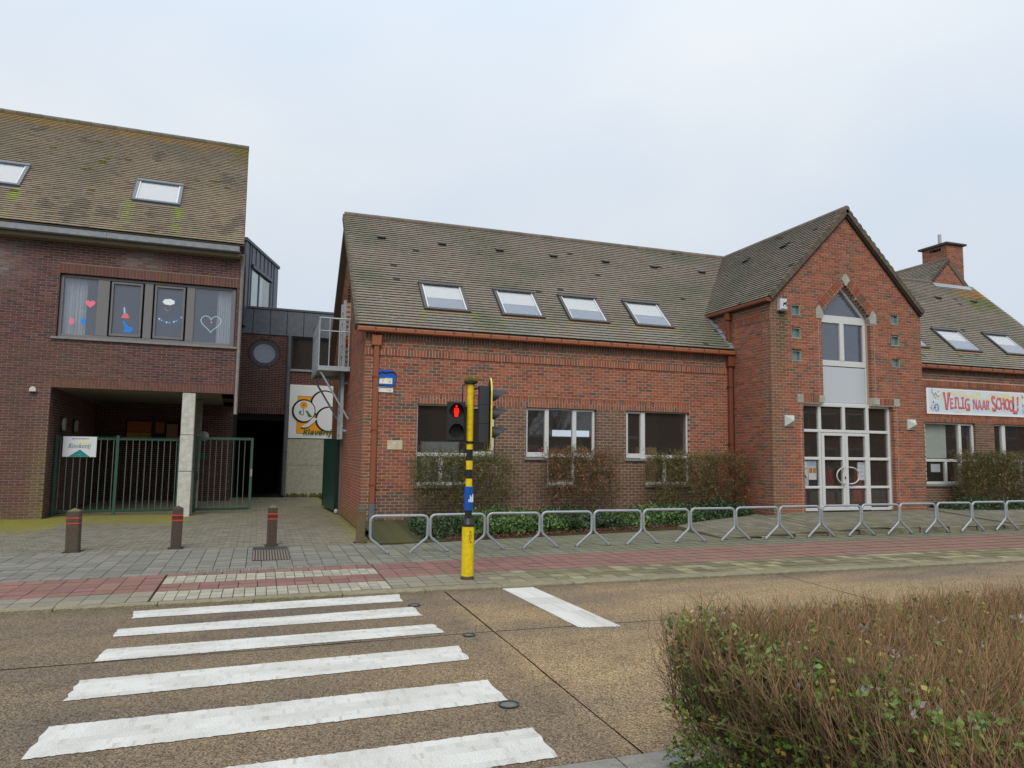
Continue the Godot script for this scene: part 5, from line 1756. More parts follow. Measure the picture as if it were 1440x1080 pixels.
	b.bar(FP, 0.62, 0.70, 6.0, 8.18, -0.02, 0.03, S(40, 44, 50))
	b.bar(FP, 1.50, 1.62, 6.0, 8.18, -0.02, 0.03, S(40, 44, 50))
	b.bar(FP, 2.9, 3.0, 6.0, 8.18, -0.02, 0.03, S(60, 64, 70))
	put(b, "frame", pw, M.satin)
	for q in [[0.70, 1.50, S(176, 204, 210)], [1.62, 2.05, S(176, 204, 214)], [2.05, 2.9, S(60, 66, 74)]]:  # light cyan and dark fills paint the sky reflection behind the glass
		b = MB.new()
		b.box(FP, q[0], q[1], 6.0, 8.18, -0.018, -0.008, q[2])
		put(b, "blind", pw, M.cloth)
	b = MB.new()
	b.box(FP, 0.70, 2.9, 6.0, 8.18, 0.004, 0.012, Color.WHITE)
	put(b, "pane", pw, M.pane)
	# painted board with a clover
	var sg := thing("clover_board", "white board painted with flower in black ringed clover on orange", "sign", F * Vector3(6.6, 2.12, 0))
	var FS := Transform3D(F.basis, F * Vector3(0, 0, 0.03))
	b = MB.new()
	b.bar(FS, 5.89, 7.95, 2.125, 4.03, -0.04, 0.0, S(222, 224, 222), 0.006)
	put(b, "board", sg, M.print)
	b = MB.new()
	b.box(FS, 6.165, 7.75, 2.29, 3.63, 0.0, 0.004, S(150, 110, 40))
	put(b, "orange_edge", sg, M.print)
	b = MB.new()
	b.box(FS, 6.18, 7.74, 2.305, 3.61, 0.004, 0.007, S(240, 160, 20))
	put(b, "orange_square", sg, M.print)
	var ringed := func(cx: float, cy: float, rx: float, ry: float, z: float) -> void:
		var q := MB.new()
		q.prism(FS, PackedVector2Array(_blob(cx - 0.02, cy, rx + 0.05, ry + 0.05, 20)), z, z + 0.003, S(20, 20, 20))
		put(q, "black_ring", sg, M.print)
		q = MB.new()
		q.prism(FS, PackedVector2Array(_blob(cx, cy, rx, ry, 20)), z + 0.003, z + 0.006, S(222, 224, 224))
		put(q, "white_leaf", sg, M.print)
	ringed.call(7.13, 3.36, 0.46, 0.46, 0.008)
	ringed.call(7.30, 2.82, 0.44, 0.42, 0.015)
	ringed.call(6.41, 3.10, 0.36, 0.37, 0.022)
	b = MB.new()
	b.prism(FS, PackedVector2Array([Vector2(6.74, 2.83), Vector2(6.84, 2.80), Vector2(6.70, 2.62), Vector2(6.56, 2.50), Vector2(6.42, 2.46), Vector2(6.31, 2.47), Vector2(6.32, 2.52), Vector2(6.52, 2.64)]), 0.016, 0.0195, S(20, 20, 20))
	put(b, "black_ring", sg, M.print)
	b = MB.new()
	b.prism(FS, PackedVector2Array([Vector2(6.72, 2.87), Vector2(6.88, 2.84), Vector2(6.72, 2.66), Vector2(6.58, 2.54), Vector2(6.42, 2.50), Vector2(6.33, 2.52), Vector2(6.36, 2.56), Vector2(6.53, 2.65)]), 0.0200, 0.0300, S(222, 224, 224))
	put(b, "white_stalk", sg, M.print)
	b = MB.new()
	b.prism(FS, PackedVector2Array(_blob(6.385, 3.31, 0.135, 0.135, 9)), 0.029, 0.033, S(234, 158, 24))
	b.prism(FS, PackedVector2Array(_blob(6.385, 3.31, 0.04, 0.04, 6)), 0.033, 0.036, S(160, 90, 20))
	put(b, "flower", sg, M.print)
	b = MB.new()
	b.box(FS, 6.365, 6.39, 2.95, 3.18, 0.029, 0.032, S(60, 110, 84))
	put(b, "stem", sg, M.print)
	b = MB.new()
	b.prism(FS, PackedVector2Array([Vector2(6.44, 3.09), Vector2(6.52, 3.11), Vector2(6.60, 3.00), Vector2(6.69, 2.90), Vector2(6.60, 2.87), Vector2(6.54, 2.92), Vector2(6.50, 3.03)]), 0.029, 0.032, S(44, 116, 50))
	put(b, "green_leaf", sg, M.print)
	b = MB.new()
	b.prism(FS, PackedVector2Array([Vector2(6.22, 3.02), Vector2(6.26, 3.11), Vector2(6.34, 3.09), Vector2(6.28, 3.05), Vector2(6.30, 2.98), Vector2(6.365, 2.96), Vector2(6.34, 2.93), Vector2(6.27, 2.97)]), 0.029, 0.032, S(40, 104, 60))
	put(b, "green_leaf", sg, M.print)
	text_on(sg, "lettering", "Klavertje 4", FS, 7.07, 2.345, 0.034, 0.20, _ink(S(44, 96, 40)), "Droid Sans", 0.98, 0.2, true)

func build_street_things() -> void:
	var I := Transform3D.IDENTITY
	var b: MB
	# fire escape on the yard gable
	var fe := thing("fire_escape", "galvanised steel escape platform with wall ladder on brick gable", "fire escape", Vector3(2.03, 2.0, -19.4))
	var ST := S(178, 186, 192)
	b = MB.new()
	b.bar(I, 1.24, 2.02, 3.675, 3.79, -18.30, -18.20, ST)
	b.box(I, 1.24, 1.30, 3.675, 3.79, -20.6, -18.30, ST)
	b.box(I, 1.30, 2.02, 3.675, 3.79, -20.6, -20.54, ST)
	b.box(I, 1.30, 2.02, 3.74, 3.77, -20.54, -18.30, S(110, 116, 122))
	put(b, "platform", fe, M.metal)
	var rail := group_node("railing", fe)
	b = MB.new()
	b.box(I, 1.245, 1.26, 3.80, 5.0, -20.55, -18.24, S(196, 208, 214))
	put(b, "side_sheet", rail, M.metal)
	for y in [4.98, 4.66]:
		b = MB.new()
		b.tube([Vector3(1.25, y, -20.55), Vector3(1.25, y, -18.22), Vector3(2.0, y, -18.22)], 0.016 if y < 4.9 else 0.022, 0.016 if y < 4.9 else 0.022, 8, ST)
		put(b, "rail", rail, M.metal)
	for x in [1.26, 1.50, 1.74, 1.97]:
		b = MB.new()
		b.tube([Vector3(x, 3.78, -18.22), Vector3(x, 4.98, -18.22)], 0.016, 0.016, 8, ST)
		put(b, "bar", rail, M.metal)
	for z in [-20.5, -19.4]:
		b = MB.new()
		b.tube([Vector3(1.27, 3.78, z), Vector3(1.27, 4.98, z)], 0.018, 0.018, 8, ST)
		put(b, "bar", rail, M.metal)
	for z in [-18.28, -20.5]:
		b = MB.new()
		b.tube([Vector3(1.29, 3.69, z), Vector3(2.02, 2.50, z)], 0.026, 0.026, 8, ST)
		put(b, "brace", fe, M.metal)
	var lad := group_node("ladder", fe)
	for z in [-18.72, -19.28]:
		b = MB.new()
		b.bar(I, 1.86, 1.94, 2.0, 5.55, z - 0.03, z + 0.03, ST)
		put(b, "rail", lad, M.metal)
	for i in 12:
		b = MB.new()
		b.tube([Vector3(1.90, 2.12 + i * 0.29, -19.25), Vector3(1.90, 2.12 + i * 0.29, -18.75)], 0.017, 0.017, 6, S(96, 102, 108))
		put(b, "rung", lad, M.metal)
	for y in [2.2, 3.4]:
		b = MB.new()
		b.box(I, 1.94, 2.03, y, y + 0.05, -18.75, -18.70, ST)
		put(b, "bracket", lad, M.metal)
	var rb := thing("red_box", "small red call box on gable behind escape railing", "call box", Vector3(2.0, 4.45, -18.95))
	b = MB.new()
	b.bar(frame(Vector3(2.033, 0, 0), Vector3(0, 0, 1)), -19.05, -18.8, 4.42, 4.58, 0.0, 0.07, S(190, 40, 36), 0.01)
	put(b, "case", rb, M.satin)
	b = MB.new()
	b.box(frame(Vector3(2.033, 0, 0), Vector3(0, 0, 1)), -18.97, -18.88, 4.47, 4.53, 0.07, 0.074, S(220, 220, 216))
	put(b, "label_plate", rb, M.print)

	# solid green gate leaf folded back along the gable
	var FG := Transform3D(Basis(Vector3(-0.07, 0, -0.9975), UPV, Vector3(-0.9975, 0, 0.07)), Vector3(1.93, 0, -19.75))
	FG.basis = Basis(Vector3(0.07, 0, 0.9975), UPV, Vector3(-0.9975, 0, 0.07))
	var gg := thing("sheet_gate", "solid dark green sheet gate leaf folded open along brick gable", "gate", Vector3(1.9, 0.05, -20.8))
	b = MB.new()
	b.bar(FG, -2.1, 0.0, 0.12, 2.04, -0.03, 0.03, S(34, 78, 66), 0.01)
	put(b, "sheet", gg, M.satin)
	b = MB.new()
	b.bar(FG, -0.09, 0.02, 0.12, 2.06, -0.09, 0.045, S(22, 46, 40), 0.01)
	put(b, "edge_post", gg, M.satin)
	b = MB.new()
	b.bar(FG, -2.12, -2.04, 0.12, 2.06, -0.05, 0.04, S(28, 62, 52), 0.01)
	put(b, "edge_post", gg, M.satin)
	b = MB.new()
	b.lathe(FG * Vector3(0.0, 0.13, -0.02), [Vector2(0.0, -0.06), Vector2(0.05, -0.05), Vector2(0.06, 0.0), Vector2(0.04, 0.05), Vector2(0.0, 0.06)], 10, S(176, 180, 174))
	put(b, "roller", gg, M.satin)
	b = MB.new()
	b.bar(frame(Vector3(2.033, 0, 0), Vector3(0, 0, 1)), -19.55, -19.45, 0.05, 2.05, 0.0, 0.06, S(110, 92, 82), 0.01)
	put(b, "post", gg, M.plain)

	# bollards
	var spots := [[-2.785, -13.50, 0.70, 0.185], [-1.28, -13.585, 0.715, 0.165], [0.255, -13.61, 0.71, 0.155], [1.80, -13.67, 0.66, 0.155]]
	var labels := ["weathered square bollard with two thin red bands before the green fence", "dark square bollard with solid red collar in front of concrete post", "dark square bollard with red collar standing behind the drain grate", "mossy brown square post with peeling red paint by school corner"]
	for k in 4:
		var q: Array = spots[k]
		var w: float = q[3] * 0.5
		var h: float = q[2]
		var p := Vector3(q[0], gh(q[0], q[1]), q[1])
		var bo := thing("bollard", labels[k], "bollard", p, "bollards along the yard entrance")
		bo.rotation = Vector3(rng.randf_range(-0.012, 0.012), rng.randf_range(-0.1, 0.1), [0.015, -0.01, 0.0, -0.02][k])
		var f := Transform3D(Basis.IDENTITY, p)
		b = MB.new()
		var body: Color = [S(92, 82, 68), S(84, 72, 62), S(84, 72, 60), S(112, 100, 74)][k]
		b.bar(f, -w, w, -0.05, h - 0.05, -w, w, body, 0.012)
		put(b, "post", bo, M.wood)
		b = MB.new()
		var tw := w - 0.001
		var tp := f * Vector3(0, h, 0)
		var cs := [f * Vector3(-tw, h - 0.05, tw), f * Vector3(tw, h - 0.05, tw), f * Vector3(tw, h - 0.05, -tw), f * Vector3(-tw, h - 0.05, -tw)]
		for i in 4: b.face(cs[i], cs[(i + 1) % 4], tp, [S(110, 108, 70), S(70, 62, 54), S(104, 104, 70), S(60, 104, 84)][k])
		put(b, "cap", bo, M.wood)
		for y in ([h - 0.17, h - 0.255] if k < 3 else [h - 0.12]):
			b = MB.new()
			b.bar(f, -w - 0.004, w + 0.004, y, y + 0.022, -w - 0.004, w + 0.004, S(206, 70, 50) if k < 3 else S(150, 66, 48), 0.003)
			put(b, "band", bo, M.plain)
		if k == 1 or k == 2:
			b = MB.new()
			b.bar(f, -w - 0.002, w + 0.002, h - 0.233, h - 0.17, -w - 0.002, w + 0.002, S(104, 44, 38), 0.003)
			put(b, "collar", bo, M.wood)
		b = MB.new()
		b.bar(f, -w - 0.04, w + 0.04, -0.01, 0.006, -w - 0.04, w + 0.04, S(58, 54, 46), 0.003)
		put(b, "foot", bo, M.soil)
	# drain grate
	var gy := gh(0.2, -12.0)
	var gr := thing("drain_grate", "rusty ribbed drain grate set in grey tiles before bollard", "drain grate", Vector3(0.23, gy, -12.6))
	b = MB.new()
	b.bar(Transform3D(Basis(Vector3(1, 0, 0), Vector3(0, 0, -1), Vector3(0, 1, 0)), Vector3(0, gy, 0)), -0.05, 0.51, 12.95, 13.38, 0.0, 0.012, S(70, 70, 70), 0.004)
	put(b, "cover", gr, M.satin)
	for i in 13:
		b = MB.new()
		b.bar(Transform3D(Basis(Vector3(1, 0, 0), Vector3(0, 0, -1), Vector3(0, 1, 0)), Vector3(0, gy, 0)), -0.04 + i * 0.0425, -0.014 + i * 0.0425, 11.83, 12.94, 0.0, 0.014, S(128, 118, 106), 0.003)
		put(b, "bar", gr, M.rust)
	b = MB.new()
	b.box(I, -0.05, 0.51, gy - 0.04, gy + 0.005, -12.95, -11.82, S(34, 32, 30))
	put(b, "tray", gr, M.dark)
	# covers in the road
	for q in [[1.70, -4.91, 0.075, "small round valve cover at the corner of a zebra stripe"], [1.72, -8.28, 0.07, "small round cover beside second zebra stripe from the kerb"], [1.95, -6.82, 0.06, "small dark cover in road near the slab joint"]]:
		var vc := thing("valve_cover", q[3], "valve cover", Vector3(q[0], 0.0, q[1]), "valve covers in the road")
		b = MB.new()
		b.lathe(Vector3(q[0], 0, q[1]), [Vector2(q[2], 0.003), Vector2(q[2], 0.012), Vector2(q[2] * 0.82, 0.013), Vector2(q[2] * 0.80, 0.006)], 20, S(60, 64, 62))
		put(b, "rim", vc, M.satin)
		b = MB.new()
		b.lathe(Vector3(q[0], 0, q[1]), [Vector2(q[2] * 0.8, 0.006), Vector2(q[2] * 0.5, 0.010), Vector2(0.0, 0.012)], 20, S(110, 118, 110))
		put(b, "lid", vc, M.satin)

	# cycle stands
	var rack0 := thing("bicycle_stand", "", "bicycle stand", Vector3.ZERO, "bicycle stands along the cycle path")
	b = MB.new()
	var w := 0.475
	var wf := 0.19
	var H := 0.615
	var pts := [Vector3(-wf, -0.03, 0), Vector3(-wf - 0.01, 0.03, 0), Vector3(-w + 0.02, 0.24, 0), Vector3(-w, 0.29, 0)]
	for i in 7:
		var a := PI - PI * 0.5 * i / 6.0
		pts.append(Vector3(-w + 0.09 + 0.09 * cos(a), H - 0.09 + 0.09 * sin(a), 0))
	for i in 7:
		var a := PI * 0.5 - PI * 0.5 * i / 6.0
		pts.append(Vector3(w - 0.09 + 0.09 * cos(a), H - 0.09 + 0.09 * sin(a), 0))
	pts += [Vector3(w, 0.29, 0), Vector3(w - 0.02, 0.24, 0), Vector3(wf + 0.01, 0.03, 0), Vector3(wf, -0.03, 0)]
	b.tube(pts, 0.0235, 0.0235, 10, S(168, 174, 180))
	put(b, "hoop", rack0, M.metal)
	for s in [-1.0, 1.0]:
		b = MB.new()
		b.lathe(Vector3(s * wf, 0, 0), [Vector2(0.045, 0.0), Vector2(0.045, 0.008), Vector2(0.025, 0.012)], 10, S(96, 98, 96))
		put(b, "foot", rack0, M.satin)
	var ords := ["first", "second", "third", "fourth", "fifth", "sixth", "seventh", "eighth", "ninth", "tenth", "eleventh", "twelfth", "thirteenth", "fourteenth", "fifteenth", "sixteenth"]
	for k in 16:
		var o: Node3D = rack0
		if k > 0:
			o = rack0.duplicate()
			o.name = numbered("bicycle_stand")
			add_child(o)
		var s := k * 0.9953
		o.position = Vector3(2.23 + s * 0.99965, 0.05 + 0.0094 * s, -12.098 + s * 0.0265)
		o.rotation = Vector3(rng.randf_range(-0.02, 0.02), 0.0265 * -1.0 + rng.randf_range(-0.01, 0.01), rng.randf_range(-0.006, 0.006))
		o.set_meta("label", "grey steel hoop stand, %s from the mossy corner post%s" % [ords[k], ", behind the yellow signal post" if k == 1 else ", before the glass doors" if k == 10 else ""])

	build_signal()
	build_wall_things()

func build_signal() -> void:
	var P := Vector3(2.712, gh(2.712, -9.615), -9.615)
	var YL := S(240, 208, 14)
	var BK := S(34, 35, 38)
	var sp := thing("traffic_signal", "yellow and black signal post with red walking light at crossing", "traffic signal", P)
	var at := Vector3(P.x, 0, P.z)
	var b := MB.new()
	b.lathe(at, [Vector2(0.083, 0.06), Vector2(0.083, 0.735), Vector2(0.06, 0.742)], 24, YL)
	put(b, "base", sp, M.satin)
	b = MB.new()
	b.lathe(at, [Vector2(0.095, 0.03), Vector2(0.09, 0.055), Vector2(0.083, 0.075)], 24, S(74, 62, 36))
	put(b, "foot_ring", sp, M.rust)
	b = MB.new()
	b.lathe(at, [Vector2(0.088, 0.733), Vector2(0.088, 0.765), Vector2(0.075, 0.80), Vector2(0.05, 0.84), Vector2(0.046, 0.96)], 24, BK)
	put(b, "collar", sp, M.satin)
	b = MB.new()
	b.lathe(at, [Vector2(0.045, 0.945), Vector2(0.062, 0.948), Vector2(0.062, 1.265), Vector2(0.045, 1.27)], 24, S(16, 84, 178))
	put(b, "blue_sleeve", sp, M.satin)
	var y := 1.268
	var hs := [1.375, 1.50, 1.62, 1.772, 2.69]
	for i in 5:
		b = MB.new()
		b.lathe(at, [Vector2(0.045, y), Vector2(0.045, hs[i])], 24, BK if i == 1 or i == 3 else YL)
		put(b, "black_band" if i == 1 or i == 3 else "yellow_tube", sp, M.satin)
		y = hs[i]
	b = MB.new()
	b.lathe(at, [Vector2(0.04, 2.66), Vector2(0.095, 2.69), Vector2(0.095, 2.715), Vector2(0.06, 2.73), Vector2(0.0, 2.735)], 18, S(44, 44, 40))
	put(b, "cap", sp, M.satin)
	b = MB.new()
	for k in 40:
		var a := rng.randf() * TAU
		var r := 0.085 * sqrt(rng.randf())
		b.lathe(at + Vector3(cos(a) * r, 2.715, sin(a) * r), [Vector2(0.02, 0.0), Vector2(0.017, 0.03), Vector2(0.0, 0.045 + 0.02 * rng.randf())], 5, mixc(S(122, 112, 30), S(92, 88, 28), rng.randf()))
	put(b, "moss", sp, M.soil, "stuff")
	# pictogram on the blue sleeve and the number on the base
	var F := Transform3D(Basis.IDENTITY.rotated(UPV, 0.30), at)
	var hand := [[0.0, 1.06, 0.02, 1.13], [0.024, 1.06, 0.044, 1.17], [-0.024, 1.06, -0.004, 1.15], [-0.046, 1.06, -0.03, 1.10]]
	b = MB.new()
	for q in hand:
		b.box(F, q[0] * 0.8, q[2] * 0.8, q[1], q[3], 0.05, 0.0655 - absf(q[0] + 0.01) * 0.2, S(206, 222, 236))
	put(b, "hand_symbol", sp, M.print)
	text_on(sp, "lettering", "A", Transform3D(Basis.IDENTITY.rotated(UPV, -0.05) , at), 0.012, 0.665, 0.0835, 0.040, _ink(S(30, 30, 26)), "Droid Sans", 0.9)
	text_on(sp, "lettering", "O", Transform3D(Basis.IDENTITY.rotated(UPV, -0.05), at), 0.012, 0.605, 0.0835, 0.055, _ink(S(30, 30, 26)), "Droid Sans", 0.75)
	text_on(sp, "lettering", "2", Transform3D(Basis.IDENTITY.rotated(UPV, -0.05) * Basis(Vector3(0, 0, 1), 0.6), at + Vector3(0.012, 0.545, 0)), 0.0, 0.0, 0.083, 0.055, _ink(S(30, 30, 26)), "Droid Sans", 0.75)
	# clamps
	b = MB.new()
	b.lathe(at, [Vector2(0.046, 1.85), Vector2(0.054, 1.85), Vector2(0.054, 1.885), Vector2(0.046, 1.885)], 20, BK)
	put(b, "clamp", sp, M.satin)
	# walking head, facing the crossing
	var FH := Transform3D(Basis.IDENTITY.rotated(UPV, -0.16), Vector3(2.50, 0, -9.58))
	var wh := group_node("walking_head", sp)
	b = MB.new()
	b.bar(FH, -0.118, 0.118, 1.885, 2.42, -0.07, 0.06, BK, 0.014)
	put(b, "housing", wh, M.dark)
	for k in 2:
		var cy := 2.29 if k == 0 else 2.015
		b = MB.new()
		var c := FH * Vector3(0.0, cy, 0.0)
		var ring := []
		# visor: the upper half of a tube
		for side in 2:
			for i in 20:
				var a0 := lerpf(-0.35, PI + 0.35, i / 20.0)
				var a1 := lerpf(-0.35, PI + 0.35, (i + 1) / 20.0)
				var r := 0.092 if side == 0 else 0.098
				var z0 := 0.058
				var da := 0.058 + 0.13 * (0.35 + 0.65 * sin(clampf(a0, 0, PI)))
				var db := 0.058 + 0.13 * (0.35 + 0.65 * sin(clampf(a1, 0, PI)))
				var p := [Vector3(cos(a0) * r, cy + sin(a0) * r, z0), Vector3(cos(a1) * r, cy + sin(a1) * r, z0), Vector3(cos(a1) * r, cy + sin(a1) * r, db), Vector3(cos(a0) * r, cy + sin(a0) * r, da)]
				if side == 1: b.quad(FH * p[3], FH * p[2], FH * p[1], FH * p[0], BK)
				else: b.quad(FH * p[0], FH * p[1], FH * p[2], FH * p[3], BK)
		put(b, "visor", wh, M.dark)
		b = MB.new()
		b.prism(FH, PackedVector2Array(_blob(0, cy, 0.088, 0.088, 18)), 0.058, 0.064, S(24, 12, 12) if k == 0 else S(18, 22, 22))
		put(b, "lens", wh, M.satin)
	var lit := StandardMaterial3D.new()
	lit.albedo_color = Color(0.9, 0.15, 0.1)
	lit.emission_enabled = true
	lit.emission = Color(1.0, 0.10, 0.05)
	lit.emission_energy_multiplier = 1.1
	b = MB.new()
	var red := S(255, 60, 40)
	b.prism(FH, PackedVector2Array(_blob(0, 2.352, 0.014, 0.017, 10)), 0.066, 0.07, red)
	b.prism(FH, PackedVector2Array([Vector2(-0.028, 2.33), Vector2(0.028, 2.33), Vector2(0.036, 2.27), Vector2(0.026, 2.265), Vector2(0.022, 2.21), Vector2(0.003, 2.21), Vector2(0.0, 2.255), Vector2(-0.003, 2.21), Vector2(-0.022, 2.21), Vector2(-0.026, 2.265), Vector2(-0.036, 2.27)]), 0.066, 0.07, red)
	put(b, "red_figure", wh, lit)
	b = MB.new()
	b.tube([Vector3(2.70, 2.685, -9.60), Vector3(2.62, 2.67, -9.59), Vector3(2.585, 2.64, -9.58), Vector3(2.585, 2.40, -9.58)], 0.009, 0.009, 6, BK)
	put(b, "arm", wh, M.dark)
	b = MB.new()
	b.tube([Vector3(2.58, 1.95, -9.60), Vector3(2.68, 1.868, -9.61)], 0.012, 0.012, 6, BK)
	put(b, "arm", wh, M.dark)
	# traffic head, facing along the road
	var vh := group_node("traffic_head", sp)
	var FV := Transform3D(Basis(Vector3(0, 0, -1), UPV, Vector3(1, 0, 0)).rotated(UPV, -0.20), Vector3(2.905, 0, -9.62))
	for k in 3:
		b = MB.new()
		b.bar(FV, -0.115, 0.115, 1.87 + k * 0.26, 2.126 + k * 0.26, -0.07, 0.075, S(52, 54, 60), 0.012)
		put(b, "housing", vh, M.dark)
		b = MB.new()
		var cy := 2.0 + k * 0.26
		for side in 2:
			for i in 20:
				var a0 := lerpf(-0.5, PI + 0.5, i / 20.0)
				var a1 := lerpf(-0.5, PI + 0.5, (i + 1) / 20.0)
				var r := 0.094 if side == 0 else 0.10
				var da := 0.09 + 0.23 * (0.30 + 0.70 * clampf(sin(a0) * 0.7 + 0.35, 0.0, 1.0))
				var db := 0.09 + 0.23 * (0.30 + 0.70 * clampf(sin(a1) * 0.7 + 0.35, 0.0, 1.0))
				var p := [Vector3(cos(a0) * r, cy + sin(a0) * r, 0.08), Vector3(cos(a1) * r, cy + sin(a1) * r, 0.08), Vector3(cos(a1) * r, cy + sin(a1) * r - 0.02, db), Vector3(cos(a0) * r, cy + sin(a0) * r - 0.02, da)]
				if side == 0: b.quad(FV * p[3], FV * p[2], FV * p[1], FV * p[0], S(52, 55, 62))
				else: b.quad(FV * p[0], FV * p[1], FV * p[2], FV * p[3], S(52, 55, 62))
		put(b, "visor", vh, M.dark)
		b = MB.new()
		b.prism(FV, PackedVector2Array(_blob(0, cy, 0.09, 0.09, 16)), 0.094, 0.10, [S(20, 60, 44), S(90, 60, 14), S(70, 16, 14)][k])
		put(b, "lens", vh, M.satin)
	var oval := func(rx: float, r0: float) -> PackedVector2Array:
		var out := PackedVector2Array()
		for i in 17:
			var a := PI * i / 16.0
			out.append(Vector2(cos(a) * rx, 2.53 + sin(a) * r0))
		for i in 17:
			var a := PI + PI * i / 16.0
			out.append(Vector2(cos(a) * rx, 2.00 + sin(a) * r0))
		return out
	b = MB.new()
	b.prism(FV, oval.call(0.225, 0.225), 0.078, 0.084, S(40, 42, 46))
	put(b, "backboard", vh, M.dark)
	b = MB.new()
	var o1: PackedVector2Array = oval.call(0.225, 0.225)
	var o2: PackedVector2Array = oval.call(0.24, 0.24)
	for i in o1.size():
		var k := (i + 1) % o1.size()
		b.prism(FV, PackedVector2Array([o1[i], o2[i], o2[k], o1[k]]), 0.076, 0.096, S(236, 214, 70))
	put(b, "yellow_border", vh, M.satin)
	for yy in [2.60, 1.865]:
		b = MB.new()
		b.tube([Vector3(2.73, yy, -9.615), Vector3(2.79, yy + 0.01, -9.61), Vector3(2.85, yy + 0.05 if yy > 2 else yy, -9.61)], 0.014, 0.014, 6, BK)
		put(b, "arm", vh, M.dark)

func build_wall_things() -> void:
	var FM := frame(Vector3(0, 0, -15.6), Vector3(1, 0, 0))
	var FP := frame(Vector3(0, 0, -14.1), Vector3(1, 0, 0))
	var b := MB.new()
	# satchel-like blue panel with white plate below
	var sb := thing("blue_panel", "blue satchel shaped panel above a white plate on red brick", "sign", FM * Vector3(2.5, 3.0, 0.02))
	b.prism(FM, PackedVector2Array([Vector2(2.31, 3.13), Vector2(2.66, 3.12), Vector2(2.68, 3.18), Vector2(2.70, 3.36), Vector2(2.66, 3.45), Vector2(2.58, 3.46), Vector2(2.36, 3.47), Vector2(2.30, 3.46), Vector2(2.30, 3.36), Vector2(2.29, 3.2)]), 0.01, 0.06, S(14, 92, 196))
	put(b, "panel", sb, M.satin)
	b = MB.new()
	b.bar(FM, 2.345, 2.625, 3.165, 3.29, 0.06, 0.066, S(226, 230, 220), 0.002)
	put(b, "window_plate", sb, M.print)
	b = MB.new()
	b.box(FM, 2.35, 2.47, 3.27, 3.29, 0.066, 0.068, S(120, 160, 60))
	b.box(FM, 2.50, 2.62, 3.265, 3.288, 0.066, 0.068, S(220, 206, 70))
	put(b, "stripe", sb, M.print)
	text_on(sb, "lettering", "7", FM, 2.42, 3.215, 0.068, 0.06, _ink(S(196, 70, 70)), "Droid Sans", 0.9)
	text_on(sb, "lettering", "18", FM, 2.56, 3.215, 0.068, 0.06, _ink(S(150, 140, 130)), "Droid Sans", 0.9)
	b = MB.new()
	b.tube([FM * Vector3(2.28, 3.28, 0.06), FM * Vector3(2.33, 3.38, 0.07), FM * Vector3(2.40, 3.42, 0.07), FM * Vector3(2.48, 3.40, 0.075), FM * Vector3(2.56, 3.42, 0.07), FM * Vector3(2.65, 3.42, 0.07), FM * Vector3(2.72, 3.36, 0.05)], 0.011, 0.011, 6, S(22, 26, 34))
	put(b, "cord", sb, M.dark)
	b = MB.new()
	b.bar(FM, 2.30, 2.655, 2.985, 3.115, 0.01, 0.022, S(222, 222, 214), 0.003)
	put(b, "white_plate", sb, M.print)
	b = MB.new()
	b.box(FM, 2.36, 2.64, 3.075, 3.092, 0.022, 0.024, S(96, 104, 60))
	put(b, "stripe", sb, M.print)
	text_on(sb, "lettering", "7-18u", FM, 2.57, 3.025, 0.023, 0.03, _ink(S(60, 60, 60)), "Droid Sans", 0.9)
	# stone plaque
	var pl := thing("stone_plaque", "cream stone plaque low on brick wall beside rust downpipe", "plaque", FM * Vector3(2.73, 1.75, 0.02))
	b = MB.new()
	b.bar(FM, 2.565, 2.895, 1.755, 1.955, -0.02, 0.016, S(216, 206, 176), 0.008)
	put(b, "slab", pl, M.concrete)
	text_on(pl, "lettering", "1993", FM, 2.73, 1.855, 0.017, 0.055, _ink(S(196, 184, 150)), "Droid Serif", 1.0, 0.0, false, 0.003)
	# pyramid wall lamps each side of the entrance
	for k in 2:
		var x0: float = 11.68 if k == 0 else 15.455
		var x1 := x0 + 0.28
		var y0 := 2.43
		var y1 := 2.70
		var la := thing("wall_lamp", ["white pyramid wall lamp left of the entrance on mossy brick", "white pyramid wall lamp between the entrance and school banner"][k], "wall lamp", FP * Vector3(x0 + 0.14, y0, 0.02), "pyramid lamps at the entrance")
		b = MB.new()
		b.bar(FP, x0, x1, y0, y1, 0.0, 0.04, S(196, 200, 190), 0.004)
		put(b, "base", la, M.upvc)
		b = MB.new()
		var c := [FP * Vector3(x0 + 0.012, y0 + 0.012, 0.04), FP * Vector3(x1 - 0.012, y0 + 0.012, 0.04), FP * Vector3(x1 - 0.012, y1 - 0.012, 0.04), FP * Vector3(x0 + 0.012, y1 - 0.012, 0.04)]
		var tip := FP * Vector3((x0 + x1) * 0.5 + 0.02, (y0 + y1) * 0.5, 0.17)
		for i in 4: b.face(c[i], c[(i + 1) % 4], tip, S(206, 212, 204))
		put(b, "lamp_shade", la, M.upvc)
	# alarm housing on the porch
	var ah := thing("alarm_box", "white alarm box with dark goat emblem high on the porch", "alarm", FP * Vector3(11.66, 5.2, 0.0))
	b = MB.new()
	b.bar(FP, 11.555, 11.765, 5.20, 5.475, 0.0, 0.13, S(216, 220, 224), 0.03)
	put(b, "case", ah, M.upvc)
	b = MB.new()
	b.bar(FP, 11.58, 11.74, 5.165, 5.20, 0.0, 0.11, S(90, 94, 98), 0.01)
	put(b, "strobe", ah, M.satin)
	b = MB.new()
	b.prism(FP, PackedVector2Array([Vector2(11.625, 5.29), Vector2(11.645, 5.29), Vector2(11.65, 5.33), Vector2(11.70, 5.33), Vector2(11.705, 5.29), Vector2(11.725, 5.29), Vector2(11.725, 5.37), Vector2(11.74, 5.40), Vector2(11.735, 5.42), Vector2(11.71, 5.39), Vector2(11.65, 5.375), Vector2(11.63, 5.36)]), 0.13, 0.133, S(24, 26, 30))
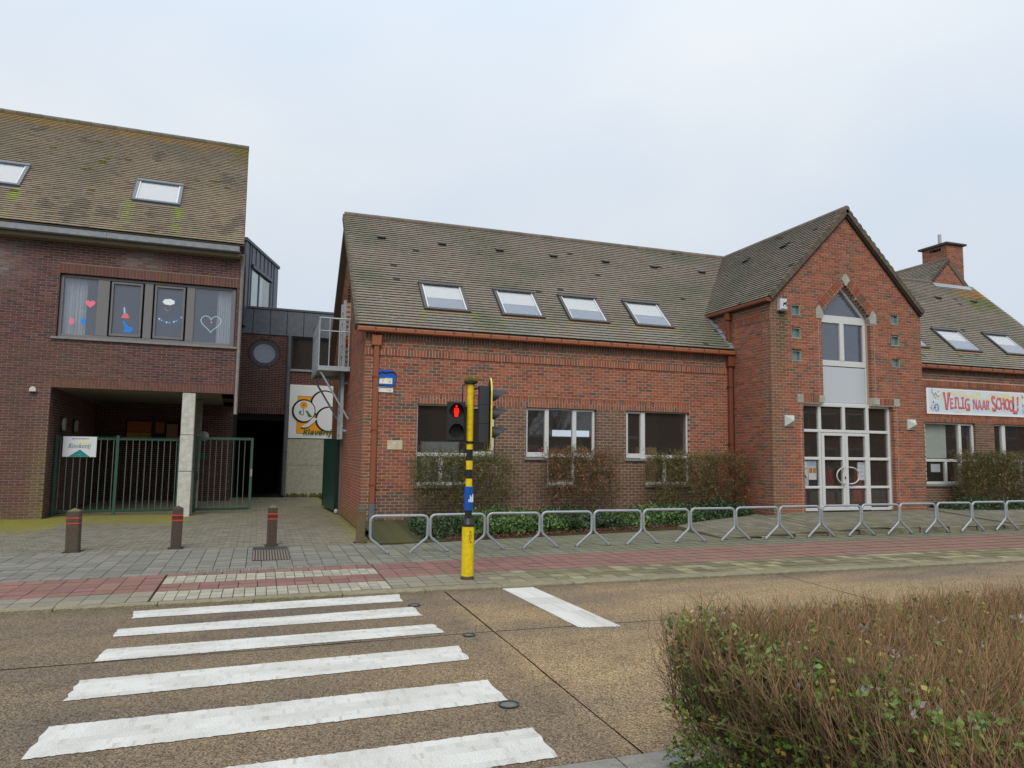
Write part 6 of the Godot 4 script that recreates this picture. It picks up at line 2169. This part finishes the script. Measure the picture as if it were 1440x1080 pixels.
	put(b, "emblem", ah, M.print)
	# banner
	var bn := thing("school_banner", "long white banner with red hand drawn words over right windows", "banner", FM * Vector3(19.9, 2.98, 0.02))
	b = MB.new()
	b.bar(FM, 17.86, 22.7, 2.985, 3.725, 0.005, 0.022, S(206, 214, 222), 0.004)
	put(b, "sheet", bn, M.print)
	b = MB.new()
	for q in [[17.86, 22.7, 2.985, 3.03], [17.86, 22.7, 3.69, 3.725], [17.86, 17.93, 3.03, 3.69]]: b.box(FM, q[0], q[1], q[2], q[3], 0.022, 0.0235, S(228, 230, 230))
	put(b, "border", bn, M.print)
	var wash := [S(190, 208, 230), S(214, 206, 170), S(226, 196, 170), S(206, 214, 190), S(186, 206, 226), S(200, 216, 214)]
	for i in 90:
		b = MB.new()
		var cx := 18.24 + rng.randf() * 4.1
		var cy := 3.08 + rng.randf() * 0.56
		var c: Color = wash[rng.randi() % wash.size()]
		if cy > 3.45: c = mixc(c, S(214, 206, 160), 0.6)
		else: c = mixc(c, S(186, 208, 228), 0.5)
		var pp := []
		var rx := rng.randf_range(0.08, 0.3)
		var ry := minf(rng.randf_range(0.03, 0.10), minf(3.685 - cy, cy - 3.035))
		for k in 11: pp.append(Vector2(cx + cos(TAU * k / 11.0) * rx * rng.randf_range(0.7, 1.0), cy + sin(TAU * k / 11.0) * ry * rng.randf_range(0.7, 1.0)))
		b.prism(FM, PackedVector2Array(pp), 0.0225, 0.0228 + i * 0.00003, c)
		put(b, "colour_wash", bn, M.print)
	var words := [["V", 18.61, 3.36, 0.50], ["E", 18.80, 3.30, 0.31], ["I", 18.955, 3.33, 0.33], ["L", 19.10, 3.32, 0.33], ["I", 19.24, 3.33, 0.34], ["G", 19.41, 3.29, 0.36], ["N", 19.72, 3.31, 0.28], ["A", 19.90, 3.30, 0.28], ["A", 20.07, 3.30, 0.28], ["R", 20.22, 3.30, 0.28],
		["S", 20.47, 3.35, 0.46], ["C", 20.65, 3.36, 0.36], ["H", 20.83, 3.36, 0.34], ["O", 21.02, 3.35, 0.34], ["O", 21.19, 3.31, 0.34], ["L", 21.33, 3.33, 0.52], ["!", 21.46, 3.38, 0.42]]
	var dark_ink := _ink(S(120, 84, 92))
	var red_ink := _ink(S(206, 104, 106))
	for q in words:
		text_on(bn, "letter_outline", q[0], FM, q[1] + 0.008, q[2] - 0.008, 0.026, q[3] * 1.05, dark_ink, "Droid Sans", 0.66, rng.randf_range(-0.12, 0.12), true)
		text_on(bn, "letter", q[0], FM, q[1], q[2], 0.030, q[3], red_ink, "Droid Sans", 0.62, rng.randf_range(-0.06, 0.06), true)
	# crayon scribbles of a child on a bicycle at either end: loose strokes
	for q in [[18.17, S(70, 96, 170)], [21.78, S(110, 116, 150)]]:
		b = MB.new()
		for i in 22:
			var a := Vector3(q[0] + rng.randf_range(-0.14, 0.14), rng.randf_range(3.10, 3.62), 0.026)
			var d := Vector3(rng.randf_range(-0.07, 0.07), rng.randf_range(-0.10, 0.10), 0)
			b.tube([FM * a, FM * (a + d * 0.5 + Vector3(0.01, 0.01, 0)), FM * (a + d)], 0.009, 0.006, 4, mixc(q[1], S(60, 60, 90), rng.randf()))
		for i in 16:
			var a0 := TAU * i / 16.0
			var a1 := TAU * (i + 1) / 16.0
			b.tube([FM * Vector3(q[0] + 0.06 + 0.08 * cos(a0), 3.16 + 0.09 * sin(a0), 0.026), FM * Vector3(q[0] + 0.06 + 0.08 * cos(a1), 3.16 + 0.09 * sin(a1), 0.026)], 0.009, 0.009, 4, q[1])
		put(b, "scribble", bn, M.print, "stuff")
	# coats in the entrance hall
	var coats := [[12.98, 1.25, 0.16, 0.34, S(150, 46, 36), "short red coat hanging behind the left entrance door"], [13.84, 1.15, 0.20, 0.62, S(160, 56, 34), "long orange red coat hanging behind the right entrance door"], [14.55, 1.1, 0.26, 0.85, S(104, 36, 34), "dark red coat hanging behind right side glazing"]]
	for q in coats:
		var p := Vector3(q[0] * 1.066, q[1] + 0.05, -15.05)
		var co := thing("coat", q[5], "coat", p)
		b = MB.new()
		var n := 14
		var f := Transform3D(Basis.IDENTITY, p)
		for i in n:
			var a := TAU * i / n
			var e := TAU * (i + 1) / n
			var ra := 1.0 + 0.12 * sin(a * 5.0)
			var re := 1.0 + 0.12 * sin(e * 5.0)
			var hw: float = q[2]
			var hh: float = q[3]
			b.quad(f * Vector3(cos(a) * hw * ra, -hh, sin(a) * 0.07 * ra), f * Vector3(cos(e) * hw * re, -hh, sin(e) * 0.07 * re), f * Vector3(cos(e) * hw * 0.55, hh * 0.2, sin(e) * 0.06), f * Vector3(cos(a) * hw * 0.55, hh * 0.2, sin(a) * 0.06), q[4])
			b.quad(f * Vector3(cos(a) * hw * 0.55, hh * 0.2, sin(a) * 0.06), f * Vector3(cos(e) * hw * 0.55, hh * 0.2, sin(e) * 0.06), f * Vector3(cos(e) * 0.05, hh * 0.42, sin(e) * 0.04), f * Vector3(cos(a) * 0.05, hh * 0.42, sin(a) * 0.04), q[4])
		put(b, "cloth", co, M.cloth)
		b = MB.new()
		b.tube([p + Vector3(0, q[3] * 0.4, 0), p + Vector3(0, q[3] * 0.4 + 0.10, 0), p + Vector3(0, q[3] * 0.4 + 0.12, -0.04)], 0.008, 0.008, 5, S(120, 120, 120))
		put(b, "hook", co, M.metal)

	# furniture just behind the school windows
	var chairs := [[6.02, -16.25, S(150, 30, 34), "dark red chair on a table behind the middle window, left casement"], [6.55, -16.3, S(150, 34, 36), "dark red chair on a table behind the middle of the window"], [6.85, -16.35, S(140, 30, 34), "dark red chair on a table behind the middle window, right side"]]
	for q in chairs:
		var p := Vector3(q[0], 1.42, q[1])
		var chn := thing("classroom_chair", q[3], "chair", p, "chairs put up on tables")
		var f := Transform3D(Basis.IDENTITY.rotated(UPV, 0.2), p)
		b = MB.new()
		b.bar(f, -0.17, 0.17, 0.0, 0.03, -0.17, 0.17, q[2], 0.01)
		put(b, "seat", chn, M.satin)
		b = MB.new()
		b.bar(f, -0.17, 0.17, 0.18, 0.42, -0.19, -0.165, q[2], 0.01)
		put(b, "backrest", chn, M.satin)
		for x in [-0.15, 0.15]:
			b = MB.new()
			b.tube([f * Vector3(x, -0.34, 0.15), f * Vector3(x, 0.0, 0.13)], 0.01, 0.01, 6, S(150, 152, 154))
			put(b, "leg", chn, M.metal)
			b = MB.new()
			b.tube([f * Vector3(x, -0.34, -0.17), f * Vector3(x, 0.02, -0.17), f * Vector3(x, 0.40, -0.18)], 0.01, 0.01, 6, S(150, 152, 154))
			put(b, "leg", chn, M.metal)
	for q in [[5.75, 7.3, -16.7, -16.05, 1.08, S(190, 160, 120), "pale wooden table with chairs on it behind the middle window"], [3.4, 4.3, -16.6, -16.1, 1.95, S(120, 126, 134), "grey cabinet standing behind the first window"], [8.9, 9.5, -16.7, -16.2, 1.9, S(130, 100, 74), "brown cupboard standing behind the third window"]]:
		var hgt: float = q[4]
		var fu := thing("table" if hgt < 1.2 else "cupboard", q[6], "table" if hgt < 1.2 else "cupboard", Vector3((q[0] + q[1]) * 0.5, 0.35, (q[2] + q[3]) * 0.5))
		var f := Transform3D.IDENTITY
		if hgt < 1.2:
			b = MB.new()
			b.bar(f, q[0], q[1], hgt - 0.04, hgt, q[2], q[3], q[5], 0.01)
			put(b, "tabletop", fu, M.wood)
			for x in [q[0] + 0.05, q[1] - 0.05]:
				for z in [q[2] + 0.05, q[3] - 0.05]:
					b = MB.new()
					b.tube([Vector3(x, 0.35, z), Vector3(x, hgt - 0.04, z)], 0.02, 0.02, 6, S(150, 152, 154))
					put(b, "leg", fu, M.metal)
		else:
			b = MB.new()
			b.bar(f, q[0], q[1], 0.35, hgt, q[2], q[3] - 0.02, q[5], 0.01)
			put(b, "case", fu, M.plain)
			var xm: float = (q[0] + q[1]) * 0.5
			for r in [[q[0] + 0.02, xm - 0.01], [xm + 0.01, q[1] - 0.02]]:
				b = MB.new()
				b.bar(f, r[0], r[1], 0.40, hgt - 0.04, q[3] - 0.02, q[3], mulc(q[5], 1.1), 0.006)
				put(b, "door", fu, M.plain)

# ------------------------------------------------------------------ plants
func twig_mesh(sd: int, len_: float, spread: float, n_side: int, r: float, lo: Color, hi: Color) -> ArrayMesh:
	var g := RandomNumberGenerator.new()
	g.seed = sd
	var b := MB.new()
	var pts := [Vector3.ZERO]
	var d := Vector3(g.randf_range(-spread, spread), 1, g.randf_range(-spread, spread)).normalized()
	for i in 4:
		d = (d + Vector3(g.randf_range(-0.22, 0.22), 0.12, g.randf_range(-0.22, 0.22))).normalized()
		pts.append(pts[i] + d * len_ / 4.0)
	_stem(b, pts, r, r * 0.45, lo, hi)
	for k in n_side:
		var i := 1 + g.randi() % 3
		var s: Vector3 = pts[i].lerp(pts[i + 1], g.randf())
		var sd_ := Vector3(g.randf_range(-1, 1), 1.1, g.randf_range(-1, 1)).normalized()
		var l := len_ * g.randf_range(0.22, 0.45)
		var m := s + sd_ * l * 0.5
		var e := m + (sd_ + Vector3(0, 0.5, 0)).normalized() * l * 0.5
		_stem(b, [s, m, e], r * 0.6, r * 0.35, mixc(lo, hi, i / 4.0), hi)
	return b.mesh(Vector3.ZERO, M.twig)

func _stem(b: MB, pts: Array, r0: float, r1: float, c0: Color, c1: Color) -> void:
	for i in pts.size() - 1:
		var t := float(i) / (pts.size() - 1)
		var t2 := float(i + 1) / (pts.size() - 1)
		b.tube([pts[i], pts[i + 1]], lerpf(r0, r1, t), lerpf(r0, r1, t2), 3, mixc(c0, c1, t), false)

func leaf_mesh(sd: int, n: int, size: float, spread: float) -> ArrayMesh:
	var g := RandomNumberGenerator.new()
	g.seed = sd
	var b := MB.new()
	for k in n:
		var p := Vector3(g.randf_range(-1, 1), g.randf_range(-1, 1), g.randf_range(-1, 1)) * spread
		var a := Vector3(g.randf_range(-1, 1), g.randf_range(-0.4, 1), g.randf_range(-1, 1)).normalized()
		var s := a.cross(Vector3(g.randf_range(-1, 1), 1, g.randf_range(-1, 1))).normalized()
		var u := a.cross(s)
		var l := size * g.randf_range(0.7, 1.2)
		var w := l * g.randf_range(0.24, 0.34)
		var c := Color.WHITE * g.randf_range(0.8, 1.0)
		c.a = 1.0
		var m0 := p + a * l * 0.45 + u * l * 0.06
		b.face(p, m0 + s * w, m0, c)
		b.face(p, m0, m0 - s * w, c)
		b.face(m0, m0 + s * w, p + a * l, c)
		b.face(m0, p + a * l, m0 - s * w, c)
	return b.mesh(Vector3.ZERO, M.leaf)

func rand_basis(tilt: float) -> Basis:
	return Basis(UPV, rng.randf() * TAU) * Basis(Vector3(1, 0, 0), rng.randf_range(-tilt, tilt)) * Basis(Vector3(0, 0, 1), rng.randf_range(-tilt, tilt))

func build_plants() -> void:
	# clipped hedge at the near kerb: reddish upright shoots, greener at the side
	var hg := thing("clipped_hedge", "big clipped hedge of reddish bare twigs beside the road", "hedge", Vector3(3.6, 0.06, -2.6))
	var tw := []
	for k in 5: tw.append(twig_mesh(100 + k, 0.46, 0.14, 5, 0.0022, S(100, 90, 66), S(162, 133, 106)))
	var tx := [[], [], [], [], []]
	var tc := [[], [], [], [], []]
	var x0 := 2.20
	var z0 := -3.66
	for i in 10500:
		var k := rng.randi() % 5
		var p := Vector3(x0 + 4.4 * pow(rng.randf(), 1.05), 0, rng.randf_range(z0 + 0.03, -1.1))
		var hgt := rng.randf_range(0.34, 0.44)
		p.y = 0.838 - hgt + rng.randf_range(-0.07, 0.006)
		var edge := clampf(1.0 - (p.x - x0) / 0.35, 0.0, 1.0)
		var bs := Basis(Vector3(0, 0, 1), edge * rng.randf_range(0.0, 0.35)) * rand_basis(0.15)
		tx[k].append(Transform3D(bs * Basis.from_scale(Vector3(1, hgt / 0.40, 1)), p))
		var c := mixc(Color(0.5, 0.48, 0.46), Color(1.55, 1.36, 1.18), rng.randf())
		if rng.randf() < 0.28: c = Color(0.8, 0.92, 0.55)
		tc[k].append(c)
	# inner wood and the flank towards the camera
	for i in 3600:
		var k := rng.randi() % 5
		var flank := rng.randf() < 0.62
		var p := Vector3(x0 + 0.14 + (absf(rng.randfn(0.0, 0.16)) if flank else rng.randf() * 4.2), rng.randf_range(0.05, 0.55), rng.randf_range(z0 + 0.05, -1.1))
		var bs := Basis(Vector3(0, 0, 1), rng.randf_range(0.0, 0.5) if flank else rng.randf_range(-0.3, 0.4)) * rand_basis(0.35)
		tx[k].append(Transform3D(bs * Basis.from_scale(Vector3(1.3, rng.randf_range(0.6, 1.0), 1.3)), p))
		tc[k].append(mixc(Color(0.5, 0.5, 0.42), Color(0.8, 0.72, 0.58), rng.randf()))
	for k in 5: scatter_mm("twigs", hg, tw[k], tx[k], tc[k])
	var lf := []
	for k in 3: lf.append(leaf_mesh(300 + k, 5, 0.034, 0.030))
	var lx := [[], [], []]
	var lc := [[], [], []]
	for i in 6400:
		var k := rng.randi() % 3
		var flank := rng.randf() < 0.42
		var p: Vector3
		if flank: p = Vector3(x0 - 0.02 + absf(rng.randfn(0.0, 0.16)), rng.randf_range(0.06, 0.88), rng.randf_range(z0, -1.1))
		else: p = Vector3(x0 + rng.randf() * 4.3, 0.855 - absf(rng.randfn(0.0, 0.10)), rng.randf_range(z0, -1.1))
		lx[k].append(Transform3D(rand_basis(3.0) * Basis.from_scale(Vector3.ONE * rng.randf_range(0.6, 1.15)), p))
		var c := mixc(S(78, 104, 44), S(116, 140, 58), rng.randf())
		if not flank and rng.randf() < 0.35: c = mixc(S(132, 128, 52), S(150, 108, 70), rng.randf())
		if rng.randf() < 0.05: c = S(166, 152, 70)
		if not flank and rng.randf() < 0.10: c = S(150, 146, 140)
		lc[k].append(c)
	for k in 3: scatter_mm("leaves", hg, lf[k], lx[k], lc[k])
	for i in 26:
		var b := MB.new()
		var p := Vector3(x0 + 0.12 + rng.randf() * 3.8, 0.0, rng.randf_range(z0 + 0.15, -1.3))
		b.tube([p, p + Vector3(rng.randf_range(-0.1, 0.1), 0.3, rng.randf_range(-0.1, 0.1)), p + Vector3(rng.randf_range(-0.2, 0.2), 0.6, rng.randf_range(-0.2, 0.2))], 0.012, 0.006, 5, S(88, 74, 56))
		put(b, "stem", hg, M.twig)
	var bd := MB.new()
	bd.box(Transform3D.IDENTITY, 2.22, 8.0, -0.02, 0.022, -3.66, -0.9, S(84, 74, 56))
	put(bd, "soil", hg, M.soil)

	# flat hedges trained along the school front
	var wall_twig := []
	for k in 4: wall_twig.append(twig_mesh(500 + k, 0.30, 0.5, 6, 0.0042, S(92, 82, 60), S(112, 108, 68)))
	var lf2 := []
	for k in 3: lf2.append(leaf_mesh(700 + k, 7, 0.045, 0.055))
	var specs := [
		[3.05, 5.15, 0.25, 1.70, 0.0, "flat green hedge on brick beneath the first school window", 3.3, 0.62],
		[6.0, 7.75, 0.30, 1.80, 1.0, "brown leaved beech hedge under the middle school window", 3.5, 0.60],
		[8.62, 11.2, 0.25, 1.76, 0.25, "wide clipped hedge turning brown beside the porch", 5.2, 0.62],
		[18.3, 20.55, 0.25, 1.86, 0.1, "dense green hedge under the right wing windows", 4.6, 0.95],
		[20.75, 23.6, 0.25, 1.86, 0.1, "far green hedge past the wide window, under the banner end", 4.6, 0.95]]
	for s in specs:
		var zc := -14.98
		var h := thing("wall_hedge", s[5], "hedge", Vector3((s[0] + s[1]) * 0.5, 0.2, zc), "hedges trained along the school wall")
		var wx: float = s[1] - s[0]
		var nst := int(wx / 0.32)
		for i in nst:
			var b := MB.new()
			var px: float = s[0] + (i + 0.5) * wx / nst + rng.randf_range(-0.06, 0.06)
			b.tube([Vector3(px, 0.15, zc), Vector3(px + rng.randf_range(-0.05, 0.05), 0.7, zc + rng.randf_range(-0.05, 0.05)), Vector3(px + rng.randf_range(-0.1, 0.1), 1.3, zc + rng.randf_range(-0.08, 0.08))], 0.016, 0.007, 5, S(70, 62, 48))
			put(b, "stem", h, M.twig)
		var xs := [[], [], [], []]
		var cs := [[], [], [], []]
		for i in int(820 * wx * s[7]):
			var k := rng.randi() % 4
			var fx := rng.randf()
			var fy := pow(rng.randf(), 0.52)
			if sin(fx * 23.0 + s[0] * 3.0) * sin(fx * 9.0 + fy * 7.0 + s[0]) > 0.45 and rng.randf() < 0.6: continue
			var p := Vector3(lerpf(s[0], s[1], fx) + rng.randfn(0.0, 0.09), lerpf(s[2], s[3], fy) - 0.10, zc + rng.randfn(0.0, 0.11))
			xs[k].append(Transform3D(rand_basis(1.1) * Basis.from_scale(Vector3.ONE * rng.randf_range(0.6, 1.1)), p))
			cs[k].append(mixc(Color(0.8, 0.8, 0.75), Color(1.15, 1.1, 0.9), rng.randf()))
		for k in 4: scatter_mm("twigs", h, wall_twig[k], xs[k], cs[k])
		var ls := [[], [], []]
		var lcs := [[], [], []]
		for i in int(620 * wx * s[7]):
			var k := rng.randi() % 3
			var fx := rng.randf()
			var fy := pow(rng.randf(), 0.48)
			if sin(fx * 23.0 + s[0] * 3.0) * sin(fx * 9.0 + fy * 7.0 + s[0]) > 0.45 and rng.randf() < 0.65: continue
			var p := Vector3(lerpf(s[0], s[1], fx) + rng.randfn(0.0, 0.09), lerpf(s[2], s[3], fy) + rng.randfn(0.0, 0.04), zc + 0.04 + rng.randfn(0.0, 0.11))
			ls[k].append(Transform3D(rand_basis(3.0) * Basis.from_scale(Vector3.ONE * rng.randf_range(0.7, 1.1)), p))
			var br: float = s[4]
			if s[4] == 0.25: br = 0.75 if fx > 0.66 else 0.05
			var c := mixc(S(84, 90, 42), S(116, 116, 60), rng.randf())
			if rng.randf() < br: c = mixc(S(146, 92, 62), S(116, 78, 56), rng.randf())
			lcs[k].append(c)
		for k in 3: scatter_mm("leaves", h, lf2[k], ls[k], lcs[k])
	# low evergreen ground cover at the foot of the wall
	var ivy := []
	for k in 3: ivy.append(leaf_mesh(900 + k, 8, 0.075, 0.06))
	for g in [[2.9, 11.1, -13.35], [17.0, 24.0, -13.9]]:
		var gc := Node3D.new()
		gc.name = numbered("ground_cover")
		add_child(gc)
		gc.set_meta("kind", "stuff")
		gc.set_meta("label", "low glossy evergreen ground cover below the hedges" if g[0] < 5 else "low dark ground cover along the right wing")
		var ix := [[], [], []]
		var ic := [[], [], []]
		for i in int(620 * (g[1] - g[0])):
			var k := rng.randi() % 3
			var x := rng.randf_range(g[0], g[1])
			var lump := 0.5 + 0.5 * sin(x * 2.3) * sin(x * 0.9 + 1.0)
			if rng.randf() > 0.45 + 0.55 * lump and g[0] < 5: continue
			var t := rng.randf()
			var front: float = g[2] - (lin(x, 2.0, 0.0, 8.6, 0.6) + lin(x, 8.6, 0.0, 11.2, 0.5) if g[0] < 5 else 0.0)
			var z := lerpf(front, -14.9, t)
			var hh := (0.10 + 0.30 * sqrt(t)) * (0.6 + 0.5 * lump)
			var p := Vector3(x, 0.12 + lin(x, 4, 0, 10, 0.10) + hh * sqrt(rng.randf()), z)
			ix[k].append(Transform3D(rand_basis(1.2), p))
			var c := mixc(S(40, 60, 34), S(64, 86, 46), rng.randf())
			if (x > 3.9 and x < 6.0) or (x > 7.4 and x < 9.4): c = mixc(c, S(104, 138, 66), rng.randf() * 0.8)
			ic[k].append(c)
		for k in 3: scatter_mm("leaves", gc, ivy[k], ix[k], ic[k])
	# leaf litter and moss at the bed's edge
	var li := Node3D.new()
	li.name = "leaf_litter"
	add_child(li)
	li.set_meta("kind", "stuff")
	li.set_meta("label", "brown fallen leaves on the soil in front of ground cover")
	var lm := leaf_mesh(990, 3, 0.05, 0.03)
	var qx := []
	var qc := []
	for i in 1500:
		var x := rng.randf_range(3.4, 10.8)
		var front := lin(x, 2.0, -13.2, 8.6, -13.85) - lin(x, 8.6, 0.0, 11.4, 0.75)
		qx.append(Transform3D(rand_basis(0.5), Vector3(x, 0.10 + lin(x, 4, 0, 10, 0.12), front - absf(rng.randfn(0.0, 0.16)))))
		qc.append(mixc(S(110, 70, 46), S(84, 60, 44), rng.randf()))
	scatter_mm("leaves", li, lm, qx, qc)

# ------------------------------------------------------------------ houses over the road, seen only in the window panes
func build_opposite() -> void:
	var spec := [[-16.0, -4.0, 5.6, "long brick house across the road with brown roof", S(126, 84, 66)], [-3.0, 9.0, 5.2, "brick house across the road with green door", S(134, 96, 76)], [10.0, 13.5, 5.4, "narrow dark brick house across the road with grey roof", S(112, 80, 66)], [26.0, 42.0, 5.4, "plain brick house across the road, farther along", S(120, 84, 68)], [44.0, 64.0, 5.6, "last brick house across the road, far along", S(116, 80, 64)]]
	for s in spec:
		var f := frame(Vector3(s[1], 0, 13.0), Vector3(-1, 0, 0))
		var h := thing("brick_house", s[3], "house", Vector3((s[0] + s[1]) * 0.5, 0, 13.0), "houses across the road")
		var w: float = s[1] - s[0]
		var b := MB.new()
		b.box(f, 0, w, 0, s[2], -8.0, 0.0, s[4])
		put(b, "wall", h, M.mortar)
		b = MB.new()
		b.prism(Transform3D(f.basis * Basis(UPV, PI / 2), f * Vector3(0, 0, 0)), PackedVector2Array([Vector2(-0.3, s[2]), Vector2(8.3, s[2]), Vector2(4.0, s[2] + 3.2)]), -0.2, w + 0.2, S(86, 70, 60))
		put(b, "roof", h, M.tile)
		for i in int(w / 2.4):
			for y in [0.9, 3.4]:
				b = MB.new()
				b.bar(f, 0.7 + i * 2.4, 2.1 + i * 2.4, y, y + 1.4, 0.0, 0.05, S(214, 216, 214), 0.01)
				var wd := put(b, "window", h, M.upvc)
				b = MB.new()
				b.box(f, 0.78 + i * 2.4, 2.02 + i * 2.4, y + 0.08, y + 1.32, 0.05, 0.056, S(40, 46, 50))
				put(b, "pane", wd, M.satin)

	# low garage and bare trees in the gap between them
	var fg := frame(Vector3(14.0, 0, 13.0), Vector3(-1, 0, 0))
	var ga := thing("garage", "low brick garage across the road below bare trees", "garage", Vector3(19.0, 0, 13.0))
	var b2 := MB.new()
	b2.box(fg, -10.5, 0.0, 0.0, 2.7, -6.0, 0.0, S(140, 100, 82))
	put(b2, "wall", ga, M.mortar)
	b2 = MB.new()
	b2.bar(fg, -10.6, 0.1, 2.7, 2.9, -6.1, 0.1, S(206, 208, 206), 0.02)
	put(b2, "roof_edge", ga, M.upvc)
	for i in 3:
		b2 = MB.new()
		b2.bar(fg, -9.8 + i * 3.3, -7.2 + i * 3.3, 0.0, 2.2, 0.0, 0.04, S(200, 204, 200), 0.01)
		put(b2, "garage_door", ga, M.upvc)
	for i in 4:
		var p := Vector3(13.0 + i * 3.1, 0, 20.5 + (i % 2) * 2.0)
		var tr := thing("bare_tree", "bare winter tree rising behind the garage roof, %s" % ["slim", "tall", "broad", "leaning"][i], "tree", p)
		b2 = MB.new()
		b2.tube([p, p + Vector3(0.1, 2.0, 0), p + Vector3(0.0, 4.5, 0.2)], 0.20, 0.10, 8, S(84, 78, 68))
		put(b2, "trunk", tr, M.wood)
		b2 = MB.new()
		for k in 46:
			var a := rng.randf() * TAU
			var h0 := rng.randf_range(2.0, 4.4)
			var l := rng.randf_range(1.4, 3.4)
			var d := Vector3(cos(a), rng.randf_range(0.5, 1.6), sin(a)).normalized()
			var s0 := p + Vector3(0, h0, 0)
			var s1 := s0 + d * l * 0.5
			b2.tube([s0, s1, s1 + (d + Vector3(0, 0.4, 0)).normalized() * l * 0.5], 0.045, 0.012, 4, S(88, 80, 70), false)
			for m in 5:
				var q0 := s0.lerp(s1 + d * l * 0.4, rng.randf_range(0.3, 1.0))
				var e := Vector3(rng.randf_range(-1, 1), rng.randf_range(0.0, 1.2), rng.randf_range(-1, 1)).normalized()
				b2.tube([q0, q0 + e * rng.randf_range(0.4, 1.1)], 0.014, 0.006, 3, S(96, 86, 74), false)
		put(b2, "crown", tr, M.twig)
